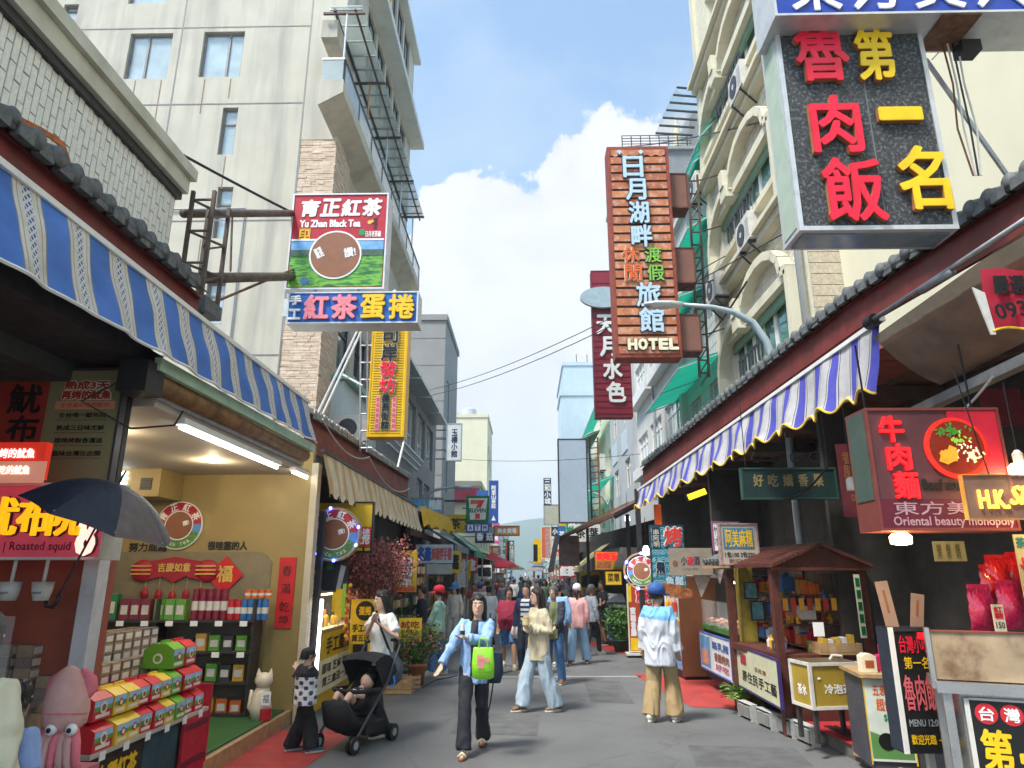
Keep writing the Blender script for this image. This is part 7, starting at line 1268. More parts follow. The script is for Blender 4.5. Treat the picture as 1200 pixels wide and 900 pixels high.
o = thing('stall_roof', 'brown corrugated stall roof sloping out past the violet awning', 'roof', (2.1, 15.6, 0), TH); BR2 = mat('brown_sheet_roof', (.15, .06, .04), .6, .25, 6, dirt=.3); P('sheet', o, lambda m: m.grid(lambda u, v: (-.15+1.9*v, 8.5*u, 3.05+.95*v-.03*u*8.5*.5+.015*math.cos(u*8.5*30)), 120, 2, BR2), True); P('rafter', o, lambda m: [m.bar((-.1, y, 2.98), (1.7, y, 3.9), .05, .07, M['wood'] if y > 3 else M['darkmetal']) for y in (.2, 2, 4, 6, 8)]); P('gutter', o, lambda m: m.bar((-.2, 0, 3.02), (-.2, 8.5, 2.9), .08, .08, M['rust'])); P('flap', o, lambda m: (m.box(-.2, .5, 8.3, 8.34, 2.0, 3.0, mat('pink_tarp', (.5, .32, .28), .8, .2)), m.grid(lambda u, v: (-.25-.25*v, 7.6+1.4*u, 3.0-1.2*v), 6, 5, mat('grey_tarp', (.22, .21, .20), .8, .25))))
# dim things inside the right shops
s = Sign('hanging_banner', 'dark maroon cloth banner with faded writing inside the right shop', (984, 520, 1024, 606), Y=8.0, d=.01, face=pm('maroon_cloth', '#5a1a24', rough=.9, var=.25), frame=None, cat='banner'); s.text('香\n腸', 990, 530, 1005, 560, BRN, .004); s.text('on sale', 995, 575, 1020, 588, BRN, .003)
s = Sign('hanging_banner', 'dark red pennant cloth behind the beef noodle sign top', (1150, 455, 1200, 500), Y=6.2, d=.01, face=MATS['maroon_cloth'], frame=None, cat='banner')
for k, (x0, y0, x1, y1) in enumerate(((872, 682, 888, 702), (880, 704, 896, 727))): s = Sign('wall_picture', ('upper small teal picture hanging left of the kiosk', 'lower small teal picture hanging left of the kiosk')[k], (x0, y0, x1, y1), Y=9.9, d=.02, face=pm('teal_picture', '#5a8a8a', var=.4, scale=14), frame=M['black'], fw=.015, cat='picture')
s = Sign('wall_menu', 'yellow dim menu sheet behind the kiosk', (893, 682, 906, 694), Y=9.9, d=.01, face=pm('dim_yellow', '#a8862a'), frame=None, cat='menu'); s.text('菜單', 895, 684, 904, 692, BRN, .003)
# ------------------------------------------------------------------ people
def cl(name, h, **k): return pm('cloth_'+name, h, rough=.85, var=k.pop('var', .1), scale=k.pop('scale', 14), bump=.25, bscale=220, **k)
SHOEW = pm('shoe_white', '#d8d6d0', rough=.6); SHOEB = pm('shoe_brown', '#7a5c42', rough=.7); SOLE = pm('shoe_sole', '#c9c4b8', rough=.7); SKINS = [M['skin'], mat('skin_light', (.60, .38, .28), .5, .1, 25), mat('skin_tan', (.38, .20, .125), .5, .1, 25)]
LIP = mat('lips', (.40, .13, .11), .4, .1); HGREY = mat('grey_hair', (.10, .095, .09), .6, .4, 60, bump=.3, bscale=200); HBRN = mat('brown_hair', (.03, .017, .011), .45, .4, 60, bump=.3, bscale=200)
def remesh(mb, vox, it, name, parent, mats, mfn=None, fold=0.0, fsc=(9, 9, 4), seed=0):
    me = bpy.data.meshes.new('t'); me.from_pydata(mb.v, [], mb.f); o = bpy.data.objects.new('t', me)
    r = o.modifiers.new('r', 'REMESH'); r.mode = 'VOXEL'; r.voxel_size = vox
    s = o.modifiers.new('s', 'SMOOTH'); s.factor = .5; s.iterations = it
    out = eval_mesh(o); bpy.data.objects.remove(o); bpy.data.meshes.remove(me)
    if fold > 0 and len(out.vertices):
        out.update(); sd = Vector((seed*3.1, seed*1.7, 0))
        nv = len(out.vertices); co = np.empty(nv*3); no = np.empty(nv*3); out.vertices.foreach_get('co', co); out.vertices.foreach_get('normal', no); co = co.reshape(-1, 3); no = no.reshape(-1, 3); am = np.empty(nv)
        for i_, p in enumerate(map(Vector, co)):
            q = Vector((p.x*fsc[0], p.y*fsc[1], p.z*fsc[2]))+sd; w = noise.noise(q*.6); a = 1-abs(noise.noise(Vector((q.x+w, q.y-w, q.z+1.5*w))))*2.2
            am[i_] = fold*(a-.3)
        out.vertices.foreach_set('co', (co+no*am[:, None]).ravel())
    for m in mats: out.materials.append(m)
    if mfn: out.polygons.foreach_set('material_index', [mfn(*p.center) for p in out.polygons])
    out.polygons.foreach_set('use_smooth', [True]*len(out.polygons)); out.update(); out.name = name
    return link(name, out, parent)
def ik(a, b, l1, l2, pole):
    a, b = Vector(a), Vector(b); d = b-a; L_ = d.length
    if L_ > (l1+l2)*.999: b = a+d.normalized()*(l1+l2)*.999; d = b-a; L_ = d.length
    x = (l1*l1-l2*l2+L_*L_)/(2*L_); h = math.sqrt(max(l1*l1-x*x, 0)); u = d.normalized(); p = Vector(pole); p = (p-u*p.dot(u)).normalized()
    return a+u*x+p*h, b
def person(label, root, rotz, H, feet=None, hands=None, top=None, bottom=None, shoe=None, hair='short', hairm=None, hat=None, skin=0, female=False, fat=0.0, lean=(0, 0), head=(0, 0), vox=.012, sleeve=1.0, hem=.82, topm=None, top_ease=1.12, legs='slim', botm=None, longhem=None, group=None, toes=(0, 0), poles=None, simple=False, seed=1, name='person', fold=.008, legbare=False, cuff=None, pelvis_dz=0.0):
    s = H/1.70; o = thing(name, label, 'person', (root[0], root[1], 0), rotz, group); o.scale = (s, s, s)
    inv = (Matrix.Translation((root[0], root[1], 0)) @ Matrix.Rotation(rotz, 4, 'Z') @ Matrix.Scale(s, 4)).inverted()
    def loc(p): return inv @ Vector(p) if len(p) == 3 and p is not None else p
    sk = SKINS[skin]; hm = hairm or M['hair']; fw = .93 if female else 1.0
    F = []
    for i, sg in enumerate((-1, 1)):                    # index 0 = image left when facing the camera
        if feet and feet[i] is not None: p = inv @ Vector((feet[i][0], feet[i][1], 0)); F.append(Vector((p.x, p.y, .085+(feet[i][2] if len(feet[i]) > 2 else 0))))
        else: F.append(Vector((sg*.10, 0, .085)))
    hx, hy = (F[0].x+F[1].x)/2, (F[0].y+F[1].y)/2; hipc = Vector((hx, hy, min(.915, *[F[i].z+math.sqrt(max(.3, .846**2-(F[i].x-hx-sg*.088)**2-(F[i].y-hy)**2)) for i, sg in enumerate((-1, 1))])+pelvis_dz))
    def tor(z): t = (z-.9)/.5; return Vector((hipc.x+lean[0]*t, hipc.y+lean[1]*t, hipc.z+(z-.9)))
    hip = [hipc+Vector((sg*.088, 0, 0)) for sg in (-1, 1)]; kn = []; an = []
    for i in range(2): k_, a_ = ik(hip[i], F[i], .425, .425, (0, -1, 0)); kn.append(k_); an.append(a_)
    sh = [tor(1.385)+Vector((sg*.172*fw, 0, 0)) for sg in (-1, 1)]; el = []; wr = []
    for i, sg in enumerate((-1, 1)):
        t = (inv @ Vector(hands[i])) if hands and hands[i] is not None else sh[i]+Vector((sg*.07, -.05, -.52))
        e, w = ik(sh[i], t, .285, .25, (poles[i] if poles and poles[i] else (sg*.5, .8, -.3))); el.append(e); wr.append(w)
    hc = tor(1.588)+Vector((0, -.02, 0)); HR = Matrix.Translation(hc) @ Matrix.Rotation(head[0], 4, 'Z') @ Matrix.Rotation(head[1], 4, 'X')
    # body
    b = MB(); b.M = HR
    b.rings([((0, y, z*.225), rx, ry) for z, rx, ry, y in ((-.5, .03, .034, -.045), (-.43, .048, .055, -.032), (-.28, .064, .08, -.012), (-.05, .072, .094, 0), (.18, .074, .099, .004), (.34, .065, .088, .008), (.45, .042, .06, .01), (.5, .012, .016, .01))], sk, 18)
    if not simple: b.ball((0, -.096, -.012), (.013, .02, .024), sk, 8, 6); b.ball((-.076, .005, -.005), (.012, .02, .03), sk, 8, 6); b.ball((.076, .005, -.005), (.012, .02, .03), sk, 8, 6); b.ball((0, -.088, -.055), (.024, .012, .012), sk, 8, 5)
    b.M = None; b.tube([tor(1.36), tor(1.44)+Vector((0, -.008, 0)), hc+Vector((0, .01, -.06))], [.06, .052, .052], sk, 12)
    b.rings([(tor(z), rx*fw, ry*fw) for z, rx, ry in ((.95, .14, .1), (1.2, .145, .1), (1.36, .12, .08))], sk, 12)
    for i, sg in enumerate((-1, 1)):
        b.tube([sh[i], sh[i].lerp(el[i], .5), el[i], el[i].lerp(wr[i], .3), wr[i]], [.045*fw, .043*fw, .036*fw, .036*fw, .025*fw], sk, 10)
        d = (wr[i]-el[i]).normalized(); side = d.cross(Vector((0, 0, 1))); side = side.normalized() if side.length > .1 else Vector((1, 0, 0)); nrm = d.cross(side).normalized()
        if simple: b.tube([wr[i], wr[i]+d*.08, wr[i]+d*.15], [.026, (.036, .02), .014], sk, 8)
        else:
            pc = wr[i]+d*.085; b.tube([wr[i], wr[i]+d*.03, pc], [(.024, .02), (.036, .018), (.04, .016)], sk, 10)
            for f_, (off, L_) in enumerate(((-.03, .065), (-.011, .08), (.009, .076), (.028, .058))): r0 = pc+side*off; b.tube([r0-d*.02, r0+d*L_*.5-nrm*.008, r0+d*L_*.8-nrm*.024], [.0095, .009, .0075], sk, 6)
            b.tube([wr[i]+d*.025+side*(-.03), wr[i]+d*.06+side*(-.055)-nrm*.012, wr[i]+d*.09+side*(-.058)-nrm*.026], [.012, .011, .008], sk, 6)
        if legbare: b.tube([hip[i], kn[i], kn[i].lerp(an[i], .35), an[i]], [.075, .055, .056, .036], sk, 10)
        else: b.tube([hip[i]+Vector((0, 0, .08)), kn[i], an[i]], [.07, .05, .036], sk, 8)
        b.tube([an[i]+Vector((0, .04, -.05)), an[i]+Vector((0, -.06, -.055)), an[i]+Vector((0, -.14, -.065))], [.03, .035, .02], sk, 8)
    remesh(b, vox*.72 if not simple else vox, 3, 'body', o, [sk])
    if not simple:
        def feat(m):
            m.M = HR
            for sg in (-1, 1): m.ball((sg*.03, -.0905, .012), (.013, .006, .007), WHT, 8, 5); m.ball((sg*.03, -.0958, .012), (.006, .003, .006), BLK, 8, 5); m.bar((sg*.016, -.096, .036), (sg*.045, -.087, .036), .005, .007, hm)
            m.ball((0, -.0985, -.052), (.022, .005, .006), LIP, 10, 5)
        P('face', o, feat)
    # hair
    hb = MB(); hb.M = HR
    if hair != 'none':
        hb.rings([((0, y, z), rx, ry) for z, rx, ry, y in ((-.06, .066, .05, .052), (-.02, .079, .075, .034), (.03, .084, .094, .02), (.07, .082, .1, .012), (.1, .07, .09, .010), (.125, .042, .058, .01), (.134, .012, .016, .01))], hm, 16)
        if hair in ('long', 'bob'): L_ = .36 if hair == 'long' else .2; hb.tube([(0, .05, .06), (0, .075, -.08), (0, .085, -.06-L_*.5), (0, .09, -.04-L_)], [(.075, .05), (.088, .045), (.082, .035), (.05, .02)], hm, 12); [hb.tube([(sg*.062, -.02, .07), (sg*.082, -.005, -.03), (sg*.08, .01, -.05-L_*.6)], [.03, .026, .014], hm, 8) for sg in (-1, 1)]
        if hair == 'pony': hb.tube([(0, .1, .02), (0, .13, -.05), (0, .12, -.16), (0, .11, -.27)], [.025, .035, .03, .01], hm, 8)
        if not simple:
            hr = random.Random(seed)
            def strands(m):
                m.M = HR; L_ = {'long': .40, 'bob': .22, 'pony': .1, 'short': .05}[hair]
                for k_ in range(90):
                    a = hr.uniform(R(-10), R(190)) if hair in ('long', 'bob') else hr.uniform(0, 6.28); x0, y0 = .083*math.cos(a), .012+.098*math.sin(a); l = L_*hr.uniform(.5, 1.1); m.tube([(x0*.7, y0*.7, .118), (x0*1.02, y0*1.02, .05), (x0*1.05, y0*1.03+.01, -.02), (x0*hr.uniform(.8, 1.12), y0+.02+hr.uniform(-.01, .02), -.03-l)], [.003, .004, .0035, .001], hm, 4)
            t_ = P('hair_strands', o, strands); t_['kind'] = 'stuff'
        remesh(hb, vox*.8, 2, 'hair', o, [hm], fold=.008 if not simple else 0, fsc=(40, 40, 4), seed=seed)
    if hat:
        def hatf(m):
            m.M = HR @ Matrix.Scale(1.1, 4); m.rings([((0, .008, .0), .092, .110), ((0, .008, .07), .092, .110), ((0, .01, .115), .074, .09), ((0, .01, .142), .038, .047), ((0, .01, .148), .004, .005)], hat[0], 20)
            if hat[1] == 'cap': m.add([(.085*math.cos(a), .008-.105*math.sin(a)*k_-(0.02 if k_ > 1 else 0), .026-(.02 if k_ > 1 else 0)) for k_ in (1, 1.75) for a in [R(12*j+24) for j in range(12)]]+[(.085*math.cos(a), .008-.105*math.sin(a)*k_-(0.02 if k_ > 1 else 0), .018-(.02 if k_ > 1 else 0)) for k_ in (1, 1.75) for a in [R(12*j+24) for j in range(12)]], [(j, j+1, j+13, j+12) for j in range(11)]+[(24+j, 36+j, 37+j, 25+j) for j in range(11)]+[(12+j, 13+j, 37+j, 36+j) for j in range(11)], hat[0])
            else: m.rings([((0, .0, .03), .09, .108), ((0, -.0, .0), .15, .165), ((0, -.0, -.006), .15, .165), ((0, .0, .022), .088, .105)], hat[0], 20, cap=False)
        P('hat', o, hatf, True)
    # shirt
    if top is not None:
        fold = fold*1.45 if not simple else fold; e = top_ease; hz = longhem or hem; t = MB(); f2 = fw*(1+fat*.5)
        prof = [(hz, .155, .118), (.95, .158, .116), (1.06, .148, .11), (1.2, .158, .118), (1.31, .168, .115), (1.375, .152, .092), (1.42, .085, .07)]
        prof = [p for p in prof if p[0] >= hz]
        t.rings([(tor(z)+Vector((0, -fat*.12*math.exp(-((z-1.08)/.13)**2), 0)), rx*f2*e*(1+fat*.6*math.exp(-((z-1.05)/.2)**2)), ry*f2*e*(1+fat*1.5*math.exp(-((z-1.08)/.16)**2))) for z, rx, ry in prof], top, 18)
        for i in range(2):
            k = sleeve; pts = [tor(1.36)+(sh[i]-tor(1.385))*.6, sh[i], sh[i].lerp(el[i], .5), el[i]] if k > .5 else [tor(1.36)+(sh[i]-tor(1.385))*.6, sh[i], sh[i].lerp(el[i], .72)]
            rr = [.06*fw, .064*fw, .058*fw*e, .052*fw*e] if k > .5 else [.06*fw, .064*fw, .066*fw*e]
            if k > .9: pts += [el[i].lerp(wr[i], .5), el[i].lerp(wr[i], .93)]; rr += [.047*fw*e, (cuff or .038)*fw*e]
            t.tube(pts, rr, top, 12)
        remesh(t, vox, 3, 'top', o, topm[0] if topm else [top], topm[1] if topm else None, fold, (10, 10, 5), seed)
    # trousers
    if bottom is not None:
        t = MB(); t.rings([(tor(z), rx*fw*1.04*(1+fat*.3), ry*fw*1.06*(1+fat*.6)) for z, rx, ry in ((.8, .13, .1), (.86, .165, .122), (.95, .16, .118), (1.03, .148, .108))], bottom, 16)
        for i in range(2):
            R_ = {'slim': (.092, .075, .062, .055), 'wide': (.1, .1, .105, .11), 'straight': (.095, .082, .076, .075), 'shorts': (.1, .098, 0, 0), 'flare': (.09, .07, .07, .088)}[legs]
            if legs == 'shorts': t.tube([hip[i]+Vector((0, 0, .02)), hip[i].lerp(kn[i], .5), hip[i].lerp(kn[i], .95)], [R_[0], .098, .092], bottom, 12)
            else: t.tube([hip[i]+Vector((0, 0, .02)), hip[i].lerp(kn[i], .5), kn[i], kn[i].lerp(an[i], .5), kn[i].lerp(an[i], .97)+Vector((0, .0, -.02))], [R_[0], (R_[0]+R_[1])/2, R_[1], R_[2], R_[3]], bottom, 12)
        remesh(t, vox, 3, 'trousers', o, botm[0] if botm else [bottom], botm[1] if botm else None, fold*.9, (8, 8, 3), seed+5)
    # shoes
    for i in range(2):
        a = an[i]; yaw = toes[i]; q = Matrix.Translation((a.x, a.y, a.z-.085)) @ Matrix.Rotation(yaw, 4, 'Z')
        def shoef(m):
            m.M = q; sm = shoe or SHOEW
            if shoe == 'sandal': m.rings([((0, -.05, .0), .045, .13), ((0, -.05, .025), .047, .132)], BRN, 16); m.tube([(-.045, -.1, .03), (0, -.1, .07), (.045, -.1, .03)], .014, CRM, 8); m.tube([(-.042, .0, .03), (0, -.02, .085), (.042, .0, .03)], .012, CRM, 8)
            else:
                m.rings([((0, -.05, .0), .043, .135), ((0, -.05, .028), .047, .14)], SOLE, 18)
                m.tube([(0, .075, .06), (0, .03, .075), (0, -.04, .068), (0, -.11, .05), (0, -.175, .04)], [(.036, .035), (.042, .05), (.043, .046), (.044, .03), (.028, .016)], sm, 12)
        P('shoe', o, shoef, True)
    o['_j'] = 0; del o['_j']
    return o, dict(el=[o.matrix_basis @ p for p in el], wr=[o.matrix_basis @ p for p in wr], head=o.matrix_basis @ hc, tor=lambda z: o.matrix_basis @ tor(z))
def g2(px, py): p = aZ(px, py); return (p.x, p.y)
# --- walking woman with green bag
YD = 7.75; blk = cl('black', '#20222a')
def shirt_fn(x, y, z): return 1 if (abs(x) < .045 and -.165 < y < -.02 and z > .8) else 0
P1, J1 = person('woman in open blue shirt and black trousers walking with a lime green bag', (-.56, YD), R(-4), 1.56, [g2(543, 888), (*g2(566, 873), .02)], [aY(512, 790, 7.55), aY(546, 748, 7.45)], cl('blue_shirt', '#8fb2e2'), cl('black_trousers', '#23262e'), 'sandal', 'long', skin=1, female=True, topm=([cl('blue_shirt', '#8fb2e2'), cl('inner_black', '#2a2c34')], shirt_fn), legs='flare', longhem=.74, top_ease=1.2, vox=.010, lean=(.03, -.03), head=(R(6), 0), poles=((-.6, .6, -.2), (.9, .2, -.6)), cuff=.05, fold=.011, seed=2)
o = thing('tote_bag', 'lime green shopping bag with pink characters on the walking woman arm', 'bag', aY(566, 796, 7.42)); o.scale = (.82, .75, .92); LG = pm('lime_bag', '#8ad62c', rough=.5, var=.12, scale=10)
P('pouch', o, lambda m: m.tube([(0, 0, .0), (0, 0, .02), (.0, -.01, .16), (0, 0, .31), (0, 0, .33)], [(.09, .02), (.135, .045), (.14, .055), (.125, .03), (.12, .012)], LG, 20), True); P('handle', o, lambda m: [m.tube([(-.06, y, .31), (-.04, y, .42), (.04, y, .42), (.06, y, .31)], .009, LG, 6) for y in (-.015, .015)]); P('lettering', o, lambda m: (m.text('鮮\n選', -.03, .19, .09, .14, PNK, -.068, .003), m.text('好禮', .04, .2, .07, .06, PNK, -.068, .002), m.text('tea shop', 0, .08, .17, .025, pm('bag_dark_green', '#4a8a1c'), -.068)))
o = thing('shoulder_bag', 'dark shoulder bag with long strap behind the walking woman', 'bag', aY(578, 800, 7.95)); P('pouch', o, lambda m: m.tube([(0, 0, 0), (0, 0, .1), (0, 0, .3)], [(.08, .05), (.11, .06), (.1, .03)], NVY, 14), True); P('strap', o, lambda m: m.tube([(0, 0, .3), (-.05, -.1, .55), (-.12, -.1, .8)], .01, M['black'], 5)); P('loose_strap', o, lambda m: m.tube([(.0, 0, .0), (-.03, 0, -.2), (-.07, 0, -.36)], .008, M['black'], 5))
o = thing('drink_bottle', 'small white drink bottle held by the walking woman', 'bottle', J1['wr'][1]+Vector((-.03, -.06, 0))); P('bottle', o, lambda m: m.lathe([(.02, 0), (.024, .02), (.024, .1), (.012, .13), (.012, .15), (.001, .152)], (0, 0, 0), M['offwhite'], 12), True); P('label_band', o, lambda m: m.disc((0, 0, .06), .0245, .04, NVY, 12, 'z'))
# --- mother
P2, J2 = person('woman in white t-shirt standing behind the black stroller with hands raised', (-1.6, 8.62), R(-42), 1.58, [g2(447, 864), g2(437, 856)], [aY(437, 728, 8.3), aY(447, 733, 8.35)], cl('white_tee', '#dcdcd8', var=.05), cl('dark_jeans', '#2a3038'), pm('shoe_black', '#1c1c1e', rough=.5), 'bob', skin=1, female=True, sleeve=.3, legs='slim', vox=.010, head=(R(-10), R(8)), poles=((-.6, 0, -.8), (.6, 0, -.8)), top_ease=1.2, seed=4, fold=.010)
o = thing('sling_bag', 'slate blue grey diaper bag slung behind the mother', 'bag', aY(456, 800, 8.5)); P('pouch', o, lambda m: m.tube([(0, 0, -.02), (.0, 0, .05), (.02, 0, .2), (0, 0, .33)], [(.08, .06), (.15, .09), (.14, .08), (.06, .03)], pm('bag_slate', '#4a5260', rough=.7), 16), True); P('strap', o, lambda m: m.tube([(0, -.02, .33), (-.09, -.16, .6), (-.16, -.14, .8)], .014, M['black'], 6))
# --- stroller
o = thing('stroller', 'black folding baby stroller with hooded seat on the left', 'stroller', (-1.86, 8.05, 0), R(-22)); BK = mat('stroller_fabric', (.010, .011, .014), .8, .3, 20, bump=.2, bscale=200)
def hood(u, v): a = R(52+110*v); r = .30; return ((u-.5)*.44*(1+.04*math.sin(math.pi*v)), .16-r*math.cos(a)*.95, .62+r*math.sin(a)*1.0-.03*(2*u-1)**2+.006*math.sin(v*40))
P('hood', o, lambda m: (m.grid(hood, 14, 18, BK), m.add([hood(0, k/12) for k in range(13)]+[(-.22, .16, .56)], [(k, k+1, 13) for k in range(12)], BK), m.add([hood(1, k/12) for k in range(13)]+[(.22, .16, .56)], [(k+1, k, 13) for k in range(12)], BK)), True)
P('seat', o, lambda m: m.grid(lambda u, v: ((u-.5)*.42, .34-.62*v, .74-.42*min(1, v*1.7)+.10*max(0, v-.6)-.05*math.sin(math.pi*u)), 10, 14, BK), True)
P('foot_tub', o, lambda m: m.tube([(0, -.40, .47), (0, -.30, .30), (0, -.1, .22), (0, .12, .24)], [(.17, .05), (.2, .12), (.2, .12), (.18, .08)], BK, 14), True); P('bumper_bar', o, lambda m: m.tube([(-.22, .1, .55), (-.22, -.14, .56), (-.12, -.22, .56), (.12, -.22, .56), (.22, -.14, .56), (.22, .1, .55)], .022, BK, 8), True)
for sg in (-1, 1): P('frame_tube', o, lambda m: (m.tube([(sg*.24, .44, .98), (sg*.24, .2, .6), (sg*.24, -.34, .12)], .014, M['darkmetal'], 8), m.tube([(sg*.24, .05, .48), (sg*.24, .32, .1)], .014, M['darkmetal'], 8)))
P('handle', o, lambda m: m.tube([(-.24, .44, .98), (-.15, .5, 1.02), (.15, .5, 1.02), (.24, .44, .98)], .018, M['black'], 8), True); P('basket', o, lambda m: m.box(-.2, .2, -.1, .3, .12, .22, BK))
for (x, y) in ((-.23, -.36), (.23, -.36), (-.24, .34), (.24, .34)):
    for dx in (-.022, .022): w = P('wheel', o, lambda m: m.disc((x+dx, y, .085), .085, .028, M['black'], 22, 'x')); P('hub', w, lambda m: m.disc((x+dx, y, .085), .04, .034, GRY, 12, 'x'))
P('hook', o, lambda m: m.tube([(.26, .3, .66), (.29, .28, .6), (.27, .26, .55), (.24, .28, .57)], .01, pm('hook_blue', '#2a7ac8'), 6))
bb = thing('person', 'baby in black and white outfit lying in the stroller', 'person', o.matrix_basis @ Vector((0, -.02, .40)), R(-22)); q = MB(); q.ball((.05, .12, .22), (.075, .08, .085), SKINS[1], 14, 10); q.ball((.05, .04, .21), (.012, .014, .012), SKINS[1], 6, 5); q.tube([(.03, .06, .14), (0, -.05, .08), (-.02, -.16, .06)], [(.05, .05), (.09, .075), (.08, .06)], SKINS[1], 12)
[q.tube([(sg*.08, .0, .12), (sg*.14, -.08, .1), (sg*.1+.0, -.15, .12+.05*(sg < 0))], [.032, .028, .02], SKINS[1], 8) for sg in (-1, 1)]; [q.tube([(sg*.05, -.14, .06), (sg*.08, -.24, .13), (sg*.07, -.3, .08)], [.045, .04, .03], SKINS[1], 8) for sg in (-1, 1)]; remesh(q, .009, 3, 'body', bb, [SKINS[1]])
q = MB(); q.ball((.055, .14, .245), (.078, .075, .075), M['hair'], 14, 8); remesh(q, .009, 2, 'hair', bb, [M['hair']]); q = MB(); q.tube([(.03, .05, .13), (0, -.06, .085), (-.02, -.18, .065)], [(.055, .055), (.1, .085), (.09, .07)], blk, 12); [q.tube([(sg*.07, .0, .12), (sg*.12, -.05, .11)], [.042, .038], blk, 8) for sg in (-1, 1)]; remesh(q, .01, 2, 'romper', bb, [blk, cl('baby_white', '#d8d4d0')], lambda x, y, z: 1 if (math.sin(x*60)*math.sin(y*55) > .35) else 0)
# --- boy
def boyfn(x, y, z): return (1 if (math.sin(z*38+2)*math.sin(y*40+x*22) > .25) else 2) if (x < -.03 and .62 < z < 1.24) else 0
P3, J3 = person('small boy in black with a dotted white panel standing beside the tea shop step', g2(353, 880), R(128), 1.0, [g2(343, 880), g2(362, 882)], [aY(352, 795, 7.95), aY(350, 785, 7.9)], blk, cl('boy_black', '#17181c'), pm('shoe_blue', '#3a6a8a', rough=.6), 'short', skin=1, sleeve=.3, legs='wide', vox=.013, longhem=.78, top_ease=1.3, topm=([blk, cl('dot_navy', '#3a4a70'), cl('panel_white', '#d8d8d4')], boyfn), head=(R(-5), 0), seed=6, poles=((-.5, .2, -.9), (.5, .2, -.9)))
P3.scale = (P3.scale[0]*1.28, P3.scale[1]*1.28, P3.scale[2])
# --- woman in cream cardigan
P4, J4 = person('woman in cream cardigan and pale wide jeans eating as she walks', g2(628, 833), R(-62), 1.56, [g2(612, 834), g2(652, 834)], [aY(618, 735, 9.7), aY(624, 738, 9.75)], cl('cream_knit', '#c9bea2', scale=30), cl('pale_jeans', '#a9bccb'), SHOEB, 'long', HBRN, skin=1, female=True, legs='wide', longhem=.70, top_ease=1.3, vox=.011, head=(R(-8), 0), poles=((-.3, .2, -1), (.3, .2, -1)), cuff=.06, seed=8, fold=.012)
o = thing('paper_snack', 'paper wrapped snack held at the mouth of the woman in cream', 'snack', J4['wr'][0]+Vector((-.02, -.05, .05))); P('wrapper', o, lambda m: m.rings([((0, 0, -.08), .012, .012), ((0, 0, .0), .045, .03), ((0, 0, .06), .055, .035)], pm('wrapper', '#d8cc9a', rough=.7), 10)); P('food', o, lambda m: m.ball((0, 0, .07), (.045, .028, .03), mat('snack_brown', (.5, .3, .12), .6, .3, 30), 10, 6))
# --- man with camera
P5, J5 = person('man in navy jacket and blue jeans holding a black camera', g2(652, 800), R(-14), 1.53, [g2(642, 799), g2(659, 802)], [aY(641, 738, 12.05), aY(650, 735, 12.05)], cl('navy_jacket', '#2c3244'), cl('blue_jeans', '#3a6490'), SHOEB, 'short', HGREY, skin=0, longhem=.76, top_ease=1.25, topm=([cl('navy_jacket', '#2c3244'), cl('olive_tee', '#6e7450')], lambda x, y, z: 1 if (abs(x) < .075 and y < -.03) else 0), legs='straight', vox=.012, seed=9, head=(R(-8), 0), cuff=.05)
o = thing('camera', 'black camera with lens held by the man in the navy jacket', 'camera', aY(641, 745, 11.95)); P('camera_body', o, lambda m: m.box(-.06, .06, -.03, .03, 0, .09, M['black'])); P('lens', o, lambda m: m.tube([(0, -.03, .045), (-.02, -.11, .03)], [.04, .036], M['black'], 14), True); P('strap', o, lambda m: m.tube([(-.06, .02, .08), (-.02, .16, .4), (.06, .2, .5)], .01, M['black'], 5))
# --- woman seen from behind with blue cap
def yoke(x, y, z): return 1 if z > 1.285+.02*math.sin(x*9) else 0
P6, J6 = person('woman in blue cap and white shirt with blue yoke seen from behind', g2(777, 846), R(152), 1.60, [g2(792, 846), g2(763, 846)], None, cl('white_shirt', '#c9ced8', var=.06), cl('khaki_wide', '#a58d66'), SHOEW, 'short', skin=0, female=True, hat=(pm('cap_blue', '#2f5a9c', rough=.8), 'cap'), legs='wide', longhem=.68, top_ease=1.4, topm=([cl('white_shirt', '#c9ced8', var=.06), cl('sky_yoke', '#79b4e2')], yoke), vox=.011, fold=.012, seed=11, cuff=.06, head=(R(-35), R(4)))
# --- further walkers
P7, J7 = person('woman in pink shirt with white cap walking away', g2(676, 778), R(170), 1.52, [g2(688, 777), g2(668, 779)], None, cl('pink_shirt', '#d8a2a0'), cl('light_jeans', '#8fb0cc'), SHOEB, 'pony', HBRN, hat=(pm('cap_white', '#e0dcd2', rough=.8), 'cap'), skin=0, female=True, legs='wide', longhem=.76, top_ease=1.28, vox=.015, seed=12)
P8, J8 = person('grey haired man in light grey jacket and black striped trousers', g2(694, 767), R(115), 1.53, [g2(703, 767), g2(686, 769)], None, cl('grey_jacket', '#8f98a2'), blk, SHOEW, 'short', HGREY, skin=2, longhem=.82, top_ease=1.22, legs='slim', vox=.015, seed=13)
P9, J9 = person('heavy man in maroon t-shirt and denim shorts walking toward the camera', g2(596, 783), R(3), 1.53, [g2(590, 780), g2(603, 785)], None, cl('maroon_tee', '#8c1f3c'), cl('denim_shorts', '#4a74a0', var=.3), pm('shoe_tan', '#b8a888', rough=.7), 'short', skin=2, fat=.35, sleeve=.3, legs='shorts', legbare=True, vox=.014, seed=14, top_ease=1.2)
o = thing('plastic_bag', 'white plastic bag carried by the man in maroon', 'bag', aY(604, 748, 14.0)); P('pouch', o, lambda m: m.tube([(0, 0, 0), (0, 0, .1), (.01, 0, .22), (0, 0, .32)], [(.06, .04), (.1, .07), (.07, .05), (.01, .01)], pm('thin_plastic', '#d8d8da', rough=.3), 12), True)
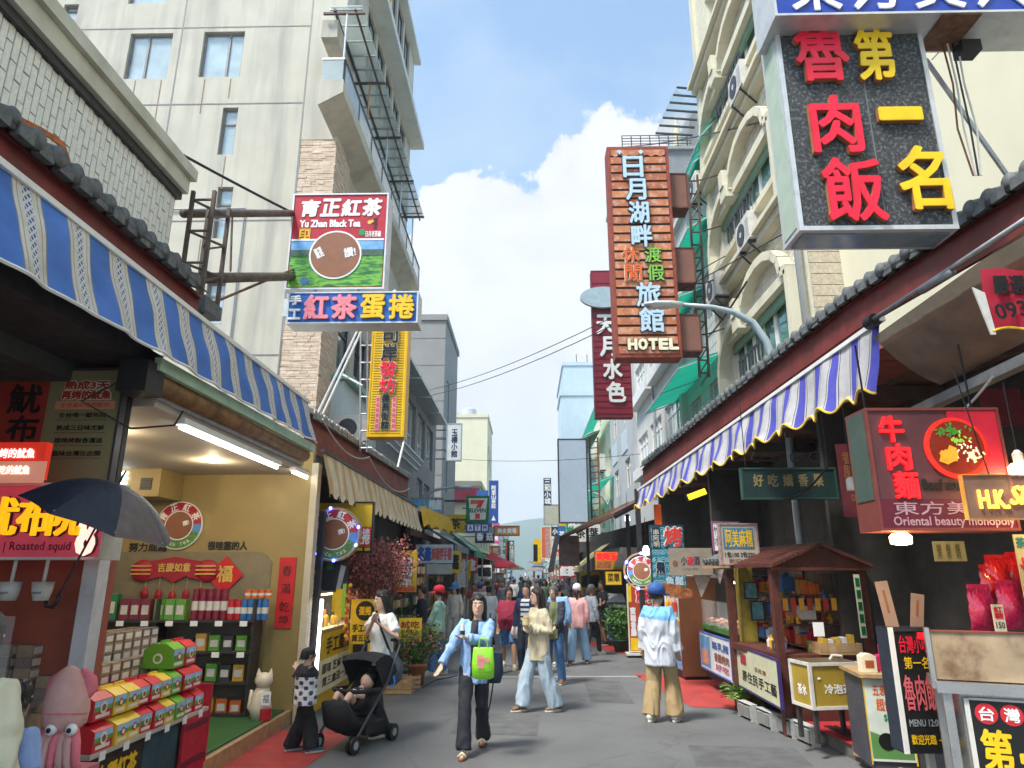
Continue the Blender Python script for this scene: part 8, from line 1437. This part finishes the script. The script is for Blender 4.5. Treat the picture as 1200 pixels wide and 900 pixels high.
P10, J10 = person('woman in mint jacket and red cap browsing a left stall', (*g2(512, 792)[:1], g2(512, 792)[1]), R(-78), 1.52, [g2(505, 792), g2(520, 790)], [aY(500, 735, 13.3), aY(502, 738, 13.2)], cl('mint_jacket', '#8fb8a8'), cl('jeans_mid', '#4a74a8'), SHOEW, 'short', skin=0, female=True, hat=(pm('cap_red', '#c82038', rough=.8), 'cap'), legs='straight', longhem=.82, top_ease=1.2, vox=.014, seed=15)
o = thing('shoulder_bag', 'brown shoulder bag at the hip of the woman in mint', 'bag', aY(509, 760, 13.2)); P('pouch', o, lambda m: m.tube([(0, 0, 0), (0, 0, .08), (0, 0, .2)], [(.09, .04), (.12, .05), (.09, .03)], BRN, 12), True)
P11, J11 = person('woman in white dress shirt with blue hat carrying an orange bag', (-1.75, 17.2), R(-25), 1.5, None, None, cl('offwhite_top', '#c9c2b4'), cl('pale_trousers', '#b0aca0'), SHOEW, 'bob', skin=1, female=True, hat=(pm('hat_blue', '#4a7ab8', rough=.8), 'bucket'), legs='wide', vox=.02, simple=True, seed=16)
P12, J12 = person('person in white backpack and black trousers walking away in the crowd', (-.95, 17.5), R(176), 1.5, [(-1.05, 17.3), (-.85, 17.8)], None, cl('white_top2', '#c9ccd0'), blk, SHOEW, 'short', skin=0, legs='straight', vox=.02, simple=True, seed=17)
P13, J13 = person('man in navy vest over striped shirt behind the woman in cream', (-.02, 13.3), R(-20), 1.55, None, None, cl('stripe_white', '#c4c8d0'), cl('dark_trousers', '#232a36'), SHOEB, 'short', skin=0, topm=([cl('stripe_white', '#c4c8d0'), cl('stripe_navy', '#262e4a')], lambda x, y, z: 1 if (abs(x) > .09 or math.sin(z*70) > .2) else 0), legs='straight', vox=.016, simple=True, seed=18)
P14, J14 = person('vendor in black t-shirt working at the right food stall', (1.95, 18.6), R(-70), 1.55, None, [(1.85, 18.2, .95), (1.75, 18.4, .95)], blk, cl('vendor_shorts', '#1c2028'), pm('shoe_black', '#1c1c1e'), 'short', skin=2, sleeve=.3, legs='shorts', legbare=True, vox=.018, simple=True, seed=19)
P15, J15 = person('person in light blue shirt half hidden behind the man with the camera', (.62, 14.4), R(170), 1.55, None, None, cl('crowd_sky', '#8ab0d8'), cl('crowd_grey', '#4a4c52'), SHOEW, 'short', skin=0, legs='straight', vox=.02, simple=True, seed=20)
P16, J16 = person('person in dark jacket browsing the left stall with mint woman', (-2.15, 14.6), R(-80), 1.5, None, None, cl('crowd_dark', '#2a2a34'), cl('skin_tone_shorts', '#5a4a40'), SHOEB, 'short', skin=0, legs='shorts', legbare=True, vox=.02, simple=True, seed=21)
# --- near left corner: adult seen from behind and a child
P17, J17 = person('grey haired adult in cream shirt with dark strap cut off at the left edge', (-2.28, 2.95), R(176), 1.60, None, None, cl('cream_shirt', '#cfc9ae', var=.05), blk, SHOEB, 'short', HGREY, skin=0, vox=.012, seed=22, top_ease=1.25, fold=.010)
P('strap', P17, lambda m: m.tube([(.12, -.13, 1.12), (.115, -.10, 1.3), (.105, -.02, 1.43), (.11, .09, 1.36), (.12, .13, 1.15)], [(.024, .008)]*5, M['black'], 8))
P18, J18 = person('black haired child in light blue shirt in front of the pink squid plush', (-2.50, 3.55), R(170), 1.25, None, None, cl('child_blue', '#8fa8d8'), blk, SHOEW, 'short', skin=0, vox=.012, sleeve=.3, seed=23)
# --- far crowd
cr = random.Random(31); CC = [cl('crowd_%d' % k, h) for k, h in enumerate(('#c9c6c0', '#2a2c32', '#b04048', '#4a6a9a', '#d8c8a0', '#6a8a6a', '#8a8c92', '#d8a0a8', '#3a3a52', '#e0e0dc'))]; CB_ = [cl('crowdb_%d' % k, h) for k, h in enumerate(('#23262e', '#4a6a94', '#8a8070', '#30343c'))]
words = ['white', 'black', 'red', 'blue', 'cream', 'green', 'grey', 'pink', 'navy', 'pale']; proto = []
for k in range(10):
    p, _ = person('tmp', (0, 60), cr.choice((0, math.pi)), cr.uniform(1.42, 1.58), [(-.09, 59.95+.1*(k % 3)), (.09, 60.05)], None, CC[k], CB_[k % 4], SHOEW if k % 2 else SHOEB, ('short', 'bob', 'short', 'pony')[k % 4], skin=k % 3, female=k % 2 == 1, vox=.028, simple=True, sleeve=.3 if k % 3 else 1.0, legs=('slim', 'straight', 'wide')[k % 3], hat=((CC[(k+3) % 10], 'cap') if k % 4 == 0 else None), seed=40+k); proto.append(p)
spots = [(-1.3, 19.5), (.9, 21.0), (-1.7, 22.5), (-.1, 23.5), (1.2, 24.0), (.6, 26.0), (-.9, 26.5), (-1.8, 28.0), (1.6, 28.5), (.1, 30.0), (-.6, 32.0), (1.0, 33.0), (-1.4, 35.0), (1.8, 36.0), (.4, 38.0), (-.3, 41.0), (1.3, 43.0), (-1.1, 45.0), (.7, 48.0), (-.5, 52.0), (1.6, 53.0), (.1, 57.0), (-1.2, 60.0), (1.0, 64.0), (-.2, 68.0), (1.5, 72.0), (.5, 78.0), (-.8, 82.0)]
facing = ['walking toward the camera', 'walking away']
for k, (x, y) in enumerate(spots):
    p = proto[k] if k < 10 else copy_tree(proto[k % 10]); p.location = (x, y, 0); a = cr.random() < .5; p.rotation_euler.z = (0 if a else math.pi)+cr.uniform(-.5, .5)
    tag(p, '%s topped pedestrian %s in the %s crowd, %s of the street' % (words[k % 10], facing[0 if a else 1], 'near' if y < 25 else 'middle' if y < 45 else 'far', 'left' if x < -.5 else 'right' if x > .9 else 'centre'), 'person', 'distant pedestrians')
# ------------------------------------------------------------------ end of the street: gate, lake hills, stalls
o = thing('lake_pavilion', 'grey two tiered pavilion gate at the end of the street', 'pavilion', (1.75, 112, 0)); GRF = mat('pavilion_roof', (.16, .14, .16), .7, .2)
def hiproof(m, z, w, h, up): m.rings([((0, 0, z), w, w*.8), ((0, 0, z+.15), w*.98, w*.78), ((0, 0, z+h*.45), w*.55, w*.45), ((0, 0, z+h), w*.12, w*.1)], GRF, 8)
P('lower_roof', o, lambda m: hiproof(m, 2.0, 2.9, 1.0, 0)); P('upper_roof', o, lambda m: hiproof(m, 3.3, 1.7, 1.4, 0)); P('drum', o, lambda m: m.rings([((0, 0, 2.8), .8, .8), ((0, 0, 3.35), .8, .8)], M['white'], 8)); P('finial', o, lambda m: m.lathe([(.12, 0), (.2, .2), (.02, .5)], (0, 0, 4.6), GRF, 8))
for x in (-2, -.7, .7, 2): P('column', o, lambda m: m.tube([(x, -1.2, 0), (x, -1.2, 2.05)], .16, pm('column_red', '#8a3a34') if abs(x) < 1 else M['white'], 8))
def hillf(seed, y0, h, x0, x1, name, c):
    m = MB(); n = 60
    def f(u, v): x = x0+(x1-x0)*u; hh = h*(.55+.45*noise.noise(Vector((u*4+seed, seed, 0)))+.12*noise.noise(Vector((u*17, seed, 1)))); return (x, y0+500*v, -2+hh*math.sin(math.pi*min(1, v)*.5))
    m.grid(f, n, 6, mat(name, c, .9, .35, .01)); tag(m.build('hills', None, True), kind='structure')
hillf(2.3, 900, 150, -1500, 1500, 'forest_hill', (.045, .085, .04))
wl = MB(); wl.quad([(-1500, 125, .03), (1500, 125, .03), (1500, 920, .03), (-1500, 920, .03)], mat('lake_water', (.05, .12, .14), .08, .1, .1, bump=.2, bscale=.6)); tag(wl.build('lake'), kind='structure')
# bits of clutter along the far stalls
fr = random.Random(77); NTH = ['nearest', 'second', 'third', 'fourth', 'fifth', 'sixth', 'seventh', 'eighth', 'ninth']
for sgn in (-1, 1):
    for k in range(9):
        y = 20+k*6.5 if sgn < 0 else 24+k*6.5; x = (-3.1 if sgn < 0 else 2.9)+fr.uniform(-.15, .15); c = fr.choice(('#2e9a7a', '#b83a3a', '#9aa0a0', '#d8c48a', '#5a7a9a', '#c8c8c4', '#3f8a5a')); wd = fr.uniform(3.6, 5.4)
        side = 'left' if sgn < 0 else 'right'; o = thing('market_stall', '%s canopied market stall, %s from the camera along the far %s side' % ({'#2e9a7a': 'teal', '#b83a3a': 'red', '#9aa0a0': 'grey', '#d8c48a': 'cream', '#5a7a9a': 'blue', '#c8c8c4': 'white', '#3f8a5a': 'green'}[c], NTH[k], side), 'stall', (x, y, 0)); cm = pm('stall_tarp_'+c[1:], c, rough=.8, var=.2); out = -sgn*fr.uniform(.9, 1.5); zt_ = fr.uniform(2.7, 3.1); dr = fr.uniform(.4, .8)
        P('canopy', o, lambda m: m.grid(lambda u, v: (out*v, wd*u, zt_-dr*v-.06*math.sin(math.pi*v)*math.sin(u*9)), 14, 5, cm), True); P('valance', o, lambda m: m.grid(lambda u, v: (out, wd*u, zt_-dr-.22*v+.05*v*abs(math.sin(u*wd*7))), 40, 1, cm))
        P('counter', o, lambda m: m.box(min(0, out*.6), max(0, out*.6), .2, wd-.2, .004, .85, fr.choice([M['darkmetal'], M['woodred'], M['offwhite']]))); [P('pole', o, lambda m: m.tube([(out*.95, yy, 0), (out*.95, yy, zt_-dr)], .03, M['steel'], 6)) for yy in (.1, wd-.1)]; P('back_wall', o, lambda m: m.box(-sgn*-.5-.03, -sgn*-.5+.03, 0, wd, .004, zt_, DW))
        t = P('goods', o, lambda m: [m.box(out*fr.uniform(.05, .5)-.07, out*fr.uniform(.05, .5)+.09, yy, yy+.16, .86, .86+fr.uniform(.1, .4), fr.choice(TR)) for yy in [.3+.2*j for j in range(int((wd-.6)/.2))]]+[m.box(-sgn*-.42-.04, -sgn*-.42+.04, yy, yy+.12, 1.2+fr.random()*.9, 1.5+fr.random()*.9, fr.choice(TR)) for yy in [.2+.22*j for j in range(int((wd-.4)/.22))]]); t['kind'] = 'stuff'
        if fr.random() < .8:
            q = Sign('shop_sign', 'small hanging shop sign over the %s stall along the far %s side' % (NTH[k], side), (0, 0, 10, 10), Y=10, d=.1, face=pm('fs_%d' % (k % 5), ('#d8b02c', '#b8323a', '#e0e0dc', '#3a6aa8', '#d8763a')[k % 5]), frame=None); 
            q.o.location = (x+out*.75, y+.2, zt_-dr-.05-.75); q.text(fr.choice(('茶葉', '麻糬', '香菇', '紅茶', '小吃', '名產')), 1, 2, 9, 8, BLK if k % 5 in (0, 2) else WHT, .01); f_ = .7/q.w; q.o.scale = (f_, f_, .62/q.h)
canopy('bright green tarpaulin slung over the far right stalls', 665, 660, 705, 640, 3.4, 1.3, .7, pm('tarp_green', '#1ea870', rough=.6), 'tarpaulin')
# goods racks on the left beyond the notice
for k, (x, y) in enumerate(((-2.55, 13.4), (-2.5, 15.4), (-2.5, 19.0))):
    o = thing('goods_rack', ('souvenir rack crowded with trinkets just past the deer sign', 'souvenir rack beside the browsing woman in mint', 'souvenir rack under the yellow awning')[k], 'rack', (x, y, 0)); P('frame', o, lambda m: [m.bar((0, yy, 0), (0, yy, 1.95), .03, .03, M['darkmetal']) for yy in (0, .75, 1.5)]+[m.bar((0, 0, z), (0, 1.5, z), .02, .02, M['darkmetal']) for z in (.5, .9, 1.3, 1.7, 1.94)]); P('table', o, lambda m: m.box(-.7, -.05, 0, 1.5, .004, .75, M['darkmetal']))
    t = P('trinkets', o, lambda m: [m.box(.02, .05+.04*fr.random(), yy, yy+.05, z-.14-.06*fr.random(), z-.03, fr.choice(TR)) for z in (.9, 1.3, 1.7, 1.94) for yy in [.04+.075*j for j in range(19)]]+[m.ball((-.2-.35*fr.random(), .1+1.3*fr.random(), .8), .045, fr.choice(TR), 7, 5) for j in range(60)]); t['kind'] = 'stuff'
hz = MB(); hz.box(-1600, 1600, -300, 1450, -3, 175, M['white']); h_ = hz.build('haze'); tag(h_, kind='stuff')
def haze_mat():
    m = bpy.data.materials.new('haze_air'); m.use_nodes = True; nt = m.node_tree; nt.nodes.clear(); out = nt.nodes.new('ShaderNodeOutputMaterial'); v = nt.nodes.new('ShaderNodeVolumePrincipled')
    v.inputs['Color'].default_value = (.78, .90, 1.0, 1); v.inputs['Density'].default_value = .0008; v.inputs['Anisotropy'].default_value = 0.0; nt.links.new(v.outputs['Volume'], out.inputs['Volume']); return m
h_.data.materials.clear(); h_.data.materials.append(haze_mat())
sag('cable', 'thin black cable lying across the road near the terracotta pot', [aZ(495, 806, .012), aZ(510, 797, .012), aZ(540, 791, .012), aZ(575, 792, .012), aZ(600, 786, .012)], .008, M['black'])
# more shop signs down the street
cn = {'#d8b02c': 'yellow', '#b8323a': 'red', '#e0e0dc': 'white', '#2f62a8': 'blue', '#d8763a': 'orange', '#2c8a5a': 'green', '#222428': 'black', '#c0508a': 'pink'}
for sgn in (-1, 1):
    for k in range(9):
        c = list(cn)[(k*3+(sgn > 0)*2) % 8]; y = 27+k*6.2+(sgn > 0)*2; w, h = (.55, 1.7) if k % 2 else (1.1, .7); x = sgn*fr.uniform(1.9, 2.4)+(.25 if sgn > 0 else -.2); z = fr.uniform(2.9, 4.6)
        o = thing('shop_sign', '%s %s shop sign, %s of the projecting signs down the %s side' % (cn[c], 'upright' if k % 2 else 'wide', NTH[k], 'left' if sgn < 0 else 'right'), 'sign', (x, y, z)); P('panel', o, lambda m: m.box(-w/2, w/2, -.08, .08, 0, h, pm('ps_'+c[1:], c, rough=.45, var=.15))); P('bracket', o, lambda m: m.bar((sgn*w/2, 0, h*.5), (sgn*(w/2+.7), 0, h*.5), .05, .05, M['darkmetal']))
        tm = BLK if cn[c] in ('yellow', 'white') else WHT; tx = ('茶葉', '麻糬', '香菇', '紅茶', '小吃', '名產', '民宿', '咖啡', '烤肉')[k]
        for j, ch in enumerate(tx): P('character', o, lambda m: m.text(ch, 0 if k % 2 else (-.27+.54*j), h*(.72-.45*j) if k % 2 else h*.5, .38, .42, tm, -.084, .01))
